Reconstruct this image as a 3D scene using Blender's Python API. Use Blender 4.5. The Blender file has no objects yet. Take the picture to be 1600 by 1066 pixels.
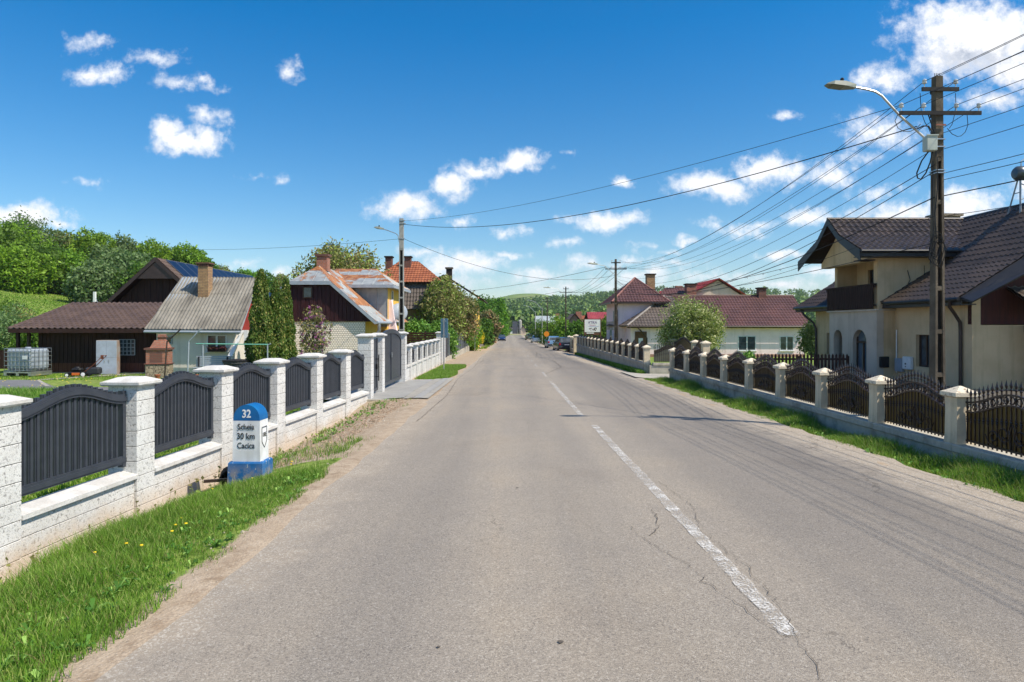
import bpy, bmesh, math, random
import numpy as np
from mathutils import Vector, Matrix

scene = bpy.context.scene
R = math.radians
# ------------------------------------------------------------------ camera
F = 1067.0                     # focal length in pixels of a 1600 px wide frame
HOR = 508.0
cam_data = bpy.data.cameras.new("camera")
cam_data.sensor_width = 36.0
cam_data.lens = F / 1600 * 36
cam_data.shift_y = -(533 - HOR) / 1600
cam_data.clip_start = 0.1
cam_data.clip_end = 6000
cam = bpy.data.objects.new("camera", cam_data)
cam.location = (0, 0, 1.8)
cam.rotation_euler = (R(90), 0, 0)
scene.collection.objects.link(cam)
scene.camera = cam

# ------------------------------------------------------------------ light, sky, exposure
SUN_EL, SUN_AZ = 51.0, 23.0    # azimuth measured from +X towards -Y
sd = Vector((math.cos(R(SUN_EL)) * math.cos(R(SUN_AZ)), -math.cos(R(SUN_EL)) * math.sin(R(SUN_AZ)), math.sin(R(SUN_EL))))
sun_data = bpy.data.lights.new("sun", 'SUN')
sun_data.energy = 5.0
sun_data.angle = R(0.5)
sun_data.color = (1.0, 0.905, 0.76)
sun = bpy.data.objects.new("sun", sun_data)
sun.rotation_euler = sd.to_track_quat('Z', 'Y').to_euler()
sun.location = (20, -10, 40)
scene.collection.objects.link(sun)
scene.view_settings.view_transform = 'Standard'
scene.view_settings.look = 'None'
scene.view_settings.exposure = 0.30
scene.view_settings.gamma = 1.0
scene.cycles.use_denoising = True
scene.cycles.max_bounces = 6
scene.cycles.diffuse_bounces = 3
scene.cycles.glossy_bounces = 3
scene.cycles.transmission_bounces = 4
scene.cycles.transparent_max_bounces = 8
scene.cycles.volume_bounces = 0
scene.cycles.use_adaptive_sampling = True
scene.cycles.adaptive_threshold = 0.02


class NT:
    """small helper for node trees"""
    def __init__(s, tree):
        s.t = tree
    def n(s, typ, ins=None, **props):
        nd = s.t.nodes.new(typ)
        for k, v in props.items():
            setattr(nd, k, v)
        if ins:
            for k, v in ins.items():
                sock = nd.inputs[k]
                if isinstance(v, bpy.types.NodeSocket):
                    s.t.links.new(v, sock)
                else:
                    sock.default_value = v
        return nd
    def math(s, op, a, b=None, c=None, clamp=False):
        ins = {0: a}
        if b is not None: ins[1] = b
        if c is not None: ins[2] = c
        return s.n('ShaderNodeMath', ins, operation=op, use_clamp=clamp).outputs[0]
    def vmath(s, op, a, b=None, c=None):
        ins = {0: a}
        if b is not None: ins[1] = b
        if c is not None: ins[2] = c
        nd = s.n('ShaderNodeVectorMath', ins, operation=op)
        return nd.outputs['Value'] if op in ('LENGTH', 'DOT_PRODUCT', 'DISTANCE') else nd.outputs[0]
    def ramp(s, f, lo, hi, a=0.0, b=1.0, smooth=True):
        return s.n('ShaderNodeMapRange', {0: f, 1: lo, 2: hi, 3: a, 4: b}, interpolation_type='SMOOTHSTEP' if smooth else 'LINEAR').outputs[0]
    def mix(s, f, a, b, mode='MIX'):
        def c(v): return v if isinstance(v, bpy.types.NodeSocket) else (tuple(v) + (1,) if len(v) == 3 else tuple(v))
        return s.n('ShaderNodeMix', {0: f, 6: c(a), 7: c(b)}, data_type='RGBA', blend_type=mode).outputs[2]
    def noise(s, vec, scale, detail=3, rough=0.55, out=0, dist=0.0):
        return s.n('ShaderNodeTexNoise', {'Vector': vec, 'Scale': scale, 'Detail': detail, 'Roughness': rough, 'Distortion': dist}).outputs[out]


def build_world():
    w = bpy.data.worlds.new("World")
    scene.world = w
    w.use_nodes = True
    t = w.node_tree
    t.nodes.clear()
    N = NT(t)
    sky = N.n('ShaderNodeTexSky', sky_type='NISHITA', sun_disc=False, sun_elevation=R(SUN_EL),
              sun_rotation=math.atan2(sd.x, sd.y), altitude=500, air_density=1.0, dust_density=0.25, ozone_density=2.2)
    # cloud field, defined over directions: ellipses broken up by fractal noise
    CL = [(132,66,30,13,.5),(158,114,42,18,1.0),(240,92,38,17,.8),(285,130,42,13,.7),(330,138,20,10,.5),(284,222,54,22,1.6),(262,206,26,24,1.3),
          (318,216,28,26,1.4),(262,192,22,18,1.0),(327,180,28,16,.75),(453,112,18,18,.8),(146,282,30,8,.55),(442,278,13,8,.5),
          (398,274,16,4,.35),(35,340,74,24,1.5),(98,354,26,10,1.0),(635,318,54,26,1.25),(712,287,34,26,1.3),(742,262,50,17,1.05),
          (812,250,38,16,1.15),(718,347,19,10,.8),(795,362,30,10,.8),(975,284,18,12,1.1),(896,238,14,7,.5),(950,342,66,16,1.2),
          (728,413,66,24,1.2),(795,399,34,9,.9),(838,434,56,15,.8),(905,414,40,15,.8),(700,444,70,14,.75),(1108,290,66,23,1.2),
          (1205,270,52,29,1.4),(1295,272,50,20,1.05),(1375,208,62,30,1.0),(1383,120,46,28,1.3),(1225,184,19,12,.8),(1545,160,56,22,1.0),
          (1535,55,130,62,1.7),(1470,88,66,34,1.1),(1590,105,60,40,1.3),(1500,318,62,36,1.5),(1405,338,78,28,1.1),(1272,336,54,18,.9),
          (1155,357,50,13,.8),(1070,381,19,11,1.1),(1010,384,16,7,.5),(1215,401,50,8,1.0),(1232,444,40,11,1.0),(1005,432,86,16,.7),
          (1110,438,90,16,.65),(378,410,34,9,.8),(440,425,22,9,.9),(1590,290,30,26,.9),(900,448,110,12,.6),(560,424,40,9,.7),(650,440,70,10,.6),(850,452,60,9,.6),(960,412,40,7,.5),(1290,420,60,12,.6),(1380,300,40,12,.6),(1330,250,40,14,.55),(320,130,16,8,.6),(1190,345,40,10,.6),(1060,414,50,7,.5),(1040,396,30,8,.7),(880,378,28,8,.65),(1120,352,32,9,.65),(660,398,30,8,.6),(985,408,34,9,.7)]
    g = bpy.data.node_groups.new("cloud_field", 'ShaderNodeTree')
    g.interface.new_socket("P", in_out='INPUT', socket_type='NodeSocketVector')
    g.interface.new_socket("D", in_out='OUTPUT', socket_type='NodeSocketFloat')
    G = NT(g)
    gi = g.nodes.new('NodeGroupInput')
    go = g.nodes.new('NodeGroupOutput')
    P = gi.outputs[0]
    wn = G.noise(P, 13.0, 5, 0.62, out=1)
    wv = G.vmath('MULTIPLY', G.vmath('SUBTRACT', wn, (.5, .5, .5)), (.085, .05, 0))
    PW = G.vmath('ADD', P, wv)
    cur = None
    for cx, cy, rx, ry, s in CL:
        u, v = (cx - 800) / F, (HOR - cy) / F
        rx *= 1.22; ry *= 1.16; s *= 1.1
        ix, iy = F / rx, F / ry
        q = G.vmath('MULTIPLY_ADD', PW, (ix, iy, 0), (-u * ix, -v * iy, 0))
        f = G.math('MULTIPLY_ADD', G.vmath('LENGTH', q), -s, s)
        cur = f if cur is None else G.math('MAXIMUM', cur, f)
    fb = G.noise(P, 40.0, 10, 0.64)
    fb2 = G.noise(P, 7.0, 3, 0.5)
    d = G.math('ADD', cur, G.math('MULTIPLY', G.math('SUBTRACT', fb, .54), 2.3))
    d = G.math('ADD', d, G.math('MULTIPLY', G.math('SUBTRACT', fb2, .5), 1.0))
    g.links.new(d, go.inputs[0])
    geo = N.n('ShaderNodeTexCoord').outputs['Generated']
    sp = N.n('ShaderNodeSeparateXYZ', {0: geo})
    yy = N.math('MAXIMUM', sp.outputs[1], .02)
    p = N.n('ShaderNodeCombineXYZ', {0: N.math('DIVIDE', sp.outputs[0], yy), 1: N.math('DIVIDE', sp.outputs[2], yy), 2: 0.0}).outputs[0]
    def field(v):
        nd = t.nodes.new('ShaderNodeGroup'); nd.node_tree = g
        t.links.new(v, nd.inputs[0]); return nd.outputs[0]
    d1 = field(p)
    d2 = field(N.vmath('ADD', p, (.010, .034, 0)))
    alpha = N.ramp(d1, -.16, 1.1)
    # unseen cloud added beside and behind the viewer to whiten and brighten the fill
    zc_ = N.math('MAXIMUM', sp.outputs[2], .06)
    pr = N.n('ShaderNodeCombineXYZ', {0: N.math('DIVIDE', sp.outputs[0], zc_), 1: N.math('DIVIDE', sp.outputs[1], zc_), 2: 0.0}).outputs[0]
    rear = N.ramp(N.noise(pr, .9, 6, .6), .50, .66)
    front = N.ramp(sp.outputs[1], .12, .36)
    alpha = N.math('ADD', N.math('MULTIPLY', alpha, front), N.math('MULTIPLY', rear, N.math('SUBTRACT', 1.0, front)), clamp=True)
    lit = N.ramp(N.math('SUBTRACT', d1, d2), -.7, .35)
    thick = N.ramp(d1, .3, 1.5)
    shade = N.math('MULTIPLY', N.math('SUBTRACT', 1.0, lit), N.math('MULTIPLY_ADD', thick, .85, .15))
    ccol = N.mix(shade, (9.1, 9.2, 9.5), (3.6, 4.2, 5.3))
    skyc = N.n('ShaderNodeHueSaturation', {'Saturation': 1.2, 'Value': 1.0, 'Color': sky.outputs[0]}).outputs[0]
    skyc = N.mix(1.0, skyc, N.mix(N.ramp(sp.outputs[2], .0, .40, smooth=False), (1.22, 1.14, 1.08), (.0, .95, 1.30)), 'MULTIPLY')
    col = N.mix(alpha, skyc, ccol)
    bg = N.n('ShaderNodeBackground', {'Color': col, 'Strength': 0.1})
    out = N.n('ShaderNodeOutputWorld')
    t.links.new(bg.outputs[0], out.inputs[0])
build_world()

# ------------------------------------------------------------------ helpers
def at(x, y, Y):
    """point at depth Y that the reference shows at pixel (x, y)"""
    return Vector(((x - 800) / F * Y, Y, 1.8 - (y - HOR) / F * Y))

WORLDROOT = {}
COL = scene.collection

class MB:
    """mesh builder: shapes are collected, build() links them as ONE object"""
    def __init__(s, M=None):
        s.v = []; s.f = []; s.mi = []; s.M = M
    def add(s, vs, fs, m=0):
        b = len(s.v)
        if s.M is not None:
            vs = [s.M @ Vector(p) for p in vs]
        s.v.extend([tuple(p) for p in vs])
        for f in fs:
            s.f.append([b + i for i in f]); s.mi.append(m)
        return s
    def box(s, x0, x1, y0, y1, z0, z1, m=0):
        return s.add([(x0,y0,z0),(x1,y0,z0),(x1,y1,z0),(x0,y1,z0),(x0,y0,z1),(x1,y0,z1),(x1,y1,z1),(x0,y1,z1)],
              [(0,3,2,1),(4,5,6,7),(0,1,5,4),(1,2,6,5),(2,3,7,6),(3,0,4,7)], m)
    def frus(s, cx, cy, z0, z1, a0, b0, a1, b1, m=0):
        """box whose top differs from its bottom (half sizes)"""
        return s.add([(cx-a0,cy-b0,z0),(cx+a0,cy-b0,z0),(cx+a0,cy+b0,z0),(cx-a0,cy+b0,z0),(cx-a1,cy-b1,z1),(cx+a1,cy-b1,z1),(cx+a1,cy+b1,z1),(cx-a1,cy+b1,z1)],
              [(0,3,2,1),(4,5,6,7),(0,1,5,4),(1,2,6,5),(2,3,7,6),(3,0,4,7)], m)
    def bbox(s, x0, x1, y0, y1, z0, z1, b=.01, m=0):
        """box with chamfered edges"""
        bm = bmesh.new()
        bmesh.ops.create_cube(bm, size=1)
        for v in bm.verts:
            v.co = Vector(((x0+x1)/2 + v.co.x*(x1-x0), (y0+y1)/2 + v.co.y*(y1-y0), (z0+z1)/2 + v.co.z*(z1-z0)))
        bmesh.ops.bevel(bm, geom=bm.edges[:], offset=b, segments=1, affect='EDGES')
        return s.frombm(bm, m)
    def frombm(s, bm, m=0):
        bm.verts.index_update()
        s.add([v.co.copy() for v in bm.verts], [[v.index for v in f.verts] for f in bm.faces], m)
        bm.free(); return s
    def prism(s, pts, vec, m=0):
        n = len(pts); vec = Vector(vec)
        p = [Vector(q) for q in pts]
        fs = [list(range(n))[::-1], [n+i for i in range(n)]]
        fs += [[i, (i+1) % n, n+(i+1) % n, n+i] for i in range(n)]
        return s.add(p + [q+vec for q in p], fs, m)
    def tube(s, path, r, n=8, m=0, cap=True):
        path = [Vector(p) for p in path]; k = len(path)
        rs = r if isinstance(r, (list, tuple)) else [r]*k
        vs = []; prev = None
        for i, p in enumerate(path):
            d = (path[min(i+1, k-1)] - path[max(i-1, 0)]).normalized()
            if prev is None:
                a = Vector((0,0,1)) if abs(d.z) < .9 else Vector((1,0,0))
                prev = d.cross(a).normalized()
            x = (prev - d*prev.dot(d)).normalized(); prev = x
            y = d.cross(x)
            for j in range(n):
                t = 2*math.pi*j/n
                vs.append(p + (x*math.cos(t) + y*math.sin(t))*rs[i])
        fs = [[i*n+j, i*n+(j+1) % n, (i+1)*n+(j+1) % n, (i+1)*n+j] for i in range(k-1) for j in range(n)]
        if cap:
            fs += [list(range(n))[::-1], [(k-1)*n+j for j in range(n)]]
        return s.add(vs, fs, m)
    def lathe(s, c, prof, n=12, m=0, axis='Z'):
        vs = []
        for r, z in prof:
            for j in range(n):
                t = 2*math.pi*j/n
                a, b = r*math.cos(t), r*math.sin(t)
                vs.append((c[0]+a, c[1]+b, c[2]+z) if axis == 'Z' else ((c[0]+z, c[1]+a, c[2]+b) if axis == 'X' else (c[0]+a, c[1]+z, c[2]+b)))
        k = len(prof)
        fs = [[i*n+j, i*n+(j+1) % n, (i+1)*n+(j+1) % n, (i+1)*n+j] for i in range(k-1) for j in range(n)]
        fs += [list(range(n))[::-1], [(k-1)*n+j for j in range(n)]]
        return s.add(vs, fs, m)
    def build(s, name, mats, parent=None, smooth=False, loc=None):
        if not isinstance(mats, (list, tuple)): mats = [mats]
        org = Vector((0,0,0))
        if parent is not None:
            org = WORLDROOT.get(parent.name, Vector((0,0,0)))
        elif loc is None and s.v:
            a = np.array(s.v)
            org = Vector(((a[:,0].min()+a[:,0].max())/2, (a[:,1].min()+a[:,1].max())/2, a[:,2].min()))
        me = bpy.data.meshes.new(name)
        me.from_pydata([(x-org.x, y-org.y, z-org.z) for x, y, z in s.v], [], s.f)
        for m in mats: me.materials.append(m)
        if len(mats) > 1: me.polygons.foreach_set("material_index", s.mi)
        bm = bmesh.new(); bm.from_mesh(me)
        bmesh.ops.recalc_face_normals(bm, faces=bm.faces[:])
        bm.to_mesh(me); bm.free()
        if smooth:
            me.polygons.foreach_set("use_smooth", [True]*len(me.polygons))
            me.update()
            try: me.set_sharp_from_angle(angle=R(40))
            except Exception: pass
        o = bpy.data.objects.new(name, me)
        COL.objects.link(o)
        if parent is not None:
            o.parent = parent
            if parent.name in WORLDROOT: WORLDROOT[o.name] = org
            if loc is not None: o.location = loc
        else:
            o.location = org if loc is None else loc
        return o

def tag(o, label=None, cat=None, group=None, kind=None):
    if label: o["label"] = label
    if cat: o["category"] = cat
    if group: o["group"] = group
    if kind: o["kind"] = kind
    return o

def thing(name, label, cat, loc=(0,0,0), rz=0, group=None, world=False):
    """an Empty at the thing's base; world=True: parts are given in scene coordinates"""
    o = bpy.data.objects.new(name, None)
    o.empty_display_size = .3
    COL.objects.link(o)
    o.location = loc; o.rotation_euler = (0, 0, rz)
    if world: WORLDROOT[o.name] = Vector(loc)
    return tag(o, label, cat, group)

def copy_tree(o, parent=None):
    c = o.copy(); COL.objects.link(c); c.parent = parent
    for ch in list(o.children): copy_tree(ch, c)
    return c

def fast_mesh(name, V, Q):
    me = bpy.data.meshes.new(name)
    V = np.asarray(V, dtype=np.float32); Q = np.asarray(Q, dtype=np.int32)
    me.vertices.add(len(V)); me.vertices.foreach_set("co", V.ravel())
    k = Q.shape[1]
    me.loops.add(Q.size); me.loops.foreach_set("vertex_index", Q.ravel())
    me.polygons.add(len(Q)); me.polygons.foreach_set("loop_start", np.arange(0, Q.size, k, dtype=np.int32))
    me.update(calc_edges=True)
    return me

def link_mesh(name, me, mats, parent=None, loc=(0,0,0)):
    for m in (mats if isinstance(mats, (list, tuple)) else [mats]): me.materials.append(m)
    o = bpy.data.objects.new(name, me); COL.objects.link(o)
    o.parent = parent; o.location = loc
    return o

def sm(x, a, b):
    t = np.clip((np.asarray(x, dtype=float)-a)/(b-a), 0, 1)
    return t*t*(3-2*t)

# ------------------------------------------------------------------ materials
def base_mat(name):
    m = bpy.data.materials.new(name); m.use_nodes = True
    t = m.node_tree
    b = t.nodes['Principled BSDF']
    return m, NT(t), b

def set_col(N, b, c):
    if isinstance(c, bpy.types.NodeSocket): N.t.links.new(c, b.inputs['Base Color'])
    else: b.inputs['Base Color'].default_value = tuple(c)+(1,)

def set_bump(N, b, h, strength=.4, dist=.01):
    bp = N.n('ShaderNodeBump', {'Height': h, 'Strength': strength, 'Distance': dist})
    N.t.links.new(bp.outputs[0], b.inputs['Normal'])

def simple(name, c1, c2=None, scale=3.0, rough=.8, bump=.0, bscale=40, metal=0, spec=.3, fine=None, lo=.35, hi=.65, dist=.01, stretch=None):
    """surface of two noise-mixed colours with a fine grain"""
    m, N, b = base_mat(name)
    co = N.n('ShaderNodeTexCoord').outputs['Object']
    if stretch: co = N.vmath('MULTIPLY', co, stretch)
    c2 = c2 or tuple(x*.8 for x in c1)
    f = N.ramp(N.noise(co, scale, 5, .6), lo, hi)
    c = N.mix(f, c1, c2)
    if fine:
        f2 = N.ramp(N.noise(co, fine[0], 3, .6), .3, .7)
        c = N.mix(N.math('MULTIPLY', f2, fine[1]), c, tuple(x*.5 for x in c1))
    set_col(N, b, c)
    b.inputs['Roughness'].default_value = rough
    b.inputs['Metallic'].default_value = metal
    b.inputs['Specular IOR Level'].default_value = spec
    if bump: set_bump(N, b, N.noise(co, bscale, 4, .6), bump, dist)
    return m

def streaks(m):
    """rain streaks and splash dirt on an outside wall"""
    N = NT(m.node_tree); b = m.node_tree.nodes['Principled BSDF']
    lk = b.inputs['Base Color'].links[0]; src = lk.from_socket
    co = N.n('ShaderNodeTexCoord').outputs['Object']
    n1 = N.noise(N.vmath('MULTIPLY', co, (3.5, 3.5, .22)), 1.0, 5, .65)
    n2 = N.noise(co, .8, 5, .6)
    f = N.math('ADD', N.ramp(n1, .5, .72, 0, .5), N.ramp(n2, .5, .72, 0, .3))
    m.node_tree.links.new(N.mix(f, src, N.mix(1.0, src, (.66,.63,.58), 'MULTIPLY')), b.inputs['Base Color'])

def leaf_mat(name, c1, c2, scale=.6, trans=.35, c3=None):
    m, N, b = base_mat(name)
    co = N.n('ShaderNodeTexCoord').outputs['Object']
    gi = N.n('ShaderNodeNewGeometry').outputs['Random Per Island']
    f = N.ramp(N.noise(co, scale, 3, .6), .35, .65)
    c = N.mix(f, c1, c2)
    if c3: c = N.mix(N.ramp(gi, .72, .9), c, c3)
    oi = N.n('ShaderNodeObjectInfo').outputs['Random']
    hs = N.n('ShaderNodeHueSaturation', {'Hue': N.math('MULTIPLY_ADD', oi, .03, .485), 'Value': N.math('MULTIPLY_ADD', gi, .7, .68), 'Color': c})
    set_col(N, b, hs.outputs[0])
    b.inputs['Roughness'].default_value = .55
    b.inputs['Specular IOR Level'].default_value = .25
    tr = N.n('ShaderNodeBsdfTranslucent', {'Color': N.mix(.5, hs.outputs[0], (.16, .3, .02))})
    mx = N.n('ShaderNodeMixShader', {0: trans})
    N.t.links.new(b.outputs[0], mx.inputs[1]); N.t.links.new(tr.outputs[0], mx.inputs[2])
    N.t.links.new(mx.outputs[0], N.t.nodes['Material Output'].inputs['Surface'])
    return m

def speckle_mat(name):
    m, N, b = base_mat(name)
    co = N.n('ShaderNodeTexCoord').outputs['Object']
    wp = N.n('ShaderNodeNewGeometry').outputs['Position']
    s1 = N.noise(co, 30, 4, .75)
    sp = N.ramp(s1, .38, .44, 1, 0)
    s2 = N.ramp(N.noise(co, 75, 2, .6), .36, .43, 1, 0)
    spm = N.math('MAXIMUM', sp, N.math('MULTIPLY', s2, .6))
    big = N.ramp(N.noise(co, 1.6, 4, .6), .35, .7)
    c = N.mix(big, (.68, .675, .66), (.58, .57, .55))
    c = N.mix(N.math('MULTIPLY', spm, .72), c, (.16, .15, .145))
    z = N.n('ShaderNodeSeparateXYZ', {0: wp}).outputs[2]
    dirt = N.ramp(N.math('ADD', z, N.math('MULTIPLY', N.math('SUBTRACT', N.noise(wp, 2.2, 5, .65), .5), .7)), -.62, -.22, .9, 0)
    c = N.mix(N.math('MULTIPLY', dirt, .62), c, (.48, .34, .2))
    set_col(N, b, c)
    b.inputs['Roughness'].default_value = .9
    set_bump(N, b, s1, .5, .012)
    return m

M = {}
M['speckle'] = speckle_mat('speckled_concrete_block')
M['joint'] = simple('mortar', (.22,.2,.18))
M['coping'] = simple('white_concrete_coping', (.68,.67,.65), (.54,.52,.49), 5, .85, .5, 40, fine=(45,.35))
M['graphite'] = simple('graphite_paint', (.036,.042,.056), (.046,.053,.068), 6, .38, .05, 200, spec=.45)
M['graphite_in'] = simple('graphite_dark', (.03,.034,.042), rough=.6)
M['wood_dark'] = simple('dark_brown_planks', (.03,.014,.01), (.05,.02,.014), 1.2, .75, .5, 8, stretch=(7,7,.7), fine=(2,.5))
M['wood_red'] = simple('dark_red_planks', (.05,.012,.011), (.08,.018,.014), 1.2, .7, .3, 8, stretch=(7,7,.7), fine=(2,.4))
M['wood_maroon'] = simple('maroon_planks', (.032,.008,.012), (.05,.012,.014), 1.2, .7, .3, 8, stretch=(7,7,.7), fine=(2,.4))
M['tile_brown'] = simple('brown_metal_tile', (.12,.078,.058), (.08,.052,.04), 1.5, .45, .15, 30, spec=.45, fine=(25,.3))
M['tile_dark'] = simple('dark_brown_metal_tile', (.078,.056,.042), (.044,.033,.026), .8, .34, .12, 40, spec=.55, fine=(12,.35))
M['tile_maroon'] = simple('maroon_metal_tile', (.135,.062,.054), (.088,.042,.038), .8, .5, .12, 40, spec=.4, fine=(12,.3))
M['tile_grey'] = simple('grey_brown_tile', (.15,.12,.10), (.1,.08,.068), .8, .5, .12, 40, fine=(12,.35))
M['tile_red'] = simple('red_metal_roof', (.34,.035,.025), (.24,.03,.025), .8, .45, .1, 40, spec=.4, fine=(9,.3))
M['tile_pink'] = simple('faded_red_tile', (.42,.08,.085), (.3,.05,.06), .8, .5, fine=(9,.25))
M['tile_clay'] = simple('orange_clay_tile', (.38,.13,.06), (.27,.085,.045), 1.6, .8, .2, 30, fine=(8,.45))
M['corr'] = simple('weathered_corrugated_sheet', (.27,.25,.215), (.10,.092,.08), .9, .9, .3, 30, fine=(6,.45), stretch=(1,.6,.6), lo=.42, hi=.72)
M['white_wall'] = simple('white_render', (.72,.67,.61), (.63,.58,.53), 1.2, .9, .15, 30)
M['pink_wall'] = simple('pale_pink_render', (.95,.76,.76), (.88,.7,.7), 1.2, .9, .15, 30)
M['cream_wall'] = simple('cream_render', (.68,.50,.30), (.59,.43,.25), .9, .9, .25, 50, fine=(30,.12))
M['grey_wall'] = simple('pale_grey_render', (.6,.5,.4), (.52,.43,.34), .9, .9, .25, 50)
M['yellow_wall'] = simple('yellow_render', (.82,.52,.09), (.72,.45,.08), 1.2, .9, .1, 30)
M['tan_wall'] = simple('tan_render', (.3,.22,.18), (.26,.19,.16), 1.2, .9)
M['plinth'] = simple('pink_brown_plinth', (.42,.24,.17), (.34,.2,.15), 2, .9)
M['white_paint'] = simple('white_gloss_paint', (.8,.8,.79), (.72,.72,.71), 4, .4)
M['blue_paint'] = simple('blue_paint', (.003,.10,.30), (.006,.14,.37), 5, .45, .15, 40, spec=.4)
def chipped(name, c, under, thr=.66):
    m, N, b = base_mat(name)
    co = N.n('ShaderNodeTexCoord').outputs['Object']
    z = N.n('ShaderNodeSeparateXYZ', {0: co}).outputs[2]
    f = N.ramp(N.noise(co, 16, 6, .7), thr, thr+.02)
    base = N.mix(N.ramp(N.noise(co, 4, 4), .35, .7), c, tuple(x*1.25+.01 for x in c))
    mud = N.math('MULTIPLY', N.ramp(z, .0, .26, 1, 0), N.ramp(N.noise(co, 9, 5, .7), .4, .6))
    set_col(N, b, N.mix(N.math('MULTIPLY', mud, .7), N.mix(f, base, under), (.35,.27,.19)))
    b.inputs['Roughness'].default_value = .5
    set_bump(N, b, N.noise(co, 30, 4), .25, .006)
    return m
M['blue_chipped'] = chipped('chipped_blue_paint', (.003,.10,.30), (.5,.5,.47), .62)
M['stone_white'] = chipped('weathered_white_paint', (.66,.67,.69), (.3,.28,.25), .70)
M['black_paint'] = simple('black_paint', (.012,.012,.014), rough=.5)
M['brown_metal'] = simple('dark_brown_metal', (.035,.022,.02), (.05,.03,.026), 5, .4, spec=.45)
M['dark_trim'] = simple('near_black_trim', (.017,.017,.02), (.026,.025,.027), 5, .45, spec=.4)
M['iron'] = simple('brown_wrought_iron', (.022,.013,.011), (.04,.022,.016), 12, .35, .1, 80, spec=.5)
M['olive_sheet'] = simple('olive_plastic_sheet', (.17,.15,.07), (.11,.098,.045), 2, .4, .1, 10, stretch=(14,14,.4))
M['cream_pillar'] = simple('cream_painted_pillar', (.74,.62,.44), (.6,.5,.36), 3, .85, .3, 50, fine=(14,.12))
M['cap_weathered'] = simple('weathered_pillar_cap', (.74,.65,.5), (.3,.21,.16), 16, .9, .5, 50, lo=.5, hi=.72)
M['wall_weathered'] = simple('weathered_fence_wall', (.5,.46,.38), (.26,.24,.2), 2.6, .9, .4, 40, fine=(9,.3), lo=.45, hi=.75)
M['concrete_pole'] = simple('old_pole_concrete', (.19,.155,.115), (.085,.068,.052), 2.2, .95, .8, 55, fine=(45,.6), dist=.02)
M['concrete_dark'] = simple('pole_web_concrete', (.026,.022,.02), (.02,.017,.015), 5, .95, .5, 50)  # near black: slot shade put into the pole web, also on chimney caps
M['concrete_light'] = simple('light_pole_concrete', (.42,.41,.38), (.3,.29,.27), 3, .9, .4, 50, fine=(40,.35))
M['steel'] = simple('galvanised_steel', (.52,.53,.54), (.4,.41,.42), 8, .35, metal=.8, spec=.5)
M['grey_metal'] = simple('grey_painted_metal', (.34,.38,.43), (.28,.32,.37), 4, .5, spec=.4)
M['lamp_body'] = simple('lamp_body_grey', (.24,.26,.22), (.2,.22,.19), 4, .45)
M['lamp_glass'] = simple('lamp_lens', (.2,.22,.17), rough=.2)
M['box_grey'] = simple('pale_grey_box', (.46,.5,.46), (.4,.44,.4), 4, .5)
M['tank_steel'] = simple('dull_blue_tank', (.06,.09,.13), (.12,.13,.14), 3, .35, metal=.5)
M['porcelain'] = simple('white_porcelain', (.75,.76,.76), rough=.2, spec=.6)
M['arm_black'] = simple('black_steel_arm', (.012,.011,.012), (.02,.018,.017), 5, .6)
M['wire'] = simple('black_cable', (.012,.012,.014), rough=.6)
M['brick'] = None
M['bark'] = simple('bark', (.09,.065,.045), (.05,.036,.026), 6, .95, .8, 25, stretch=(3,3,1), dist=.03)
M['metal_seam'] = None
M['window_white'] = simple('white_window_frame', (.75,.76,.77), rough=.4)
M['window_brown'] = simple('brown_window_frame', (.07,.04,.028), rough=.5)
M['solar'] = None

def translucent(m, f, c):
    N = NT(m.node_tree); b = m.node_tree.nodes['Principled BSDF']
    tr = N.n('ShaderNodeBsdfTranslucent', {'Color': c+(1,)})
    mx = N.n('ShaderNodeMixShader', {0: f})
    N.t.links.new(b.outputs[0], mx.inputs[1]); N.t.links.new(tr.outputs[0], mx.inputs[2])
    N.t.links.new(mx.outputs[0], N.t.nodes['Material Output'].inputs['Surface'])
translucent(M['olive_sheet'], .4, (.27, .22, .11))
for k_ in ('cream_wall', 'grey_wall', 'pink_wall', 'white_wall', 'yellow_wall', 'tan_wall', 'cream_pillar', 'wall_weathered', 'stone_white'): streaks(M[k_])

def glass_mat(name, c=(.035,.045,.055), rough=.06):
    m, N, b = base_mat(name)
    co = N.n('ShaderNodeTexCoord').outputs['Object']
    set_col(N, b, N.mix(N.ramp(N.noise(co, 2.5, 3), .4, .6), c, tuple(x*1.9 for x in c)))
    b.inputs['Roughness'].default_value = rough
    b.inputs['Specular IOR Level'].default_value = .7
    return m
M['glass'] = glass_mat('window_glass')
M['curtain'] = simple('blue_grey_curtain_glass', (.07,.1,.13), (.12,.16,.2), 3, .15, stretch=(22,22,.6), spec=.6)

def brick_mat(name, c1, c2, mortar, w=.24, h=.075, bump=.6):
    m, N, b = base_mat(name)
    co = N.n('ShaderNodeTexCoord').outputs['Object']
    s = N.n('ShaderNodeSeparateXYZ', {0: co})
    v = N.n('ShaderNodeCombineXYZ', {0: N.math('ADD', s.outputs[0], s.outputs[1]), 1: s.outputs[2], 2: 0.0}).outputs[0]
    br = N.n('ShaderNodeTexBrick', {'Vector': v, 'Color1': c1+(1,), 'Color2': c2+(1,), 'Mortar': mortar+(1,), 'Scale': 1.0, 'Mortar Size': .009, 'Brick Width': w, 'Row Height': h, 'Bias': 0.0})
    n = N.ramp(N.noise(co, 9, 4), .3, .7)
    set_col(N, b, N.mix(N.math('MULTIPLY', n, .35), br.outputs[0], (.1,.07,.05)))
    b.inputs['Roughness'].default_value = .9
    set_bump(N, b, N.math('SUBTRACT', 1.0, br.outputs['Fac']), bump, .01)
    return m
M['brick'] = brick_mat('red_brick', (.42,.15,.09), (.33,.11,.07), (.32,.24,.19))
M['brick_yellow'] = brick_mat('yellow_brown_brick', (.5,.31,.15), (.36,.2,.1), (.2,.15,.1))
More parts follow.
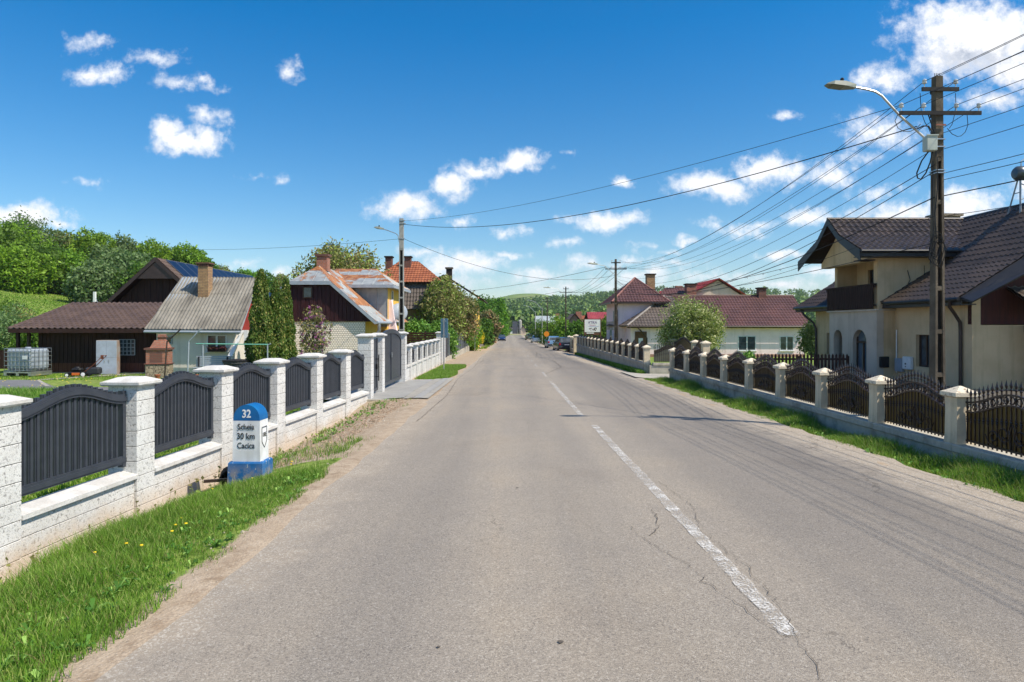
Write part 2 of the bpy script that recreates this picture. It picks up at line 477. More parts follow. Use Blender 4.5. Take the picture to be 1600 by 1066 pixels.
M['brick_dark'] = brick_mat('dark_brick', (.2,.07,.05), (.14,.05,.04), (.12,.09,.07))

def seam_mat(name, thr=.585):
    """galvanised roof sheets, some of them rusted through"""
    m, N, b = base_mat(name)
    uv = N.n('ShaderNodeUVMap').outputs[0]
    co = N.n('ShaderNodeTexCoord').outputs['Object']
    br = N.n('ShaderNodeTexBrick', {'Vector': uv, 'Color1': (0,0,0,1), 'Color2': (1,1,1,1), 'Mortar': (0,0,0,1), 'Scale': 1.0, 'Mortar Size': .004, 'Brick Width': 1.3, 'Row Height': .66, 'Bias': 0.0}, offset=.0)
    rnd = N.n('ShaderNodeSeparateColor', {0: br.outputs[0]}).outputs[0]
    n1 = N.noise(co, 1.1, 5, .65)
    rust = N.ramp(N.math('ADD', N.math('MULTIPLY', rnd, .34), n1), thr, thr+.08)
    silver = N.mix(N.ramp(N.noise(co, 2.2, 4), .35, .65), (.36,.38,.38), (.26,.28,.29))
    rc = N.mix(N.ramp(N.noise(co, 3, 4), .35, .65), (.25,.09,.03), (.42,.19,.07))
    c = N.mix(rust, silver, rc)
    c = N.mix(br.outputs['Fac'], c, (.12,.12,.13))
    set_col(N, b, c)
    b.inputs['Metallic'].default_value = .15
    b.inputs['Roughness'].default_value = .5
    return m
M['metal_seam'] = seam_mat('rusty_sheet_roof')
M['metal_clean'] = seam_mat('clean_sheet_cladding', 1.3)

def lattice_mat(name):
    """white render with a pressed diamond pattern"""
    m, N, b = base_mat(name)
    co = N.n('ShaderNodeTexCoord').outputs['Object']
    s = N.n('ShaderNodeSeparateXYZ', {0: co})
    v = N.n('ShaderNodeCombineXYZ', {0: N.math('ADD', s.outputs[0], s.outputs[1]), 1: s.outputs[2], 2: 0.0}).outputs[0]
    br = N.n('ShaderNodeTexBrick', {'Vector': v, 'Color1': (.97,.85,.76,1), 'Color2': (.92,.8,.71,1), 'Mortar': (.36,.31,.25,1), 'Scale': 1.0, 'Mortar Size': .011, 'Brick Width': .13, 'Row Height': .1, 'Bias': 0.0})
    set_col(N, b, br.outputs[0])
    set_bump(N, b, N.math('SUBTRACT', 1.0, br.outputs['Fac']), .8, .02)
    b.inputs['Roughness'].default_value = .85
    return m
M['lattice'] = lattice_mat('diamond_pattern_render')

def stonework_mat(name):
    m, N, b = base_mat(name)
    co = N.n('ShaderNodeTexCoord').outputs['Object']
    vo = N.n('ShaderNodeTexVoronoi', {'Vector': co, 'Scale': 8.0}, feature='DISTANCE_TO_EDGE').outputs[0]
    vc = N.n('ShaderNodeTexVoronoi', {'Vector': co, 'Scale': 8.0}).outputs['Color']
    f = N.ramp(vo, .02, .07)
    st = N.mix(.7, N.mix(N.n('ShaderNodeSeparateColor', {0: vc}).outputs[0], (.4,.33,.24), (.22,.18,.13)), (.34,.28,.2))
    set_col(N, b, N.mix(f, (.1,.08,.06), st))
    b.inputs['Roughness'].default_value = .9
    set_bump(N, b, f, .8, .02)
    return m
M['stonework'] = stonework_mat('rubble_stone')

def solar_mat(name):
    m, N, b = base_mat(name)
    uv = N.n('ShaderNodeUVMap').outputs[0]
    br = N.n('ShaderNodeTexBrick', {'Vector': uv, 'Color1': (.008,.014,.035,1), 'Color2': (.01,.017,.042,1), 'Mortar': (.10,.11,.13,1), 'Scale': 1.0, 'Mortar Size': .03, 'Brick Width': 1.0, 'Row Height': 1.7, 'Bias': 0.0}, offset=.0)
    set_col(N, b, br.outputs[0])
    b.inputs['Roughness'].default_value = .3
    b.inputs['Specular IOR Level'].default_value = .15
    return m
M['solar'] = solar_mat('solar_cells')

M['leaf_bright'] = leaf_mat('bright_spring_leaves', (.20,.36,.03), (.13,.26,.022))
M['leaf_mid'] = leaf_mat('mid_green_leaves', (.12,.225,.03), (.07,.145,.022))
M['leaf_grey'] = leaf_mat('grey_green_leaves', (0.174,0.254,0.102), (0.102,0.167,0.058))
M['leaf_olive'] = leaf_mat('olive_new_leaves', (.33,.29,.12), (.22,.23,.08), c3=(.24,.36,.07))
M['leaf_brown'] = leaf_mat('brownish_young_leaves', (.26,.24,.10), (.17,.20,.07), c3=(.36,.22,.12))
M['leaf_apple'] = leaf_mat('apple_leaves', (.36,.40,.12), (.22,.30,.07), c3=(.5,.5,.28))
M['leaf_lime'] = leaf_mat('lime_leaves', (0.203,0.392,0.029), (0.116,0.261,0.029))
M['leaf_vine'] = leaf_mat('vine_leaves', (0.145,0.290,0.043), (0.080,0.189,0.029), c3=(0.290,0.435,0.102))
M['leaf_yellow'] = leaf_mat('yellow_flowers', (0.862,0.632,0.023), (0.690,0.575,0.034), c3=(0.230,0.345,0.034))
M['leaf_red'] = leaf_mat('purple_red_leaves', (0.232,0.043,0.051), (0.145,0.043,0.043))
M['thuja'] = leaf_mat('thuja_scales', (.12,.2,.035), (.06,.12,.02), scale=2.5, trans=.2, c3=(.22,.21,.06))
M['lilac'] = leaf_mat('lilac_flowers', (.42,.14,.36), (.30,.09,.24), scale=4, trans=.2)
M['leaf_far'] = leaf_mat('far_wood_leaves', (.11,.21,.05), (.06,.13,.035), scale=.02, trans=.15, c3=(.17,.27,.06))
def grass_mat(name, c1, c2, c3):
    m = leaf_mat(name, c1, c2, scale=1.3, trans=.4, c3=c3)
    return m
M['grass'] = grass_mat('grass_blades', (.21,.37,.045), (.13,.26,.028), (.32,.36,.11))
M['grass_dry'] = grass_mat('dry_grass', (.3,.25,.12), (.22,.17,.08), (.12,.16,.03))

# ------------------------------------------------------------------ ground heights
def zr(Y):
    return np.interp(Y, [-60, 0, 150, 260, 420, 3000], [.72, 0, -1.8, -1.72, -2.2, -2.2])
def xc(Y):
    return 1.66 - .007*np.asarray(Y, dtype=float)
def xfl(Y):
    Y = np.asarray(Y, dtype=float)
    return np.where(Y < 19.4, -5.28 + .0656*Y, -4.0 - .007*(Y-19.4))
def xfr(Y):
    return 6.77 - .011*np.asarray(Y, dtype=float)
def zfl(Y):
    return np.interp(Y, [0, 13, 15, 17, 19.2, 21, 45, 150, 300], [-.69, -.66, -.6, -.54, -.33, -.3, -.52, -1.85, -1.8])
def wob(x, y, s, k=0.0):
    return (np.sin(x*s+1.3+k)*np.cos(y*s*.8-.7+k) + .5*np.sin(x*s*2.3-y*s*1.9+k*2) + .25*np.cos(x*s*5.1+y*s*4.3+k))/1.75
def gz(x, y):
    x = np.asarray(x, dtype=float); y = np.asarray(y, dtype=float)
    r = zr(y); c = xc(y)
    eL, eR = c-3.85, c+3.5
    # left
    xf = xfl(y); zf = zfl(y)
    t = np.clip((eL-x)/(eL-xf), 0, 1)
    zl = r-.012 + (zf-r)*t**1.6
    zy = np.interp(y, [0, 40, 150, 300], [-.5, -.45, -1.95, -1.85])
    b = sm(xf-.2-x, 0, .6)
    zl = zl*(1-b) + zy*b
    # right
    xg = xfr(y); zg = np.interp(y, [0, 30, 45, 150, 300], [-.40, -.52, -.72, -2.0, -1.9])
    t2 = np.clip((x-eR)/(xg-eR), 0, 1)
    zR = r-.012 + (zg-r)*t2**1.3
    zy2 = np.interp(y, [0, 35, 60, 150, 300], [-.42, -.5, -.72, -2.0, -1.85])
    b2 = sm(x-xg-.2, 0, .6)
    zR = zR*(1-b2) + zy2*b2
    z = np.where(x < c, zl, zR)
    inside = np.minimum(x-eL, eR-x)
    z = z - .07*sm(inside, 0.0, .5)*(y < 236)
    near = (np.abs(x-c) < 40) & (y < 80)
    z = z + np.where(near & (inside < -.1), .012*wob(x, y, 5.0), 0)
    # left hillside
    rise = .2*np.clip(-27-x, 0, 130)
    rise = rise + .045*np.clip(-27-x, 0, 14)**2/14*0
    z = z + rise*sm(y, 32, 58)*(1-.75*sm(y, 230, 420))
    z = z + .5*wob(x, y, .07)*sm(-x, 34, 60)
    # distant hills
    ramp = 26*sm(y, 330, 900)*(.55+.45*sm(x, -150, 60))
    far = 34*np.exp(-((x-25)/120)**2-((y-1300)/230)**2) + 10*np.exp(-((x+260)/220)**2-((y-1300)/300)**2)
    b2_ = 13*np.exp(-((x-230)/170)**2-((y-900)/170)**2)
    b3 = 9*sm(x, 60, 230)*sm(y, 300, 560)*(1-.35*sm(y, 650, 900))
    z = z + ramp + far + b2_ + b3*(x > 0) + sm(y, 350, 700)*2.5*wob(x, y, .013)
    z = z + 12*sm(x, 30, 80)*sm(y, 130, 420)*.0
    return z
def g(x, y):
    return float(gz(x, y))

# ------------------------------------------------------------------ ground sheet
def axis(segs):
    out = []
    for a, b, st in segs:
        out += list(np.arange(a, b, st))
    out.append(segs[-1][1])
    return np.array(out)
def build_ground():
    xs = axis([(-1500,-300,40),(-300,-90,10),(-90,-30,2),(-30,-8,.8),(-8,8.6,.2),(8.6,30,.8),(30,120,4),(120,400,12),(400,1500,40)])
    ys = axis([(-40,0,2),(0,34,.33),(34,80,.8),(80,240,3),(240,1500,14),(1500,2600,60)])
    X, Y = np.meshgrid(xs, ys)
    Z = gz(X, Y)
    nx, ny = len(xs), len(ys)
    V = np.stack([X, Y, Z], -1).reshape(-1, 3)
    i = np.arange(nx-1)[None, :] + nx*np.arange(ny-1)[:, None]
    Q = np.stack([i, i+1, i+1+nx, i+nx], -1).reshape(-1, 4)
    me = fast_mesh("ground", V, Q)
    me.polygons.foreach_set("use_smooth", [True]*len(me.polygons))
    x, y = V[:, 0], V[:, 1]
    u = x - xc(y)
    bare = np.zeros(len(V))
    # left side: dusty strip, soil along the fence, soil bank before the driveway
    eL = -3.95
    xf = xfl(y)
    bare = np.maximum(bare, sm(u, eL-.30, eL+.05)*(u < 0))
    bare = np.maximum(bare, ((x > xf-.1) & (x < xf+.55)).astype(float))
    bare = np.maximum(bare, ((y > 10.2) & (y < 19.5) & (x > xf) & (u < 0)).astype(float)*.95)
    bare = np.maximum(bare, ((y > 38) & (x > xf-.3) & (u < 0)).astype(float)*.9)
    bare = np.maximum(bare, ((y > 45) & (y < 240) & (x > xf-1) & (u < 0)).astype(float)*.85)
    # right side: dusty strip that widens beyond the driveway
    eR = 3.45
    wid = np.interp(y, [0, 12, 26, 45, 75, 240], [.45, .4, .5, .7, 1.4, 1.6])
    bare = np.maximum(bare, (1-sm(u, eR+wid, eR+wid+.35))*(u > 0))
    bare = np.where(np.abs(u) < 3, 1, bare)*(y < 240)
    bare = np.maximum(bare, ((y > 236) & (y < 330) & (np.abs(u) < 16)).astype(float)*sm(wob(x, y, .12), -.3, .2))
    bare = np.maximum(bare, ((x > xfr(y)+.2) & (x < 16) & (y < 31.5) & (y > -5)).astype(float)*.8)
    a = me.attributes.new("bare", 'FLOAT', 'POINT')
    a.data.foreach_set("value", bare.astype(np.float32))
    m, N, b = base_mat('earth_and_turf')
    co = N.n('ShaderNodeNewGeometry').outputs['Position']
    at_ = N.n('ShaderNodeAttribute', attribute_name="bare").outputs['Fac']
    nb = N.noise(co, 1.7, 5, .65)
    mask = N.ramp(N.math('ADD', at_, N.math('MULTIPLY', N.math('SUBTRACT', nb, .5), .9)), .35, .6)
    gr = N.mix(N.ramp(N.noise(co, .35, 5, .6), .35, .65), (.19,.3,.04), (.24,.29,.08))
    gr = N.mix(N.ramp(N.noise(co, 6.0, 4, .6), .4, .7), gr, (.085,.14,.02))
    # far fields: lighter meadow and darker pasture
    ff = N.ramp(N.noise(co, .012, 3, .5), .42, .58)
    gr = N.mix(N.ramp(N.n('ShaderNodeSeparateXYZ', {0: co}).outputs[1], 200, 450), gr, N.mix(ff, (.14,.21,.05), (.19,.24,.08)))
    so = N.mix(N.ramp(N.noise(co, 3.3, 6, .7), .3, .7), (.36,.28,.2), (.45,.365,.275))
    so = N.mix(N.ramp(N.noise(co, 5.5, 5, .7), .46, .72, 0, .7), so, (.22,.155,.1))
    so = N.mix(N.ramp(N.noise(co, 38, 4, .7), .45, .75, 0, .55), so, (.2,.15,.11))
    vor = N.n('ShaderNodeTexVoronoi', {'Vector': co, 'Scale': 46.0}).outputs['Distance']
    so = N.mix(N.ramp(vor, .12, .2, .8, 0), so, (.5,.45,.38))
    set_col(N, b, N.mix(mask, gr, so))
    b.inputs['Roughness'].default_value = .95
    b.inputs['Specular IOR Level'].default_value = .15
    set_bump(N, b, N.math('ADD', N.noise(co, 14, 6, .7), N.math('MULTIPLY', vor, -.4)), .55, .03)
    tag(link_mesh("ground", me, m), kind="structure")
build_ground()

# ------------------------------------------------------------------ road
def road_z(u, Y):
    return zr(Y) + .035*(1-(u/3.8)**2) - .02
def build_road():
    us = np.concatenate([np.linspace(-4.25, -3.3, 10), np.linspace(-3.1, 3.1, 26), np.linspace(3.2, 3.95, 8)])
    ys = axis([(-30, 0, 2), (0, 40, .5), (40, 238, 3)])
    U, Y = np.meshgrid(us, ys)
    k = 1 + .0*U
    e = np.where(np.abs(U) > 3.3, .16*wob(Y, Y*0, 1.7)+.06*wob(Y, Y*0, 6.3, 1), 0)
    Uu = U + e*np.sign(U)
    X = xc(Y) + Uu
    Z = np.where(np.abs(U) > 3.72, road_z(3.72, Y) - .03*(np.abs(U)-3.72)/.4, road_z(np.clip(U, -3.75, 3.75), Y)) + .004*wob(X, Y, 1.5)
    nx, ny = len(us), len(ys)
    V = np.stack([X, Y, Z], -1).reshape(-1, 3)
    i = np.arange(nx-1)[None, :] + nx*np.arange(ny-1)[:, None]
    Q = np.stack([i, i+1, i+1+nx, i+nx], -1).reshape(-1, 4)
    me = fast_mesh("road", V, Q)
    me.polygons.foreach_set("use_smooth", [True]*len(me.polygons))
    a = me.attributes.new("across", 'FLOAT', 'POINT')
    a.data.foreach_set("value", U.reshape(-1).astype(np.float32))
    m, N, b = base_mat('worn_asphalt')
    co = N.n('ShaderNodeNewGeometry').outputs['Position']
    u = N.n('ShaderNodeAttribute', attribute_name="across").outputs['Fac']
    long_ = N.vmath('MULTIPLY', co, (1, .06, 1))
    v1 = N.n('ShaderNodeTexVoronoi', {'Vector': co, 'Scale': 130.0})
    v1c = N.n('ShaderNodeSeparateColor', {0: v1.outputs['Color']}).outputs[0]
    v2 = N.n('ShaderNodeTexVoronoi', {'Vector': co, 'Scale': 85.0})
    v2c = N.n('ShaderNodeSeparateColor', {0: v2.outputs['Color']}).outputs[1]
    c = N.mix(N.ramp(v1c, .1, .9), (.262,.226,.182), (.375,.325,.262))
    c = N.mix(N.ramp(v2c, .90, .94, 0, .5), c, (.5,.45,.38))
    c = N.mix(N.ramp(v2c, .0, .10, .6, 0), c, (.13,.11,.095))
    c = N.mix(N.ramp(v1.outputs['Distance'], .5, .85, 0, .5), c, (.13,.112,.095))
    # wheel tracks are a touch greyer and darker, patchy
    tr = N.math('ADD', N.noise(long_, 1.1, 4, .6), N.math('MULTIPLY', N.noise(co, .5, 4, .6), .6))
    c = N.mix(N.ramp(tr, .62, .95, 0, .55), c, N.mix(1.0, c, (.80,.82,.87), 'MULTIPLY'))
    for cu in (-2.55, -.95, .95, 2.5):
        tk = N.ramp(N.math('ABSOLUTE', N.math('SUBTRACT', u, cu)), .12, .62, 1, 0)
        tk = N.math('MULTIPLY', tk, N.ramp(N.noise(long_, 1.7, 3), .3, .62, .2, .75))
        c = N.mix(tk, c, N.mix(1.0, c, (.84,.85,.87), 'MULTIPLY'))
    big = N.noise(co, .33, 5, .62)
    c = N.mix(N.ramp(big, .52, .7, 0, .7), c, N.mix(1.0, c, (.84,.83,.83), 'MULTIPLY'))
    stn = N.ramp(N.noise(co, 3.1, 3, .5), .70, .78, 0, .5)
    c = N.mix(stn, c, N.mix(1.0, c, (.7,.69,.68), 'MULTIPLY'))
    c = N.mix(N.ramp(tr, .5, .78, .45, 0), c, N.mix(1.0, c, (1.14,1.08,1.0), 'MULTIPLY'))
    # the right-hand lane is darker and greyer
    ln = N.ramp(N.math('ADD', u, N.math('MULTIPLY', N.math('SUBTRACT', N.noise(long_, .8, 3), .5), 1.6)), -.1, 2.2)
    c = N.mix(N.math('MULTIPLY', ln, .8), c, N.mix(1.0, c, (.70,.71,.74), 'MULTIPLY'))
    # dust at both edges
    au = N.math('ABSOLUTE', N.math('ADD', u, .22))
    du = N.ramp(N.math('ADD', au, N.math('MULTIPLY', N.math('SUBTRACT', N.noise(co, 2.0, 6, .7), .5), 1.5)), 2.9, 3.75)
    dc = N.mix(N.ramp(N.noise(co, 30, 4, .7), .35, .65), (.40,.335,.262), (.31,.26,.20))
    dc = N.mix(N.ramp(v2c, .75, .85), dc, (.5,.45,.38))
    c = N.mix(N.math('MULTIPLY', du, .85), c, dc)
    # fine cracks
    wp = N.vmath('ADD', co, N.vmath('MULTIPLY', N.vmath('SUBTRACT', N.noise(co, 1.6, 5, .7, out=1), (.5,.5,.5)), (1.2,1.2,0)))
    cr = N.n('ShaderNodeTexVoronoi', {'Vector': wp, 'Scale': .42}, feature='DISTANCE_TO_EDGE').outputs[0]
    crm = N.math('MULTIPLY', N.ramp(cr, .0022, .0055, 1, 0), N.ramp(N.noise(co, .28, 2), .52, .62))
    c = N.mix(N.math('MULTIPLY', crm, .5), c, (.09,.075,.06))
    set_col(N, b, c)
    b.inputs['Roughness'].default_value = .82
    b.inputs['Specular IOR Level'].default_value = .35
    h = N.math('SUBTRACT', N.math('MULTIPLY', v1.outputs['Distance'], -1.0), N.math('MULTIPLY', crm, 1.5))
    set_bump(N, b, h, .5, .005)
    tag(link_mesh("road", me, m), kind="structure")
    # worn centre line, dashes
    mp = bpy.data.materials.new('worn_road_paint'); mp.use_nodes = True
    N = NT(mp.node_tree); b = mp.node_tree.nodes['Principled BSDF']
    co = N.n('ShaderNodeNewGeometry').outputs['Position']
    b.inputs['Base Color'].default_value = (.7,.68,.64,1)
    b.inputs['Roughness'].default_value = .7
    w = N.math('ADD', N.math('MULTIPLY', N.noise(co, 58, 4, .75), .75), N.math('MULTIPLY', N.noise(co, 5, 4, .6), .45))
    al = N.ramp(w, .46, .66, .9, .06)
    tr = N.n('ShaderNodeBsdfTransparent')
    mx = N.n('ShaderNodeMixShader', {0: al})
    mp.node_tree.links.new(tr.outputs[0], mx.inputs[1]); mp.node_tree.links.new(b.outputs[0], mx.inputs[2])
    mp.node_tree.links.new(mx.outputs[0], mp.node_tree.nodes['Material Output'].inputs['Surface'])
    mb = MB()
    dashes = [(4.02, 13.2, .062), (14.6, 25.3, .06), (27.6, 31.0, .055), (36.5, 39, .05), (43, 45.5, .05), (52, 55, .05), (64, 67, .05), (78, 81, .05), (94, 97, .05), (112, 115, .05), (132, 135, .05)]
    rng = random.Random(4)
    for y0, y1, hw in dashes:
        n = max(2, int((y1-y0)/.12) if y0 < 20 else 6)
        L, Rr = [], []
        for i in range(n+1):
            y = y0+(y1-y0)*i/n
            x = float(xc(y)) + (.02 if y < 14 else -.06)
            j = .012 if y0 < 20 else 0
            zz = float(road_z(x-float(xc(y)), y)) + .007
            L.append((x-hw+rng.uniform(-j, j), y, zz)); Rr.append((x+hw+rng.uniform(-j, j), y, zz))
        for i in range(n):
            mb.add([L[i], Rr[i], Rr[i+1], L[i+1]], [(0, 1, 2, 3)])
    tag(mb.build("road_marking", mp, loc=(0,0,0)), kind="structure")
    # long open cracks beside the centre line
    mc = simple('crack_and_tar_dark', (.13,.11,.09), rough=.95)  # one dark tone shared by the cracks and the tar spots
    mb = MB()
    def crack(pts, w, seed):
        rg = random.Random(seed); P = []
        for (x0, y0), (x1, y1) in zip(pts[:-1], pts[1:]):
            d = math.hypot(x1-x0, y1-y0); k = max(2, int(d/.055))
            for i in range(k): P.append((x0+(x1-x0)*i/k+rg.gauss(0, .014), y0+(y1-y0)*i/k+rg.gauss(0, .014)))
        P.append(pts[-1])
        for i in range(len(P)-1):
            a, b_ = Vector(P[i]), Vector(P[i+1])
            nn = (b_-a).orthogonal().normalized() if (b_-a).length else Vector((1,0))
            wa = w*(.35+.65*abs(math.sin(i*.37+seed)))*.5; wb = w*(.35+.65*abs(math.sin((i+1)*.37+seed)))*.5
            q = [a-nn*wa, a+nn*wa, b_+nn*wb, b_-nn*wb]
            mb.add([(p.x, p.y, float(road_z(p.x-float(xc(p.y)), p.y))+.0085) for p in q], [(0, 1, 2, 3)])
    crack([(1.72,3.1),(1.60,3.5),(1.66,3.95),(1.76,4.6),(1.80,5.3),(1.70,6.2),(1.86,7.0),(1.76,8.2)], .0045, 1)
    crack([(1.6,4.0),(1.40,4.9),(1.36,5.3),(1.14,5.9),(1.1,6.3)], .005, 2)
    crack([(1.42,6.9),(1.36,6.3),(1.2,6.0)], .008, 3)
    crack([(4.3,13.0),(4.4,16.5),(4.35,22),(3.9,27),(4.2,34)], .007, 5)
    crack([(-1.95,14),(-1.9,20),(-2.15,27),(-2.0,36),(-2.3,50)], .014, 6)
    crack([(1.5,30),(2.6,36),(2.7,44),(1.9,52),(2.3,64)], .03, 7)
    crack([(1.2,40),(3.0,41),(4.4,40.6)], .03, 8)
    tag(mb.build("road_crack", mc, loc=(0,0,0)), kind="structure")
    # two dark tar spots
    mb = MB()
    for x, y, r in ((.28, 3.95, .018), (-.42, 3.9, .012), (-.5, 3.3, .022), (.06, 7.9, .018), (-.52, 3.05, .02)):
        zz = float(road_z(x-1.64, y))+.0065
        mb.add([(x+r*math.cos(t)*random.Random(int(t*9)).uniform(.7,1.2), y+r*math.sin(t), zz) for t in np.linspace(0, 6.2, 10)[:-1]], [tuple(range(9))])
    tag(mb.build("tar_spot", mc, loc=(0,0,0)), kind="structure")
build_road()

# ------------------------------------------------------------------ roof sheets
STY = {  # along-eave period, course length, wave height, step height
    'tile': (.27, .36, .06, .03), 'tilefar': (.24, .40, .035, .03), 'corr': (.16, 1.25, .036, .014),
    'clay': (.24, .36, .03, .035), 'seam': (.62, 1.4, .03, .004), 'flat': (3.0, 3.0, 0, 0)}
def roof_sheet(name, polys, style, mats, parent=None, spp=6, under=.05, loc=None):
    """real tile or corrugation relief over convex roof faces; poly[0]->poly[1] is the eave"""
    per, course, amp, step = STY[style]
    out = bmesh.new()
    uvl = out.loops.layers.uv.new("UVMap")
    org = WORLDROOT.get(parent.name, Vector((0,0,0))) if parent is not None else Vector((0,0,0))
    for P in polys:
        P = [Vector(p) for p in P]
        u = (P[1]-P[0]).normalized()
        n = u.cross(P[2]-P[0]).normalized()
        if n.z < 0: n = -n
        v = n.cross(u)
        if v.z < 0: v = -v; u = -u
        n = u.cross(v)
        o = P[0]
        p2 = [((p-o).dot(u), (p-o).dot(v)) for p in P]
        x0, x1 = min(p[0] for p in p2), max(p[0] for p in p2)
        y0, y1 = min(p[1] for p in p2), max(p[1] for p in p2)
        if style == 'seam':
            us = []
            k = math.floor(x0/per)
            while k*per <= x1+per:
                us += [k*per-.03, k*per-.012, k*per+.012, k*per+.03]; k += 1
        else:
            du = per/spp
            us = list(np.arange(math.floor(x0/per)*per, x1+du, du)) if amp > 0 else [x0-.01, x1+.01]
        vs = []
        k = math.floor(y0/course)
        while k*course <= y1+course:
            vs += ([k*course, k*course+.012] if step > 0 else [k*course])
            if style in ('tile', 'clay', 'tilefar'): vs.append((k+.5)*course)
            k += 1
        bm = bmesh.new()
        grid = [[bm.verts.new((a, b, 0)) for a in us] for b in vs]
        for j in range(len(vs)-1):
            for i in range(len(us)-1):
                bm.faces.new((grid[j][i], grid[j][i+1], grid[j+1][i+1], grid[j+1][i]))
        cx = sum(p[0] for p in p2)/len(p2); cy = sum(p[1] for p in p2)/len(p2)
        for i in range(len(p2)):
            a, b = p2[i], p2[(i+1) % len(p2)]
            e = Vector((b[0]-a[0], b[1]-a[1], 0))
            if e.length < 1e-5: continue
            no = Vector((e.y, -e.x, 0)).normalized()
            if no.dot(Vector((cx-a[0], cy-a[1], 0))) > 0: no = -no
            bmesh.ops.bisect_plane(bm, geom=bm.verts[:]+bm.edges[:]+bm.faces[:], plane_co=(a[0], a[1], 0), plane_no=no, clear_outer=True)
        bm.verts.index_update()
        nv = []
        for vt in bm.verts:
            a, b = vt.co.x, vt.co.y
            if style == 'seam':
                fr = (a/per + .5) % 1 - .5
                h = amp if abs(fr*per) < .013 else 0
                h += step*(1-((b/course) % 1))
            else:
                w = .5+.5*math.cos(2*math.pi*a/per)
                if style in ('tile', 'tilefar'): w = w**1.6
                h = amp*w + step*(1-((b/course-1e-4) % 1))
            q = o + u*a + v*b + n*(h+.004) - org
            nv.append((out.verts.new(q), (a, b)))
        for f in bm.faces:
            idx = [vt.index for vt in f.verts]
            try: nf = out.faces.new([nv[i][0] for i in idx])
            except ValueError: continue
            nf.material_index = 0
            for lp, i in zip(nf.loops, idx): lp[uvl].uv = nv[i][1]
        bm.free()
        if under:
            lo = [out.verts.new(p - n*under - org) for p in P]
            hi = [out.verts.new(p - n*.004 - org) for p in P]
            f = out.faces.new(lo[::-1]); f.material_index = 1
            f = out.faces.new(hi); f.material_index = 1
            for i in range(len(P)):
                j = (i+1) % len(P)
                f = out.faces.new((lo[i], lo[j], hi[j], hi[i])); f.material_index = 1
    me = bpy.data.meshes.new(name)
    out.to_mesh(me); out.free()
    if not isinstance(mats, (list, tuple)): mats = [mats, M['brown_metal']]
    for m in mats: me.materials.append(m)
    o = bpy.data.objects.new(name, me); COL.objects.link(o)
    if parent is not None:
        o.parent = parent
        if parent.name in WORLDROOT: WORLDROOT[o.name] = org
    return o

def facing(P, deg):
    """frame at P whose local -Y looks outwards; 0 faces the camera side (-Y), -90 faces -X, 90 faces +X"""
    return Matrix.Translation(Vector(P)) @ Matrix.Rotation(R(deg), 4, 'Z')

def window(parent, P, w, h, deg=0, mat='window_white', leaves=2, glass='glass', sill=True, name='window', bars=0, proud=.0):
    """P is the middle of the lower edge on the wall face"""
    Mx = facing(P, deg)
    f = MB(Mx); t = .055
    f.box(-w/2, w/2, -.035-proud, .06, 0, t); f.box(-w/2, w/2, -.035-proud, .06, h-t, h)
    f.box(-w/2, -w/2+t, -.034-proud, .06, t, h-t); f.box(w/2-t, w/2, -.034-proud, .06, t, h-t)
    for i in range(1, leaves):
        x = -w/2 + w*i/leaves
        f.box(x-.045, x+.045, -.03-proud, .05, t, h-t)
    for i in range(bars):
        z = h*(i+1)/(bars+1)
        f.box(-w/2+t, w/2-t, -.028-proud, .05, z-.02, z+.02)
    if sill: f.box(-w/2-.07, w/2+.07, -.1-proud, .0, -.05, -.004)
    fo = f.build(name, M[mat], parent)
    p = MB(Mx); p.box(-w/2+t+.002, w/2-t-.002, -.012-proud, .03, t+.002, h-t-.002)
    p.build('pane', M[glass], fo)
    return fo

def pipe(parent, pts, r=.05, mat='brown_metal', name='downpipe'):
    m = MB(); m.tube(pts, r, 8)
    return m.build(name, M[mat], parent, smooth=True)

# ------------------------------------------------------------------ left fence
def arch(s, L, ze, zp):
    return ze + (zp-ze)*.5*(1-math.cos(2*math.pi*s/L))
def left_panel(L, ze, zp, zb=.06, solid=False):
    """vertical graphite slats under a curved double rail; local x runs along the panel"""
    m = MB()
    n = int(L/.088)
    st = L/n
    for i in range(n):
        a = i*st + st/2
        if a < .05 or a > L-.05: continue
        w = .03 if not solid else .042
        z1 = arch(a, L, ze, zp)+.035
        m.box(a-w, a+w, .004, .028, zb+.02, z1)
        m.box(a-w+.012, a+w-.012, -.008, .004, zb+.02, z1-.004)
    K = 18
    for (o0, o1, y0, y1) in ((-.115, -.0, -.036, .002), (-.085, -.03, -.05, -.036)):
        for i in range(K):
            a, b = L*i/K, L*(i+1)/K
            za, zb_ = arch(a, L, ze, zp), arch(b, L, ze, zp)
            m.add([(a,y0,za+o0),(b,y0,zb_+o0),(b,y1,zb_+o0),(a,y1,za+o0),(a,y0,za+o1),(b,y0,zb_+o1),(b,y1,zb_+o1),(a,y1,za+o1)],
                  [(0,3,2,1),(4,5,6,7),(0,1,5,4),(1,2,6,5),(2,3,7,6),(3,0,4,7)])
    m.box(0, L, -.03, .002, zb, zb+.1)
    m.box(0, L, -.042, -.03, zb+.025, zb+.075)
    for a in (0, L-.06):
        m.box(a, a+.06, -.034, .034, zb-.04, ze+.045)
    return m
def block_pillar(x, top, base, w=.38, d=.38, c=.19):
    """courses of split block with thin recessed joints"""
    m = MB()
    m.box(x-w/2+.012, x+w/2-.012, -d/2+.012, d/2-.012, base, top, 1)
    z = top
    while z > base:
        z0 = max(z-c, base-.0)
        m.bbox(x-w/2, x+w/2, -d/2, d/2, z0+.004, z-.003, .004, 0)
        z -= c
    return m
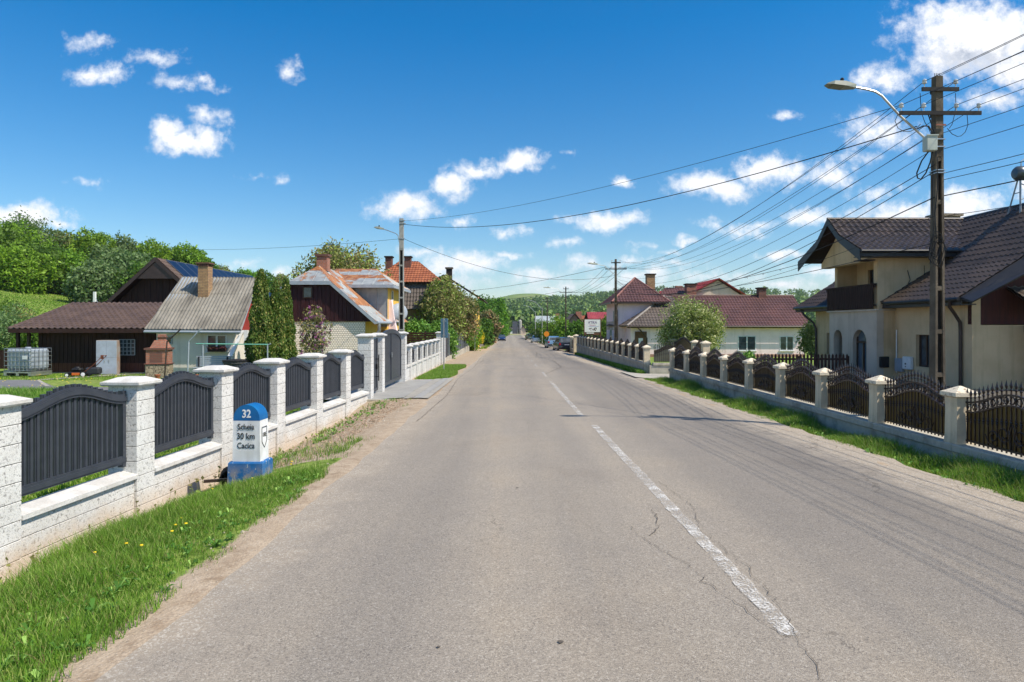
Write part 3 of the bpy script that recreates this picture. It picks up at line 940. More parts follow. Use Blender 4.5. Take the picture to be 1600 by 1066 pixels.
def cap_mb(x, z, w=.38, d=.38, o=.065):
    m = MB()
    a, b = w/2+o, d/2+o
    m.frus(x, 0, z+.002, z+.02, a-.012, b-.012, a, b)
    m.frus(x, 0, z+.0205, z+.05, a, b, a, b)
    m.frus(x, 0, z+.0505, z+.105, a, b, a*.45, b*.45)
    return m
def left_fence():
    p0 = Vector((float(xfl(4.0))-.19, 4.0, 0)); p1 = Vector((float(xfl(19.3))-.19, 19.3, 0))
    d = (p1-p0).normalized(); ang = math.atan2(d.y, d.x)
    L0 = (p1-p0).length
    root = thing('block_fence', 'white speckled block fence with arched graphite slat panels behind the kilometre stone', 'fence', (p0.x, p0.y, 0), ang)
    ys = [6.56, 8.79, 10.97, 13.11, 15.25, 17.33, 19.4]
    ss = [(y-4.0)/d.y for y in ys]
    top = 1.03
    ss = [ss[0]-2.2] + ss
    w = .38
    for s in ss[:-1]:
        y = 4.0+s*d.y
        b = block_pillar(s, top + (y-8.8)*.006, float(zfl(y))-.08)
        po = b.build('pillar', [M['speckle'], M['joint']], root)
        cap_mb(s, top + (y-8.8)*.006).build('cap', M['coping'], po)
    bw = MB(); co = MB()
    for i in range(len(ss)-1):
        a, b = ss[i]+w/2, ss[i+1]-w/2+(0 if i < len(ss)-2 else -.02)
        z1 = -.13
        bw.box(a-.002, b+.002, -.138, .12, -1.0, z1, 1)
        z = z1
        while z > -.95:
            n = 3 if False else 1
            bw.bbox(a, b, -.155, .13, z-.186, z-.003, .004, 0)
            z -= .19
        co.add([(a,-.205,z1+.002),(b,-.205,z1+.002),(b,.18,z1+.002),(a,.18,z1+.002),(a,-.205,z1+.05),(b,-.205,z1+.05),(b,0,z1+.095),(a,0,z1+.095),(b,.18,z1+.05),(a,.18,z1+.05)],
               [(0,3,2,1),(0,1,5,4),(4,5,6,7),(7,6,8,9),(3,9,8,2),(1,2,8,6,5),(0,4,7,9,3)])
    bo = bw.build('base_wall', [M['speckle'], M['joint']], root)
    co.build('coping', M['coping'], bo)
    # concrete footing
    ft = MB(); ft.box(0, L0, -.2, .1, -1.05, -.735)
    ft.build('footing', M['wall_weathered'], root)
    Lp = ss[2]-ss[1]-w
    proto = None
    for i in range(len(ss)-1):
        a = ss[i]+w/2; L = ss[i+1]-ss[i]-w
        pn = left_panel(L-.02, .93, 1.10).build('slat_panel', M['graphite'], root)
        pn.location = (a+.01, -.02, .0)
    return root
left_fence()

def left_gate():
    """tall gate pillars, walk-through gate and double leaf drive gate"""
    x = -4.2
    def pillar(y, h=1.78, w=.38, lab=None, base=None):
        z0 = g(x, y)-.1 if base is None else base
        m = block_pillar(0, h, 0, w=w, d=.38)
        o = m.build('gate_pillar', [M['speckle'], M['joint']], None, loc=(x, y, z0))
        o.rotation_euler = (0, 0, R(90))
        cap_mb(0, h, w=w).build('cap', M['coping'], o)
        tag(o, lab, 'pillar', 'tall block pillars of the gates')
        return o
    zt = 1.55
    for y, lab in ((19.62, 'tall white block pillar where the slat fence meets the walk gate'),
                   (21.35, 'tall white block pillar between the walk gate and the double gate'),
                   (25.85, 'tall white block pillar beyond the double gate, in front of the street pole')):
        z0 = g(x, y)-.12
        pillar(y, zt-z0-.1, lab=lab, base=z0)
    # walk gate, standing slightly open
    zg = -.26
    r = thing('walk_gate', 'narrow graphite metal gate with long pull handle between two block pillars', 'gate', (x+.02, 19.83, zg), R(90))
    L = 1.3
    m = MB()
    for i in range(14):
        a = .05+i*(L-.1)/13
        m.box(a-.04, a+.04, .0, .022, .06, 1.45+.18*math.sin(math.pi*.5*a/L))
    m.box(0, L, -.03, .03, .05, .14); m.box(0, .06, -.03, .03, .05, 1.5); m.box(L-.06, L, -.03, .03, .05, 1.66)
    m.build('gate_leaf', M['graphite'], r)
    h = MB()
    h.tube([(1.08,-.1,.35),(1.08,-.1,1.15)], .018); h.tube([(1.08,-.1,.48),(1.08,0,.48)], .012); h.tube([(1.08,-.1,1.02),(1.08,0,1.02)], .012); h.box(1.15,1.2,-.05,.01,.7,.86)
    h.build('handle', M['black_paint'], r)
    # drive gate
    r = thing('drive_gate', 'graphite double leaf gate with rounded top at the paved driveway', 'gate', (x+.02, 21.58, zg), R(90))
    L = 4.05
    for k in range(2):
        m = MB()
        def top(a):
            q = abs(a-L/2)/(L/2)
            return 1.52+.40*math.sqrt(max(0, 1-q*q))
        n = 20
        a0 = 0 if k == 0 else L/2+.012; a1 = L/2-.012 if k == 0 else L
        st = (a1-a0)/n
        for i in range(n):
            a = a0+st*(i+.5)
            m.box(a-st*.44, a+st*.44, .0, .02, .1, top(a)-.02)
        K = 14
        for i in range(K):
            a, b = a0+(a1-a0)*i/K, a0+(a1-a0)*(i+1)/K
            za, zb = top(a), top(b)
            m.add([(a,-.03,za-.14),(b,-.03,zb-.14),(b,.03,zb-.14),(a,.03,za-.14),(a,-.03,za),(b,-.03,zb),(b,.03,zb),(a,.03,za)],
                  [(0,3,2,1),(4,5,6,7),(0,1,5,4),(1,2,6,5),(2,3,7,6),(3,0,4,7)])
        m.box(a0, a1, -.03, .03, .06, .17)
        m.box(a0, a0+.07, -.028, .028, .17, top(a0)-.1); m.box(a1-.07, a1, -.028, .028, .17, top(a1)-.1)
        m.build('gate_leaf', M['graphite'], r)
    m = MB(); m.box(L/2-.13, L/2-.08, -.07, -.03, .95, 1.12); m.tube([(L/2-.1,-.07,1.04),(L/2-.24,-.07,1.04)], .012)
    m.build('handle', M['steel'], r)
left_gate()

def left_fence_far():
    x = -4.15; y0 = 26.95
    root = thing('low_block_fence', 'low white block fence with many close pillars beyond the double gate', 'fence', (x, y0, 0), R(90.4))
    n = 7; sp = 1.86
    for i in range(n):
        s = i*sp; y = y0+s
        zb = float(zfl(y))-.1
        top = .93
        po = block_pillar(s, top, zb, w=.36, d=.36).build('pillar', [M['speckle'], M['joint']], root)
        cap_mb(s, top, w=.36, d=.36, o=.05).build('cap', M['coping'], po)
    bw = MB(); co = MB()
    for i in range(-1, n):
        a, b = i*sp+.18, (i+1)*sp-.18
        if i == -1: a = -.9
        if i == n-1: b = a+.8
        z1 = .18
        bw.box(a, b, -.12, .1, -.9, z1, 1)
        z = z1
        while z > -.6:
            bw.bbox(a, b, -.135, .11, z-.186, z-.003, .004, 0); z -= .19
        co.box(a, b, -.18, .15, z1+.002, z1+.07)
        if i < n-1:
            pn = left_panel(b-a-.02, .78, .90, .27).build('slat_panel', M['graphite'], root)
            pn.location = (a+.01, -.03, 0)
    bo = bw.build('base_wall', [M['speckle'], M['joint']], root)
    co.build('coping', M['coping'], bo)
    # tall end pillars
    for k, (y, lab) in enumerate(((39.6, 'tall slim white pillar at the end of the low block fence'), (41.0, 'farther slim white pillar where the dark fence begins'))):
        z0 = g(x-.05, y)-.1
        o = block_pillar(0, 1.9, 0, w=.36, d=.34).build('gate_pillar', [M['speckle'], M['joint']], None, loc=(x-.05, y, z0))
        cap_mb(0, 1.9, w=.36, d=.34).build('cap', M['coping'], o)
        tag(o, lab, 'pillar', 'tall slim pillars at the fence end')
    # solid dark fence
    ya, yb = 41.4, 73.0
    r = thing('sheet_fence', 'long solid graphite sheet fence on a low concrete kerb', 'fence', (x-.1, ya, 0), R(90.4))
    k = MB(); k.box(0, yb-ya, -.12, .12, -1.6, -.28); k.build('kerb', M['wall_weathered'], r)
    npan = 13; L = (yb-ya)/npan
    for i in range(npan):
        m = MB()
        zt = 1.22 - .018*i*L*.5
        for j in range(14):
            a = i*L+.08+(L-.16)*j/14
            m.box(a, a+(L-.16)/14-.012, -.02, .01, -.27, zt)
        m.box(i*L+.04, (i+1)*L-.04, .01, .04, zt-.2, zt-.14)
        m.build('sheet_panel', M['graphite'], r)
        m = MB(); m.box(i*L-.04, i*L+.04, -.04, .04, -.6, zt+.06); m.build('post', M['grey_metal'], r)
left_fence_far()

# ------------------------------------------------------------------ right fence
def iron_panel(L, ze=.60, zp=.79, zb=.0):
    m = MB()
    n = int(round(L/.088)); st = L/n
    for i in range(n+1):
        a = min(max(i*st, .012), L-.012)
        zt = arch(a, L, ze, zp)
        m.box(a-.008, a+.008, -.008, .008, zb+.0, zt+.05)
        m.lathe((a, 0, zt+.05), [(.008, 0), (.02, .02), (.009, .04), (.016, .055), (.022, .08), (.011, .115), (.002, .16)], 6)
        zk = .34*(zt-zb)+zb+.10
        m.lathe((a, 0, zk), [(.008, 0), (.019, .015), (.01, .03), (.02, .05), (.01, .07), (.019, .085), (.008, .1)], 6)
    K = 16
    for o0, o1 in ((-.012, .014), (-.155, -.13)):
        for i in range(K):
            a, b = L*i/K, L*(i+1)/K
            za, zb_ = arch(a, L, ze, zp), arch(b, L, ze, zp)
            m.add([(a,-.02,za+o0),(b,-.02,zb_+o0),(b,.02,zb_+o0),(a,.02,za+o0),(a,-.02,za+o1),(b,-.02,zb_+o1),(b,.02,zb_+o1),(a,.02,za+o1)],
                  [(0,3,2,1),(4,5,6,7),(0,1,5,4),(1,2,6,5),(2,3,7,6),(3,0,4,7)])
    # rings and hearts between the two arched rails
    q = int(L/.12)
    for i in range(q):
        a = L*(i+.5)/q
        zc_ = arch(a, L, ze, zp)-.071
        m.tube([(a+.048*math.cos(t), -.012, zc_+.048*math.sin(t)) for t in np.linspace(0, 2*math.pi, 9)], .008, 4, cap=False)
    for i in range(int(L/.06)):
        a = .03+i*.06; zc_ = arch(min(a, L), L, ze, zp)-.071
        m.tube([(a-.028, .008, zc_-.05), (a, .008, zc_), (a-.028, .008, zc_+.05)], .008, 4, cap=False)
    m.box(0, L, -.018, .018, zb+.03, zb+.055)
    return m
def scrolls(L, zb=.0):
    m = MB(); c = L/2
    for sx in (-1, 1):
        for (dx, dz, r0, turns, ph) in ((.15, .22, .12, 1.4, 2.6), (.34, .16, .085, 1.2, .4), (.13, .12, .05, 1.0, 0)):
            pts = []
            for t in np.linspace(0, turns*2*math.pi, 22):
                rr = r0*(1-.62*t/(turns*2*math.pi))
                pts.append((c+sx*(dx+rr*math.cos(t+ph)), -.028, zb+dz+.03+rr*math.sin(t+ph)))
            m.tube(pts, [.009]*21+[.016], 5)
        m.tube([(c+sx*.02, -.028, zb+.06), (c+sx*.06, -.028, zb+.3), (c+sx*.02, -.028, zb+.4)], .009, 5)
        m.tube([(c+sx*.3, -.028, zb+.06), (c+sx*.44, -.028, zb+.1), (c+sx*.5, -.028, zb+.2)], .009, 5)
    return m
def pillar_right(h, w=.28):
    """tapered pillar with a waist, as cast in a mould"""
    m = MB(); a = w/2
    prof = [(0, a*1.06), (.05, a*1.04), (.12, a), (h*.72, a*.96), (h-.1, a*.98), (h-.04, a*1.0), (h, a)]
    for (z0, r0), (z1, r1) in zip(prof[:-1], prof[1:]): m.frus(0, 0, z0, z1, r0, r0, r1, r1)
    return m
def cap_right(h, w=.28):
    m = MB(); a = w/2
    m.frus(0, 0, h+.001, h+.02, a+.01, a+.01, a+.045, a+.045)
    m.frus(0, 0, h+.0205, h+.075, a+.045, a+.045, a+.045, a+.045)
    m.frus(0, 0, h+.0755, h+.165, a+.04, a+.04, .015, .015)
    return m
def iron_fence(name, label, Yfar, Ynear, sp, xoff=0.0, zled=.05, tilt=0.0, first_open=False, panels=True, hp=.68, slope=0.0):
    """runs from the far end towards the camera; outward side is the road"""
    n = int(round((Yfar-Ynear)/sp))
    x0, x1 = float(xfr(Yfar))+xoff, float(xfr(Ynear))+xoff
    ang = math.atan2(Ynear-Yfar, x1-x0)
    root = thing(name, label, 'fence', (x0, Yfar, zled), ang)
    L = sp-.30
    pil = pillar_right(hp).build('pillar', M['cream_pillar'], root)
    cap_right(hp).build('cap', M['cap_weathered'], pil)
    pan = iron_panel(L).build('iron_panel', M['iron'], root)
    sc_ = scrolls(L).build('scroll', M['iron'], pan)
    bk = MB()
    K = 12
    for i in range(K):
        a, b = L*i/K, L*(i+1)/K
        bk.add([(a,.02,.05),(b,.02,.05),(b,.026,.05),(a,.026,.05),(a,.02,arch(a,L,.60,.79)-.15),(b,.02,arch(b,L,.60,.79)-.15),(b,.026,arch(b,L,.60,.79)-.15),(a,.026,arch(a,L,.60,.79)-.15)],
              [(0,3,2,1),(4,5,6,7),(0,1,5,4),(1,2,6,5),(2,3,7,6),(3,0,4,7)])
    bk.build('backing_sheet', M['olive_sheet'], pan)
    pan.location = (.15, 0, .02)
    for i in range(n+1):
        if i: c = copy_tree(pil, root)
        else: c = pil
        c.location = (i*sp, 0, slope*i*sp)
        if i < n:
            c = copy_tree(pan, root) if i else pan
            c.location = (i*sp+.15, 0, .02+slope*(i+.5)*sp)
    T = n*sp
    w = MB()
    w.box(-.16, T+.16, -.14, .14, -1.3, -.12)
    bo = w.build('base_wall', M['wall_weathered'], root)
    w = MB()
    k = max(1, n)
    for i in range(k):
        a = -.18+(T+.36)*i/k; b = -.18+(T+.36)*(i+1)/k-.006
        w.bbox(a, b, -.18, .18, -.119, -.001, .012)
    w.build('ledge', M['wall_weathered'], bo)
    return root
iron_fence('iron_fence', 'cream pillar fence with arched brown wrought iron panels along the yellow house', 27.3, 3.716, 2.144)
iron_fence('iron_fence', 'farther cream pillar fence with dark iron panels beyond the paved driveway', 62.4, 32.0, 2.0, xoff=-.03, zled=.03, hp=.66)

def right_fence_rest():
    # return wall with a pale arched panel facing the driveway
    r = thing('return_fence', 'low stained wall with an arched iron panel facing the paved driveway', 'fence', (6.45, 32.0, 0.03), 0)
    w = MB(); w.box(-.02, 1.5, -.12, .12, -1.1, -.12); b = w.build('base_wall', M['wall_weathered'], r)
    w = MB(); w.bbox(.14, 1.64, -.16, .16, -.119, -.001, .012); w.build('ledge', M['wall_weathered'], b)
    p = iron_panel(1.4, .56, .80).build('iron_panel', M['iron'], r); p.location = (.2, 0, .02)
    bk = MB(); K = 12; L = 1.4
    for i in range(K):
        a, b_ = L*i/K, L*(i+1)/K
        bk.prism([(a,.02,.05),(b_,.02,.05),(b_,.02,arch(b_,L,.56,.80)-.02),(a,.02,arch(a,L,.56,.80)-.02)], (0,.006,0))
    bk.build('backing_sheet', simple('pale_olive_sheet', (.24,.23,.15), (.18,.17,.11), 2, .5), p)
    # pillars and panels set back inside the plot
    r = thing('inner_fence', 'inner cream pillar fence with dark iron panels beside the apple tree', 'fence', (9.1, 38.5, 0), R(-90))
    for i, s in enumerate((0, 4.6, 6.4)):
        m = pillar_right(1.45, .34); o = m.build('pillar', M['cream_pillar'], r); o.location = (s, 0, -.55)
        c = cap_right(1.45, .34).build('cap', M['cap_weathered'], o)
    for s, L in ((.18, 4.2), (4.8, 1.4)):
        m = MB(); K = 16
        for i in range(int(L/.1)):
            a = s+L*i/int(L/.1); zt = arch(a-s, L, .75, 1.05)
            m.box(a-.04, a+.04, -.01, .01, -.35, zt); m.lathe((a, 0, zt), [(.02,0),(.025,.06),(.002,.14)], 5)
        m.box(s, s+L, -.02, .02, -.4, -.34); m.box(s, s+L, -.022, .022, .2, .26)
        m.build('iron_panel', M['iron'], r)
    # brown picket fence beside the yellow house
    r = thing('picket_fence', 'brown pointed picket fence between the pink house and the yellow house', 'fence', (10.4, 29.6, -.5), 0)
    m = MB()
    for i in range(27):
        a = .05+i*.155
        m.prism([(a, 0, .1), (a+.09, 0, .1), (a+.09, 0, .98), (a+.045, 0, 1.06), (a, 0, .98)], (0, .02, 0))
    m.build('picket_row', simple('red_brown_picket', (.07,.026,.018), (.045,.018,.014), 3, .7), r)
    m = MB(); m.box(0, 4.2, .022, .06, .3, .38); m.box(0, 4.2, .022, .06, .78, .86)
    m.build('rail', M['wood_dark'], r)
    for s in (0, 2.1, 4.2):
        m = MB(); m.box(s-.05, s+.05, .06, .16, 0, .95); m.build('post', M['wood_dark'], r)
    # far white picket fence beyond the parked cars
    r = thing('iron_fence', 'short cream pillar fence right beside the parked dark car', 'fence', (6.15, 76.5, -.85), R(-90))
    for i in range(4):
        o = pillar_right(1.35, .36).build('pillar', M['cream_pillar'], r); o.location = (i*3.3, 0, 0)
        cap_right(1.35, .36).build('cap', M['cap_weathered'], o)
    m = MB()
    for i in range(60): m.box(.3+i*.16, .36+i*.16, -.02, .02, .3, 1.15)
    m.box(.2, 9.7, -.03, .03, .3, .36); m.build('iron_panel', M['iron'], r)
    m = MB(); m.box(-.15, 10.1, -.15, .15, -.4, .3); m.build('base_wall', M['wall_weathered'], r)
    for k, (x_, y_, lab) in enumerate(((6.05, 64.3, 'broad grey cream gate pillar at the far end of the long iron fence'),)):
        o = pillar_right(1.75, .5).build('gate_pillar', M['cream_pillar'], None, loc=(x_, y_, -1.0))
        cap_right(1.75, .5).build('cap', M['cap_weathered'], o)
        tag(o, lab, 'pillar')
right_fence_rest()

# ------------------------------------------------------------------ yellow house (right)
def arch_wall(m, Mx, x0, x1, z0, z1, holes, th=.25, mi=0):
    """wall in local x-z with openings (xc, width, z_bottom, z_spring, rounded); face at local y=0, body behind"""
    def add_box(a, b, c, d):
        if b-a > 1e-4 and d-c > 1e-4:
            m.add([Mx @ Vector(p) for p in [(a,0,c),(b,0,c),(b,th,c),(a,th,c),(a,0,d),(b,0,d),(b,th,d),(a,th,d)]],
                  [(0,3,2,1),(4,5,6,7),(0,1,5,4),(1,2,6,5),(2,3,7,6),(3,0,4,7)], mi)
    cur = x0
    for xc_, w, zb, zs, rounded in sorted(holes):
        a, b = xc_-w/2, xc_+w/2
        add_box(cur, a, z0, z1)
        if zb > z0: add_box(a, b, z0, zb)
        if rounded:
            K = 10
            for i in range(K):
                t0, t1 = math.pi*(1-i/K), math.pi*(1-(i+1)/K)
                xa, xb = xc_+w/2*math.cos(t0), xc_+w/2*math.cos(t1)
                za, zb2 = zs+w/2*math.sin(t0), zs+w/2*math.sin(t1)
                m.add([Mx @ Vector(p) for p in [(xa,0,za),(xb,0,zb2),(xb,th,zb2),(xa,th,za),(xa,0,z1),(xb,0,z1),(xb,th,z1),(xa,th,z1)]],
                      [(0,3,2,1),(4,5,6,7),(0,1,5,4),(1,2,6,5),(2,3,7,6),(3,0,4,7)], mi)
        else: add_box(a, b, zs, z1)
        cur = b
    add_box(cur, x1, z0, z1)

def yellow_house():
    B = Vector((18, 31, -.45))
    h = thing('yellow_house', 'cream yellow house with dark tiled roof and wooden balcony over arched openings', 'house', B, 0, world=True)
    zb = -.6
    # main body: long wall parallel to the road at X=16.1
    w = MB()
    Mx = facing((16.1, 0, 0), -90)      # local x = -Y
    arch_wall(w, Mx, -36.2, -23.9, zb, 2.95, [(-26.75, .95, .15, 1.42, False), (-34.6, .7, .3, 1.4, False)], .3)
    # gable walls: lower cream part
    w.box(16.4, 25.0, 23.9, 24.2, zb, 1.80)
    w.box(16.4, 25.0, 35.9, 36.2, zb, 2.95)
    w.box(24.7, 25.0, 24.2, 35.9, zb, 2.9)
    # far gable triangle
    w.prism([(16.1,36.0,2.95),(25.0,36.0,2.95),(20.55,36.0,6.3)], (0,.2,0))
    # wing towards the road: near side wall, both floors
    w.box(15.36, 19.6, 28.7, 29.0, 2.42, 5.05)
    w.box(15.625, 16.098, 28.7, 29.0, zb, 2.40)
    # far side wall of the balcony and its back wall with door opening
    w.box(15.6, 19.6, 32.75, 33.0, 2.42, 4.9)
    arch_wall(w, facing((16.55, 0, 0), -90), -32.75, -29.0, 2.42, 4.9, [(-31.35, .85, 2.45, 4.35, False), (-30.2, .9, 2.45, 4.35, False)], .25)
    w.build('wall', M['cream_wall'], h)
    # balcony block with two arched openings
    bl = MB()
    arch_wall(bl, facing((15.34, 0, 0), -90), -33.0, -28.7, zb, 2.40, [(-30.15, 1.2, -.3, 1.0, True), (-32.15, .85, -.3, 1.15, True)], .28)
    bl.box(15.62, 16.09, 32.7, 33.0, zb, 2.40)
    bo = bl.build('balcony_block', M['grey_wall'], h)
    sl = MB(); sl.box(15.24, 16.5, 28.62, 33.08, 2.402, 2.47); sl.build('balcony_floor', M['grey_wall'], bo)
    # arched window behind the near opening, dark doorway behind the far one
    f = MB(); f.box(15.56, 15.60, 29.56, 30.74, -.3, 1.6); f.build('window', M['curtain'], h)
    f = MB()
    for y in (29.57, 30.7): f.box(15.50, 15.56, y-.03, y+.03, -.3, 1.6)
    f.box(15.50, 15.56, 29.6, 30.67, 1.0, 1.09); f.box(15.50, 15.56, 30.12, 30.18, -.3, 1.0)
    f.build('window_frame', M['window_brown'], h)
    f = MB(); f.box(16.02, 16.06, 31.2, 32.7, -.3, 2.2); f.build('door', M['window_brown'], h)
    f = MB(); f.box(15.98, 16.02, 31.5, 32.4, .3, 1.9); f.build('door_glass', M['glass'], h)
    # balcony doors
    f = MB(); f.box(16.72, 16.78, 30.9, 31.8, 2.45, 4.36); f.box(16.72, 16.78, 29.7, 30.7, 2.45, 4.36); f.build('door', M['glass'], h)
    f = MB()
    for y in (30.93, 31.77, 29.76, 30.62): f.box(16.66, 16.72, y-.05, y+.05, 2.45, 4.36)
    f.build('door_frame', M['window_brown'], h)
    # balcony rail of upright boards
    rl = MB()
    for i in range(26):
        y = 28.75+i*(4.2/26)
        rl.prism([(15.2, y, 2.5), (15.2, y+.115, 2.5), (15.17, y+.125, 3.0), (15.2, y+.115, 3.5), (15.2, y, 3.5), (15.17, y-.01, 3.0)], (.025, 0, 0))
    for i in range(5):
        x = 15.26+i*.16; rl.box(x, x+.115, 33.05, 33.075, 2.5, 3.5)
    rl.box(15.225, 15.27, 28.65, 33.08, 3.4, 3.5); rl.box(15.225, 15.27, 28.65, 33.08, 2.6, 2.67)
    rl.box(15.16, 15.3, 28.64, 33.1, 3.502, 3.55)
    rl.build('balcony_rail', M['wood_dark'], h)
    # round-arched parapet of the gable above the balcony
    gp = MB()
    apexY, apexZ = 30.93, 6.1
    gp.prism([(14.95, 28.72, 4.5), (14.95, 33.0, 4.5), (14.95, 33.0, 4.72), (14.95, 31.9, 5.5), (14.95, 30.93, 6.3), (14.95, 29.95, 5.5), (14.95, 28.72, 4.75)], (.4, 0, 0))
    gp.build('gable_wall', M['cream_wall'], h)
    # wing roof: bell-cast profile, ridge square to the road
    r0, r1, r2 = (28.02, 4.86), (29.86, 5.68), (30.93, 6.57)
    f1, f2 = (31.98, 5.70), (34.1, 4.90)
    xe = 14.3
    def xm(z):                    # where the wing roof meets the main slope
        return 15.5+(z-2.72)/.64 if z < 4.05 else 17.6+(z-4.05)/.865
    polys = [
        [(xe, r0[0], r0[1]), (xm(r0[1]), r0[0], r0[1]), (xm(r1[1]), r1[0], r1[1]), (xe, r1[0], r1[1])],
        [(xe, r1[0], r1[1]), (xm(r1[1]), r1[0], r1[1]), (xm(r2[1]), r2[0], r2[1]), (xe, r2[0], r2[1])],
        [(xe, f2[0], f2[1]), (xm(f2[1]), f2[0], f2[1]), (xm(f1[1]), f1[0], f1[1]), (xe, f1[0], f1[1])],
        [(xe, f1[0], f1[1]), (xm(f1[1]), f1[0], f1[1]), (xm(r2[1]), r2[0], r2[1]), (xe, r2[0], r2[1])]]
    wr = roof_sheet('roof', polys, 'tile', [M['tile_dark'], M['wood_dark']], h, spp=6)
    # wide barge boards that flare outwards
    bb = MB()
    prof = [r0, r1, r2, f1, f2]
    for a, b in zip(prof[:-1], prof[1:]):
        da = .42 if a in (r0, f2) else .26; db = .42 if b in (r0, f2) else .26
        bb.add([(xe-.03, a[0], a[1]+.05), (xe-.03, b[0], b[1]+.05), (xe-.03, b[0], b[1]-db), (xe-.03, a[0], a[1]-da),
                (xe+.01, a[0], a[1]+.05), (xe+.01, b[0], b[1]+.05), (xe+.01, b[0], b[1]-db), (xe+.01, a[0], a[1]-da)],
               [(0,1,2,3),(7,6,5,4),(0,4,5,1),(1,5,6,2),(2,6,7,3),(3,7,4,0)])
    bb.build('barge_board', M['dark_trim'], wr)
    rc = MB(); rc.tube([(xe-.03, r2[0], r2[1]+.03), (xm(r2[1])-.1, r2[0], r2[1]+.03)], .07, 8); rc.build('ridge_cap', M['tile_dark'], wr, smooth=True)
    gt = MB()
    gt.tube([(xe+.0, r0[0]-.06, r0[1]-.02), (xm(4.8)-.1, r0[0]-.06, r0[1]-.02)], .065, 8)
    gt.box(xe, xm(4.8)-.2, r0[0]+.0, r0[0]+.05, r0[1]-.24, r0[1]-.06)
    gt.box(xe+.05, xm(4.6)-.3, r0[0]+.05, 28.69, r0[1]-.24, r0[1]-.20)
    gt.build('gutter', M['dark_trim'], wr, smooth=False)
    sf = MB(); sf.box(14.35, 14.95, 28.1, 28.69, 4.46, 4.50)
    sf.build('soffit', M['wood_dark'], wr)
    # main roof
    Y0, Y1 = 23.6, 37.35
    e, k, t = (15.5, 2.72), (17.6, 4.05), (20.55, 6.6)
    k2, e2 = (23.5, 4.05), (25.6, 2.72)
    ml = roof_sheet('roof', [
        [(e[0], Y0, e[1]), (e[0], Y1, e[1]), (k[0], Y1, k[1]), (k[0], Y0, k[1])],
        [(k[0], Y0, k[1]), (k[0], Y1, k[1]), (t[0], Y1-.0, t[1]), (t[0], Y0, t[1])],
        [(k2[0], Y0, k2[1]), (k2[0], Y1, k2[1]), (t[0], Y1, t[1]), (t[0], Y0, t[1])],
        [(e2[0], Y0, e2[1]), (e2[0], Y1, e2[1]), (k2[0], Y1, k2[1]), (k2[0], Y0, k2[1])]], 'tile', [M['tile_dark'], M['wood_dark']], h, spp=6)
    rc = MB(); rc.tube([(t[0], Y0, t[1]+.03), (t[0], Y1, t[1]+.03)], .08, 8); rc.build('ridge_cap', M['tile_dark'], ml, smooth=True)
    bb = MB()
    for (a, b) in ((e, k), (k, t), (t, k2), (k2, e2)):
        for (ya, yb, sgn) in ((Y0, Y0-.62, 1),):
            bb.add([(a[0], ya+.02, a[1]+.055), (b[0], ya+.02, b[1]+.055), (b[0], yb, b[1]-.34), (a[0], yb, a[1]-.12 if a in (e, e2) else a[1]-.34),
                    (a[0], ya+.06, a[1]-.02), (b[0], ya+.06, b[1]-.02), (b[0], yb+.04, b[1]-.40), (a[0], yb+.04, a[1]-.18 if a in (e, e2) else a[1]-.40)],
                   [(0,1,2,3),(7,6,5,4),(0,4,5,1),(1,5,6,2),(2,6,7,3),(3,7,4,0)])
    bb.build('barge_board', M['dark_trim'], ml); bb = MB()
    for a, b in ((e, k), (k, t), (t, k2), (k2, e2)):
        bb.add([(a[0], Y1, a[1]+.05), (b[0], Y1, b[1]+.05), (b[0], Y1, b[1]-.25), (a[0], Y1, a[1]-.15), (a[0], Y1+.03, a[1]+.05), (b[0], Y1+.03, b[1]+.05), (b[0], Y1+.03, b[1]-.25), (a[0], Y1+.03, a[1]-.15)],
               [(0,1,2,3),(7,6,5,4),(0,4,5,1),(1,5,6,2),(2,6,7,3),(3,7,4,0)])
    bb.build('barge_board', M['dark_trim'], ml)
    gt = MB()
    gt.tube([(15.43, Y0, 2.70), (15.43, 28.3, 2.70)], .07, 8); gt.box(15.52, 15.56, Y0, 28.6, 2.50, 2.66); gt.box(15.56, 16.08, Y0+.05, 28.69, 2.50, 2.54)
    gt.build('gutter', M['dark_trim'], ml); gt = MB()
    gt.tube([(15.43, 33.2, 2.70), (15.43, Y1, 2.70)], .07, 8); gt.box(15.52, 15.56, 33.2, Y1, 2.5, 2.66); gt.box(15.56, 16.08, 33.2, Y1-.1, 2.5, 2.54)
    gt.build('gutter', M['dark_trim'], ml)
    # dark red boarded gable above the cream wall
    gw = MB()
    gw.prism([(16.1, 23.92, 1.82), (25.0, 23.92, 1.82), (25.0, 23.92, 2.9), (23.5, 23.92, 3.85), (20.55, 23.92, 6.4), (17.6, 23.92, 3.95), (16.1, 23.92, 2.95)], (0, .2, 0))
    gw.build('gable_boards', M['wood_red'], h)
    aw = roof_sheet('porch_roof', [[(17.3, 22.6, 2.42), (21.0, 22.6, 2.42), (21.0, 23.9, 3.1), (17.3, 23.9, 3.1)]], 'tile', [M['tile_grey'], M['wood_dark']], h)
    pw = MB(); pw.box(18.0, 21, 22.9, 23.88, zb, 1.55); pw.build('porch_wall', M['cream_wall'], h)
    pw = MB(); pw.box(17.9, 21.1, 22.8, 23.88, 1.552, 1.78); pw.build('porch_beam', M['wood_dark'], h)
    # windows of the long wall
    f = MB(); f.box(16.28, 16.31, 26.3, 27.2, .15, 1.4); f.build('window', M['glass'], h)
    f = MB()
    for y in (26.32, 26.75, 27.18): f.box(16.23, 16.28, y-.035, y+.035, .15, 1.4)
    f.box(16.23, 16.28, 26.3, 27.2, .15, .21); f.build('window_frame', M['window_brown'], h)
    f = MB(); f.box(16.3, 16.33, 34.2, 35.0, .3, 1.4); f.build('window', M['glass'], h)
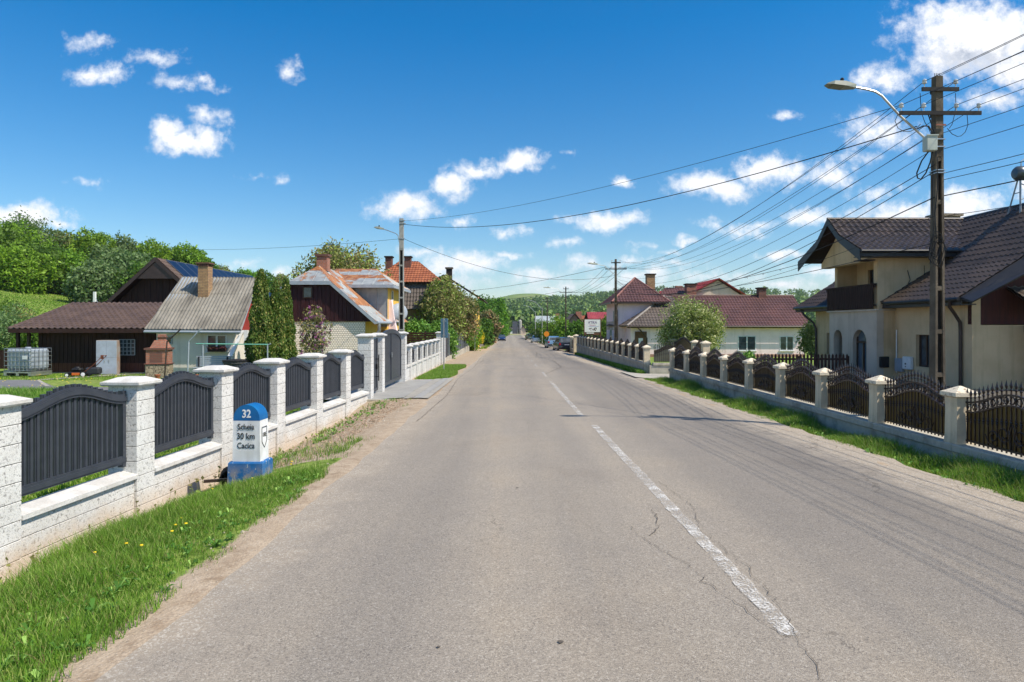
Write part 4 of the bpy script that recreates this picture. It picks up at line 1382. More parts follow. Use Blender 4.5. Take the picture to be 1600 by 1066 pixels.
    # meters and inverter on the wall
    f = MB(); f.bbox(15.42, 15.78, 28.55, 28.695, .02, .48, .02); f.build('meter_box', M['black_paint'], h)
    f = MB(); f.bbox(15.96, 16.095, 28.0, 28.5, -.12, .42, .015); f.build('meter_box', M['grey_metal'], h)
    f = MB(); f.bbox(15.93, 16.095, 27.35, 27.9, 0, .52, .03); f.build('inverter', M['white_paint'], h)
    f = MB(); f.box(15.925, 15.929, 27.6, 27.7, .2, .26); f.box(15.925, 15.929, 27.62, 27.68, .1, .14); f.build('inverter_screen', M['black_paint'], h)
    pipe(h, [(16.06, 28.52, -.2), (16.06, 28.52, 1.6)], .025, 'white_paint', 'cable_duct')
    pipe(h, [(15.45, 24.1, 2.66), (15.5, 24.2, 2.45), (15.75, 24.3, 2.2), (16.0, 24.4, 1.9), (16.02, 24.4, 1.6), (16.02, 24.4, -.5)], .06)
    pipe(h, [(15.45, 36.6, 2.66), (15.6, 36.4, 2.3), (15.95, 36.1, 1.9), (16.02, 36.0, 1.6), (16.02, 36.0, -.5)], .06)
    f = MB(); f.box(20.3, 21.4, 32.6, 33.3, 6.2, 7.0); f.box(20.2, 21.5, 32.5, 33.4, 7.002, 7.12)
    f.build('chimney', M['stonework'], h)
    # loose cables hanging on the upper wall
    f = MB(); f.tube([(16.6,28.66,4.1),(16.7,28.64,3.7),(16.5,28.64,3.3),(16.3,28.66,3.15)], .015, 5); f.tube([(17.3,28.66,4.3),(17.3,28.64,3.9),(17.0,28.64,3.6)], .012, 5)
    f.build('wall_cable', M['wire'], h)
yellow_house()

def solar_heater():
    X, Y, Z = 20.1, 27.0, 6.3
    h = thing('solar_water_heater', 'steel solar water tank on legs on the dark roof at the right edge', 'water heater', (X, Y, Z-.25))
    m = MB(); m.lathe((-.25, 0, 1.75), [(.02,0),(.2,.02),(.27,.1),(.28,.2),(.28,1.9),(.27,2.0),(.2,2.08),(.02,2.1)], 20, axis='X'); m.build('tank', M['tank_steel'], h, smooth=True)
    m = MB()
    for x in (0, 1.6):
        m.tube([(x, 0, -.1), (x, 0, 1.5)], .035, 6); m.tube([(x, .9, -.3), (x, .15, 1.5)], .03, 6); m.tube([(x, 0, 1.0), (x, .35, 1.0)], .02, 6)
    m.tube([(0,0,1.35),(1.6,0,.7)], .02, 6); m.tube([(0,0,.7),(1.6,0,1.35)], .02, 6)
    m.build('frame', M['grey_metal'], h)
    m = MB(); m.box(.35, .75, -.15, .15, 2.04, 2.36); m.build('feed_box', M['grey_metal'], h)
    m = MB(); m.tube([(-.05,-.1,1.9),(-.05,-.1,2.2),(.1,-.1,2.3),(.35,-.1,2.3)], .02, 6); m.build('feed_pipe', M['steel'], h)
solar_heater()

# ------------------------------------------------------------------ pink house group (right, middle distance)
def pink_house():
    h = thing('pink_house', 'pale pink house with long maroon tiled roof and two storey hipped end', 'house', (15, 55, -.7), 0, world=True)
    zb = -1.0
    w = MB()
    w.box(9.05, 22.3, 52.0, 59.0, zb+.35, 1.70)
    w.box(8.45, 11.9, 54.5, 61.0, zb, 3.62)
    w.build('wall', M['pink_wall'], h)
    w = MB(); w.box(9.03, 22.32, 51.97, 59.02, zb, -.42); w.build('plinth', M['plinth'], h)
    w = MB(); w.box(8.42, 8.45, 54.6, 60.9, 1.4, 2.1); w.build('wall_band', M['grey_wall'], h)
    # long low roof and its grey-brown hipped end
    ey, ry = 51.6, 55.6
    r = roof_sheet('roof', [[(14.0, ey, 1.72), (22.7, ey, 1.72), (22.9, ry, 4.15), (13.0, ry, 4.15)],
                            [(13.0, 59.6, 1.72), (22.7, 59.6, 1.72), (22.9, ry, 4.15), (13.0, ry, 4.15)]], 'tilefar', [M['tile_maroon'], M['brown_metal']], h, spp=4)
    rc = MB(); rc.tube([(13, ry, 4.19), (22.9, ry, 4.19)], .08, 6); rc.build('ridge_cap', M['tile_maroon'], r)
    r = roof_sheet('roof', [[(8.7, ey, 1.72), (14.0, ey, 1.72), (13.0, ry, 4.15), (12.4, ry, 4.15)],
                            [(8.2, 59.5, 1.72), (8.7, ey, 1.72), (12.4, ry, 4.15)]], 'tilefar', [M['tile_grey'], M['brown_metal']], h, spp=4)
    rc = MB(); rc.tube([(8.7, ey, 1.76), (12.4, ry, 4.2)], .08, 6); rc.build('ridge_cap', simple('light_ridge', (.3,.27,.25)), r)
    gt = MB(); gt.tube([(8.7, ey-.08, 1.68), (22.7, ey-.08, 1.68)], .07, 6); gt.box(8.75, 22.6, ey+.05, 51.99, 1.58, 1.62); gt.build('gutter', M['brown_metal'], r)
    # hipped tower roof
    c = (10.35, 57.6, 5.75)
    a, b, cc, d = (7.9, 54.0, 3.62), (12.5, 54.0, 3.62), (12.7, 61.4, 3.62), (7.9, 61.4, 3.62)
    r = roof_sheet('roof', [[a, b, c], [b, cc, c], [cc, d, c], [d, a, c]], 'tilefar', [M['tile_maroon'], M['brown_metal']], h, spp=4)
    rc = MB()
    for q in (a, b): rc.tube([(q[0], q[1], q[2]+.04), (c[0], c[1], c[2]+.04)], .07, 6)
    rc.build('ridge_cap', simple('pale_maroon_ridge', (.3,.14,.12)), r)
    gt = MB(); gt.box(7.85, 12.55, 53.9, 54.0, 3.5, 3.62); gt.box(7.8, 7.9, 53.9, 61.4, 3.5, 3.62); gt.box(7.95, 12.5, 54.0, 54.49, 3.52, 3.56); gt.build('gutter', M['brown_metal'], r)
    # dormer behind
    r = roof_sheet('roof', [[(12.0, 57.0, 3.9), (15.0, 57.0, 3.9), (15.0, 59.0, 5.0), (13.2, 59.0, 5.0)]], 'tilefar', [M['tile_maroon'], M['brown_metal']], h, spp=4)
    window(h, (9.05+4.35, 52.0, .05), 1.0, 1.25, 0)
    window(h, at(1167, 548, 52.0), 1.35, 1.12, 0)
    window(h, at(1229, 548, 52.0), 1.05, 1.1, 0)
    window(h, (8.45, 56.3, 1.5), 1.2, 1.5, -90, leaves=3, sill=False)
    window(h, (8.45, 58.2, -.4), 1.2, 1.9, -90, leaves=2, sill=False)
    f = MB(); f.box(9.35, 10.25, 51.93, 51.99, -.9, 1.3); f.build('door', simple('brown_door', (.16,.09,.05)), h)
    f = MB(); f.box(9.62, 9.95, 51.90, 51.93, .2, .8); f.build('door_glass', M['window_white'], h)
    pipe(h, [(8.35, 54.2, 3.5), (8.3, 54.35, 3.2), (8.38, 54.4, 2.9), (8.38, 54.4, -.8)], .06)
    pipe(h, [(9.5, 51.45, 1.6), (10.0, 51.8, 1.1), (10.25, 51.93, .8), (10.25, 51.93, -.6)], .06)
    for x, y, z0, z1, s, mt in ((20.3, 55.6, 3.9, 4.75, .3, 'brick_dark'), (11.9, 58.8, 4.2, 6.1, .35, 'brick_yellow'), (15.1, 57.8, 3.4, 5.2, .4, 'brick')):
        f = MB(); f.box(x-s, x+s, y-s, y+s, z0, z1); o = f.build('chimney', M[mt], h)
        f = MB(); f.box(x-s-.08, x+s+.08, y-s-.08, y+s+.08, z1+.002, z1+.1); f.build('chimney_cap', M['concrete_dark'], o)
pink_house()

def red_house():
    h = thing('red_roof_house', 'house with bright red metal roofs showing above the pink house', 'house', (20, 75, -1), 0, world=True)
    w = MB(); w.box(16.6, 24.6, 72, 80, -1.5, 4.6); w.build('wall', M['grey_wall'], h)
    # gable towards the camera: apex, slopes left and right
    w = MB(); w.prism([(18.1, 72.6, 4.6), (24.9, 72.6, 4.6), (21.9, 72.6, 6.55)], (0, .2, 0)); w.build('gable_wall', M['grey_wall'], h)
    r = roof_sheet('roof', [[(17.6, 72.2, 4.35), (17.6, 82, 4.35), (21.9, 82, 6.75), (21.9, 72.2, 6.75)],
                            [(25.4, 72.2, 4.6), (25.4, 82, 4.6), (21.9, 82, 6.75), (21.9, 72.2, 6.75)]], 'seam', [M['tile_red'], M['tile_red']], h)
    r = roof_sheet('roof', [[(15.9, 70.0, 3.9), (20.4, 70.0, 3.9), (20.4, 74.0, 5.45), (15.9, 74.0, 5.45)]], 'tilefar', [M['tile_red'], M['tile_red']], h, spp=4)
    f = MB(); f.box(17.2, 17.9, 71.6, 72.2, 3.9, 5.9); o = f.build('chimney', M['brick'], h)
    w = MB(); w.box(16.1, 20.2, 70.4, 72.0, -1.5, 3.9); w.build('wall', M['tan_wall'], h)
red_house()

# ------------------------------------------------------------------ left: plank barn, corrugated house, brown gable house
def barn():
    h = thing('plank_barn', 'long low barn of dark brown planks with brown tiled roof', 'barn', (-20, 34, -.45), 0, world=True)
    zb = -.7
    w = MB()
    n = 56
    for i in range(n):
        x0 = -22.2+(5.5)*i/n*1.0
        x1 = x0+5.5/n
        w.box(x0+.004, x1-.004, 32.0-(.012 if i % 2 else 0), 32.06, zb+.32, 1.62)
    w.box(-22.15, -16.75, 32.06, 37, zb+.3, 1.55)
    w.build('plank_wall', M['wood_dark'], h)
    w = MB()
    for i in range(n):
        x0 = -22.2+5.5*i/n
        w.box(x0+.004, x0+5.5/n-.004, 31.955-(.01 if i % 2 else 0), 31.985, zb+.3, .02)
    w.build('lower_boards', simple('faded_red_brown_boards', (.085,.028,.02), (.12,.045,.03), 1.5, .8, .3, 10, stretch=(7,7,.6)), h)
    w = MB(); w.box(-22.3, -16.7, 31.85, 32.1, zb, -.42); w.build('plinth', M['wall_weathered'], h)
    # low boarded wall at the open end
    w = MB()
    for i in range(26): w.box(-27.0+i*.17, -27.0+i*.17+.155, 35.2, 35.24, zb, .5)
    w.build('plank_wall', M['wood_dark'], h)
    for x in (-22.4, -22.9):
        w = MB(); w.box(x-.06, x+.06, 31.6, 31.72, zb, 1.62); w.build('post', M['wood_dark'] if x < -22.6 else M['bark'], h)
    A, B_, C_, D = (-23.1, 31.3, 1.62), (-16.55, 31.3, 1.62), (-16.3, 36.0, 2.95), (-23.25, 36.0, 2.95)
    E = (-23.6, 40.5, 1.6)
    r = roof_sheet('roof', [[A, B_, C_, D], [E, A, D], [(-16.3, 40.5, 1.6), E, D, C_]], 'tile', [M['tile_brown'], M['wood_dark']], h, spp=5)
    f = MB(); f.box(-23.05, -16.5, 31.24, 31.29, 1.44, 1.62); f.box(-23.0, -16.6, 31.3, 31.98, 1.46, 1.50)
    f.build('fascia', M['wood_dark'], r)
    # glass block window
    f = MB(); x0 = -18.35
    f.box(x0, x0+.72, 31.93, 31.95, .4, 1.12); f.build('window', M['glass'], h)
    f = MB()
    for i in range(5): f.box(x0-.015+i*.18, x0+.015+i*.18, 31.90, 31.945, .4, 1.12)
    for i in range(5): f.box(x0, x0+.72, 31.905, 31.94, .385+i*.18, .415+i*.18)
    f.build('window_frame', M['grey_metal'], h)
barn()

def corrugated_house():
    h = thing('corrugated_roof_house', 'white cottage with weathered corrugated roof and yellow brick chimney', 'house', (-14.5, 33.5, -.45), 0, world=True)
    zb = -.75
    e0, e1 = (-16.62, 30.9, 1.60), (-12.25, 30.9, 1.58)
    t0, t1 = (-16.3, 33.7, 4.18), (-12.5, 33.7, 4.12)
    r = roof_sheet('roof', [[e0, e1, t1, t0], [(-16.62, 36.6, 1.6), (-12.25, 36.6, 1.6), t1, t0]], 'corr', [M['corr'], M['grey_metal']], h, spp=6)
    w = MB(); w.box(-16.35, -12.75, 31.4, 36.2, zb, 1.55); w.build('wall', M['white_wall'], h)
    w = MB(); w.prism([(-12.7, 31.2, 1.55), (-12.7, 36.3, 1.55), (-12.7, 33.7, 3.95)], (.1, 0, 0)); w.build('gable_boards', simple('red_boards', (.3,.035,.03), (.24,.03,.025), 3, .7), h)
    gt = MB(); gt.tube([(-16.6, 30.82, 1.50), (-12.25, 30.82, 1.47)], .06, 8); gt.build('gutter', M['grey_metal'], r, smooth=True)
    f = MB(); f.box(-14.97, -14.49, 32.55, 33.05, 2.35, 4.6); o = f.build('chimney', M['brick_yellow'], h)
    f = MB()
    for i in range(6):
        for j in (32.51, 33.02): f.box(-15.02+i*.098, -15.02+i*.098+.055, j, j+.06, 4.605, 4.72)
    f.box(-15.04, -14.42, 32.48, 33.12, 4.722, 4.78); f.box(-14.9, -14.56, 32.62, 32.98, 4.5, 4.72)
    f.build('chimney_cap', M['brick_dark'], o)
    window(h, at(339, 549.5, 31.4), .92, .78, 0, leaves=2)
    window(h, at(264.5, 538, 31.4), .3, .38, 0, leaves=1, mat='grey_metal', sill=False)
    for x in (332, 346):
        p = at(x, 549, 31.2)
        f = MB(); f.box(p.x-.2, p.x+.2, 31.12, 31.28, p.z-.02, p.z+.1); fb = f.build('flower_box', M['wood_dark'], h)
        rg = np.random.default_rng(x); f = MB()
        for i in range(60):
            q = Vector((p.x+rg.uniform(-.22,.22), 31.2+rg.uniform(-.1,.08), p.z+.1+abs(rg.normal(0,.06))))
            d1, d2 = Vector(rg.normal(0,.03,3)), Vector(rg.normal(0,.03,3))
            f.add([q-d1, q+d2, q+d1, q-d2], [(0,1,2,3)])
        f.build('flowers', M['leaf_red'], fb)
    # white buttress and drain by the right corner
    f = MB(); f.prism([at(357,557,30.6)+Vector((-.05,0,0)), at(363,557,30.6), at(381,516,31.0), at(377,516,31.0)], (0,.12,0)); f.prism([at(380,516,31.0), at(387,516,31.0), at(385,557,30.9), at(382.5,557,30.9)], (0,.12,0))
    f.build('buttress', M['white_paint'], h)
    # rear wing roof that shows between the thujas
    roof_sheet('roof', [[(-12.4, 36.5, 2.6), (-9.6, 36.5, 2.6), (-9.9, 38.5, 4.15), (-12.4, 38.5, 4.2)]], 'corr', [M['corr'], M['grey_metal']], h, spp=4)
    w = MB(); w.box(-12.3, -10.1, 37.4, 40, zb, 3.1); w.build('wall', M['white_wall'], h)
corrugated_house()

def brown_house():
    h = thing('brown_gable_house', 'tall dark brown plank gabled house with solar panels on its roof', 'house', (-20.9, 47, -.3), 0, world=True)
    Y0, Y1 = 40.0, 54.5
    ax, az = -20.9, 5.72
    ex0, ex1, ez = -24.6, -17.2, 2.35
    w = MB(); w.box(ex0+.5, ex1-.5, Y0+.6, Y1-.3, -.8, 2.7); w.build('wall', M['wood_dark'], h)
    w = MB()
    n = 34
    for i in range(n):
        x0 = ex0+.55+(ex1-ex0-1.1)*i/n; x1 = x0+(ex1-ex0-1.1)/n-.015
        def zt(x): return az-.25-abs(x-ax)*(az-ez)/(ax-ex0)
        y = Y0+.55-(.02 if i % 2 else 0)
        w.prism([(x0, y, 2.5), (x1, y, 2.5), (x1, y, max(2.55, zt(x1))), (x0, y, max(2.55, zt(x0)))], (0, .05, 0))
    w.build('gable_boards', M['wood_dark'], h)
    r = roof_sheet('roof', [[(ex1, Y0, ez), (ex1, Y1, ez), (ax, Y1, az), (ax, Y0, az)], [(ex0, Y0, ez), (ex0, Y1, ez), (ax, Y1, az), (ax, Y0, az)]], 'tile', [M['tile_brown'], M['wood_dark']], h, spp=4)
    b = MB()
    for x in (ex0, ex1):
        s = 1 if x > ax else -1
        b.prism([(x, Y0-.04, ez-.2), (x, Y0-.04, ez+.06), (ax, Y0-.04, az+.06), (ax, Y0-.04, az-.2)], (0, .05, 0))
    b.build('barge_board', M['brown_metal'], r)
    # little boarded apron under the ridge
    b = MB(); zz = 4.52
    b.prism([(ax-(az-zz)*1.02, Y0+.02, zz), (ax+(az-zz)*1.02, Y0+.02, zz), (ax, Y0+.02, az-.12)], (0, .04, 0))
    b.build('gable_apron', M['brown_metal'], r)
    # solar panels on the road side slope
    s = (az-ez)/(ex1-ax); no = Vector((s, 0, 1)).normalized()
    for row in range(2):
        for i in range(12):
            ya = 40.9+i*1.13
            a = ax+.1+row*1.42; b_ = a+1.38
            za, zb_ = az-(a-ax)*s, az-(b_-ax)*s
            me = bmesh.new(); uv = me.loops.layers.uv.new('UVMap')
            P = [Vector((b_, ya, zb_)), Vector((b_, ya+1.1, zb_)), Vector((a, ya+1.1, za)), Vector((a, ya, za))]
            top = [me.verts.new(p+no*.12-WORLDROOT[h.name]) for p in P]; lo = [me.verts.new(p+no*.07-WORLDROOT[h.name]) for p in P]
            f = me.faces.new(top)
            for lp, c in zip(f.loops, ((0,0),(1,0),(1,1.7),(0,1.7))): lp[uv].uv = (c[0]+.0, c[1])
            for k in range(4): me.faces.new((lo[k], lo[(k+1)%4], top[(k+1)%4], top[k]))
            mm = bpy.data.meshes.new('solar_panel'); me.to_mesh(mm); me.free()
            mm.materials.append(M['solar'])
            o = bpy.data.objects.new('solar_panel', mm); COL.objects.link(o); o.parent = h
brown_house()

# ------------------------------------------------------------------ left: rusty roof house
def rusty_house():
    h = thing('rusty_roof_house', 'house with rusted metal roof, maroon gable and diamond patterned white wall', 'house', (-10.5, 41, -.45), 0, world=True)
    zb = -.8
    Yw = 36.0; Yr = 35.74
    ax, az = -10.62, 5.05          # ridge
    exr, ez = -7.15, 1.98          # right eave
    exl = -14.1
    hz = 4.08                      # half-hip eave height
    s = (az-ez)/(exr-ax)
    hx = (az-hz)/s
    w = MB(); w.box(-13.7, -7.75, Yw, 46, zb, 2.05); w.build('wall', M['lattice'], h)
    w = MB(); w.box(-7.745, -7.72, Yw+.05, 46, zb, 2.0); w.build('side_wall', M['yellow_wall'], h)
    n = 30; w = MB()
    for i in range(n):
        x0 = -13.9+6.5*i/n; x1 = x0+6.5/n-.012
        def zt(x): return min(hz-.12, az-.16-abs(x-ax)*s)
        if zt(x0) < 2.06 or zt(x1) < 2.06:
            if max(zt(x0), zt(x1)) < 2.1: continue
        y = Yw-.05-(.02 if i % 2 else 0)
        w.prism([(x0, y, 1.98), (x1, y, 1.98), (x1, y, max(2.06, zt(x1))), (x0, y, max(2.06, zt(x0)))], (0, .05, 0))
    w.build('gable_boards', M['wood_maroon'], h)
    w = MB(); w.prism([(-13.7, Yw, 2.051), (-7.8, Yw, 2.051), (ax+(az-.2-3.8)/s-.1, Yw, 3.8), (ax-(az-.2-3.8)/s+.1, Yw, 3.8)], (0, .2, 0)); w.build('gable_backing', M['wood_maroon'], h)
    hb = 1.7
    r = roof_sheet('roof', [
        [(exr, Yr, ez), (exr, 47, ez), (ax, 47, az), (ax, Yr+hb, az), (ax+hx, Yr, hz)],
        [(exl, Yr, ez), (exl, 47, ez), (ax, 47, az), (ax, Yr+hb, az), (ax-hx, Yr, hz)],
        [(ax-hx, Yr, hz), (ax+hx, Yr, hz), (ax, Yr+hb, az)]], 'seam', [M['metal_seam'], M['grey_metal']], h, under=.08)
    b = MB()
    b.box(ax-hx-.05, ax+hx+.05, Yr-.06, Yr-.01, hz-.17, hz+.02)
    for sg in (1, -1):
        xe_ = exr if sg > 0 else exl
        b.prism([(ax+sg*hx, Yr-.05, hz-.17), (ax+sg*hx, Yr-.05, hz+.02), (xe_, Yr-.05, ez+.03), (xe_, Yr-.05, ez-.16)], (0, .05, 0))
    b.build('barge_board', M['grey_metal'], r)
    gt = MB(); gt.tube([(exr+.07, Yr, ez-.05), (exr+.07, 39.9, ez-.05)], .08, 8); gt.build('gutter', M['grey_metal'], r, smooth=True)
    window(h, at(480.5, 466, Yw-.07), .5, .6, 0, mat='window_brown', leaves=1, sill=False)
    f = MB(); f.box(-10.85, -10.25, 37.9, 38.5, 4.8, 5.62); o = f.build('chimney', M['brick'], h)
    f = MB(); f.box(-10.92, -10.18, 37.83, 38.57, 5.622, 5.74); f.build('chimney_cap', M['brick_dark'], o)
    # big dormer wing, silver clad front, yellow side
    x1 = -7.28
    d = MB(); d.box(-10.4, x1-.05, 40.1, 46.0, 1.5, 4.12); d.build('wing_wall', M['yellow_wall'], h)
    fr = roof_sheet('wing_cladding', [[(-10.4, 40.05, 1.7), (x1-.02, 40.05, 1.7), (x1-.02, 40.07, 4.1), (-10.4, 40.07, 4.1)]], 'seam', [M['metal_clean'], M['grey_metal']], h, under=.03)
    a, b_, c, e = (-10.6, 39.55, 4.12), (-6.85, 39.55, 4.12), (-6.85, 46.2, 4.12), (-10.6, 46.2, 4.12)
    t0, t1 = (-11.0, 42.6, 5.3), (-8.5, 42.6, 5.3)
    roof_sheet('roof', [[a, b_, t1, t0], [b_, c, t1], [c, e, t0, t1]], 'seam', [M['metal_seam'], M['grey_metal']], h)
    f = MB(); f.box(-10.6, -6.85, 39.49, 39.54, 3.96, 4.14); f.box(-6.9, -6.85, 39.54, 46.2, 3.96, 4.14); f.box(-10.5, -6.95, 39.6, 40.03, 4.0, 4.04); f.box(x1-.04, -6.95, 40.1, 46, 4.0, 4.04); f.build('fascia', M['grey_metal'], h)
    f = MB(); f.prism([(x1-.04, 40.05, 3.2), (x1-.04, 40.4, 3.2), (x1+.5, 40.4, 1.4), (x1+.5, 40.05, 1.4), (x1-.04, 40.05, 1.4)][:4], (0, 0, -.02)) if False else None
    # white buttress shaped pier by the corner
    q = MB(); q.prism([(x1-.04, 40.5, 3.3), (x1+.12, 40.5, 3.3), (x1+.42, 40.5, 1.45), (x1-.04, 40.5, 1.45)], (0, .5, 0)); q.build('corner_pier', M['pink_wall'], h)
    window(h, (x1-.05, 41.8, 3.3), .5, .6, 90, leaves=1, sill=False)
    # lean-to canopy under the dish
    q = MB(); q.box(-8.6, -6.7, 39.2, 42, 1.28, 1.4); q.build('canopy', M['tan_wall'], h)
    q = MB(); q.box(-7.1, -6.98, 39.4, 39.52, -.6, 1.278); q.box(-6.9, -6.8, 41.4, 41.5, -.6, 1.278); q.build('canopy_post', M['yellow_wall'], h)
    q = MB(); q.tube([(exr+.08, 36.3, ez-.1), (exr+.1, 36.3, 1.5), (exr-.3, 36.35, 1.0), (exr-.5, 36.4, -.5)], .09, 8); q.build('downpipe', M['steel'], h, smooth=True)
    # satellite dish
    s_ = thing('satellite_dish', 'grey satellite dish on the yellow wall of the rusty roofed house', 'satellite dish', (x1+.55, 40.9, 2.6))
    q = MB(); q.lathe((0,0,0), [(.01,-.1),(.2,-.09),(.4,-.04),(.52,.03),(.53,.045),(.52,.04),(.4,-.025),(.2,-.075),(.01,-.085)], 20, axis='Y'); o = q.build('dish', M['grey_metal'], s_, smooth=True)
    o.rotation_euler = (R(-12), 0, R(32))
    q = MB(); q.tube([(-.6,.12,-.1),(-.2,.15,-.1),(0,.1,0)], .025, 6); q.tube([(0,-.05,-.5),(.1,-.55,-.15)], .015, 6); q.box(.04,.14,-.62,-.5,-.2,-.1); q.build('dish_arm', M['steel'], s_)
rusty_house()

def orange_house():
    h = thing('orange_roof_house', 'house with orange clay tile hip roof above a steep brown tiled skirt', 'house', (-9.5, 58, -.7), 0, world=True)
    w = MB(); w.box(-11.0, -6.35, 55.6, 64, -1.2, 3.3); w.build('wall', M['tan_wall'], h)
    r = roof_sheet('roof', [[(-11.0, 54.6, 3.05), (-6.5, 54.6, 3.05), (-6.3, 55.5, 5.25), (-11.0, 55.5, 5.25)]], 'clay', [M['tile_grey'], M['wood_dark']], h, spp=4)
    w = MB(); w.prism([(-6.5, 54.6, 3.05), (-6.5, 60, 3.05), (-6.3, 60, 5.2), (-6.3, 55.5, 5.2)], (.05, 0, 0)); w.build('skirt_side', M['wood_dark'], h)
    roof_sheet('roof', [[(-11.6, 55.1, 5.25), (-5.7, 55.1, 5.25), (-8.0, 58.2, 7.2), (-9.6, 58.2, 7.2)], [(-5.7, 55.1, 5.25), (-5.7, 62, 5.25), (-8.0, 58.2, 7.2)],
                        [(-5.7, 62, 5.25), (-11.6, 62, 5.25), (-9.6, 58.2, 7.2), (-8.0, 58.2, 7.2)], [(-11.6, 62, 5.25), (-11.6, 55.1, 5.25), (-9.6, 58.2, 7.2)]], 'clay', [M['tile_clay'], M['wood_dark']], h, spp=4)
    for x in (608, 637.5):
        p = at(x, 403, 57.5)
        f = MB(); f.box(p.x-.27, p.x+.27, 57.2, 57.8, 6.0, p.z); o = f.build('chimney', M['brick_dark'], h)
        f = MB(); f.box(p.x-.35, p.x+.35, 57.1, 57.9, p.z+.002, p.z+.12); f.build('chimney_cap', M['concrete_dark'], o)
    f = MB(); f.box(-7.45, -6.5, 55.45, 55.58, 2.0, 3.0); f.build('window', M['glass'], h)
    f = MB()
    for i in range(4): f.box(-7.45, -6.5, 55.38, 55.44, 2.05+i*.25, 2.12+i*.25)
    f.build('window_frame', M['wood_dark'], h)
    pipe(h, [(-6.6, 55.0, 3.0), (-7.4, 55.3, 2.1), (-7.7, 55.5, 1.7), (-7.7, 55.5, -.5)], .07)
orange_house()

def gable_house_far():
    h = thing('yellow_gable_house', 'pale yellow house with dark gable roof behind the olive green trees', 'house', (-8, 75, -1), 0, world=True)
    w = MB(); w.box(-11.5, -3.9, 70.5, 82, -1.5, 4.0); w.prism([(-11.3, 70.6, 4.0), (-3.9, 70.6, 4.0), (-7.1, 70.6, 6.5)], (0, .3, 0)); w.build('wall', M['yellow_wall'], h)
    roof_sheet('roof', [[(-2.9, 70, 4.35), (-2.9, 82, 4.35), (-7.0, 82, 6.95), (-7.0, 70, 6.95)], [(-12.0, 70, 3.9), (-12.0, 82, 3.9), (-7.0, 82, 6.95), (-7.0, 70, 6.95)]], 'tilefar', [M['tile_grey'], M['wood_dark']], h, spp=4)
    f = MB(); f.box(-6.9, -6.3, 71.5, 72.1, 6.2, 7.7); o = f.build('chimney', M['concrete_dark'], h)
    f = MB(); f.box(-7.0, -6.2, 71.4, 72.2, 7.702, 7.85); f.build('chimney_cap', M['concrete_pole'], o)
    window(h, (-7.1, 70.5, 4.1), 1.0, 1.1, 0, leaves=2)
gable_house_far()

# ------------------------------------------------------------------ writing
FONT_CACHE = {}
def text_part(parent, body, size, Mx, mat, name='lettering', ext=.0015, sx=1.0, bold=.0):
    cu = bpy.data.curves.new(name, 'FONT'); cu.body = body; cu.size = size; cu.align_x = 'CENTER'; cu.align_y = 'CENTER'
    cu.extrude = ext; cu.offset = bold; cu.resolution_u = 3
    cu.materials.append(mat)
    tmp = bpy.data.objects.new(name, cu); COL.objects.link(tmp)
    me = bpy.data.meshes.new_from_object(tmp)
    bpy.data.objects.remove(tmp); bpy.data.curves.remove(cu)
    me.name = name
    o = bpy.data.objects.new(name, me); COL.objects.link(o)
    o.parent = parent
    o.matrix_local = Mx @ Matrix.Rotation(R(90), 4, 'X') @ Matrix.Diagonal((sx, 1, 1, 1))
    return o

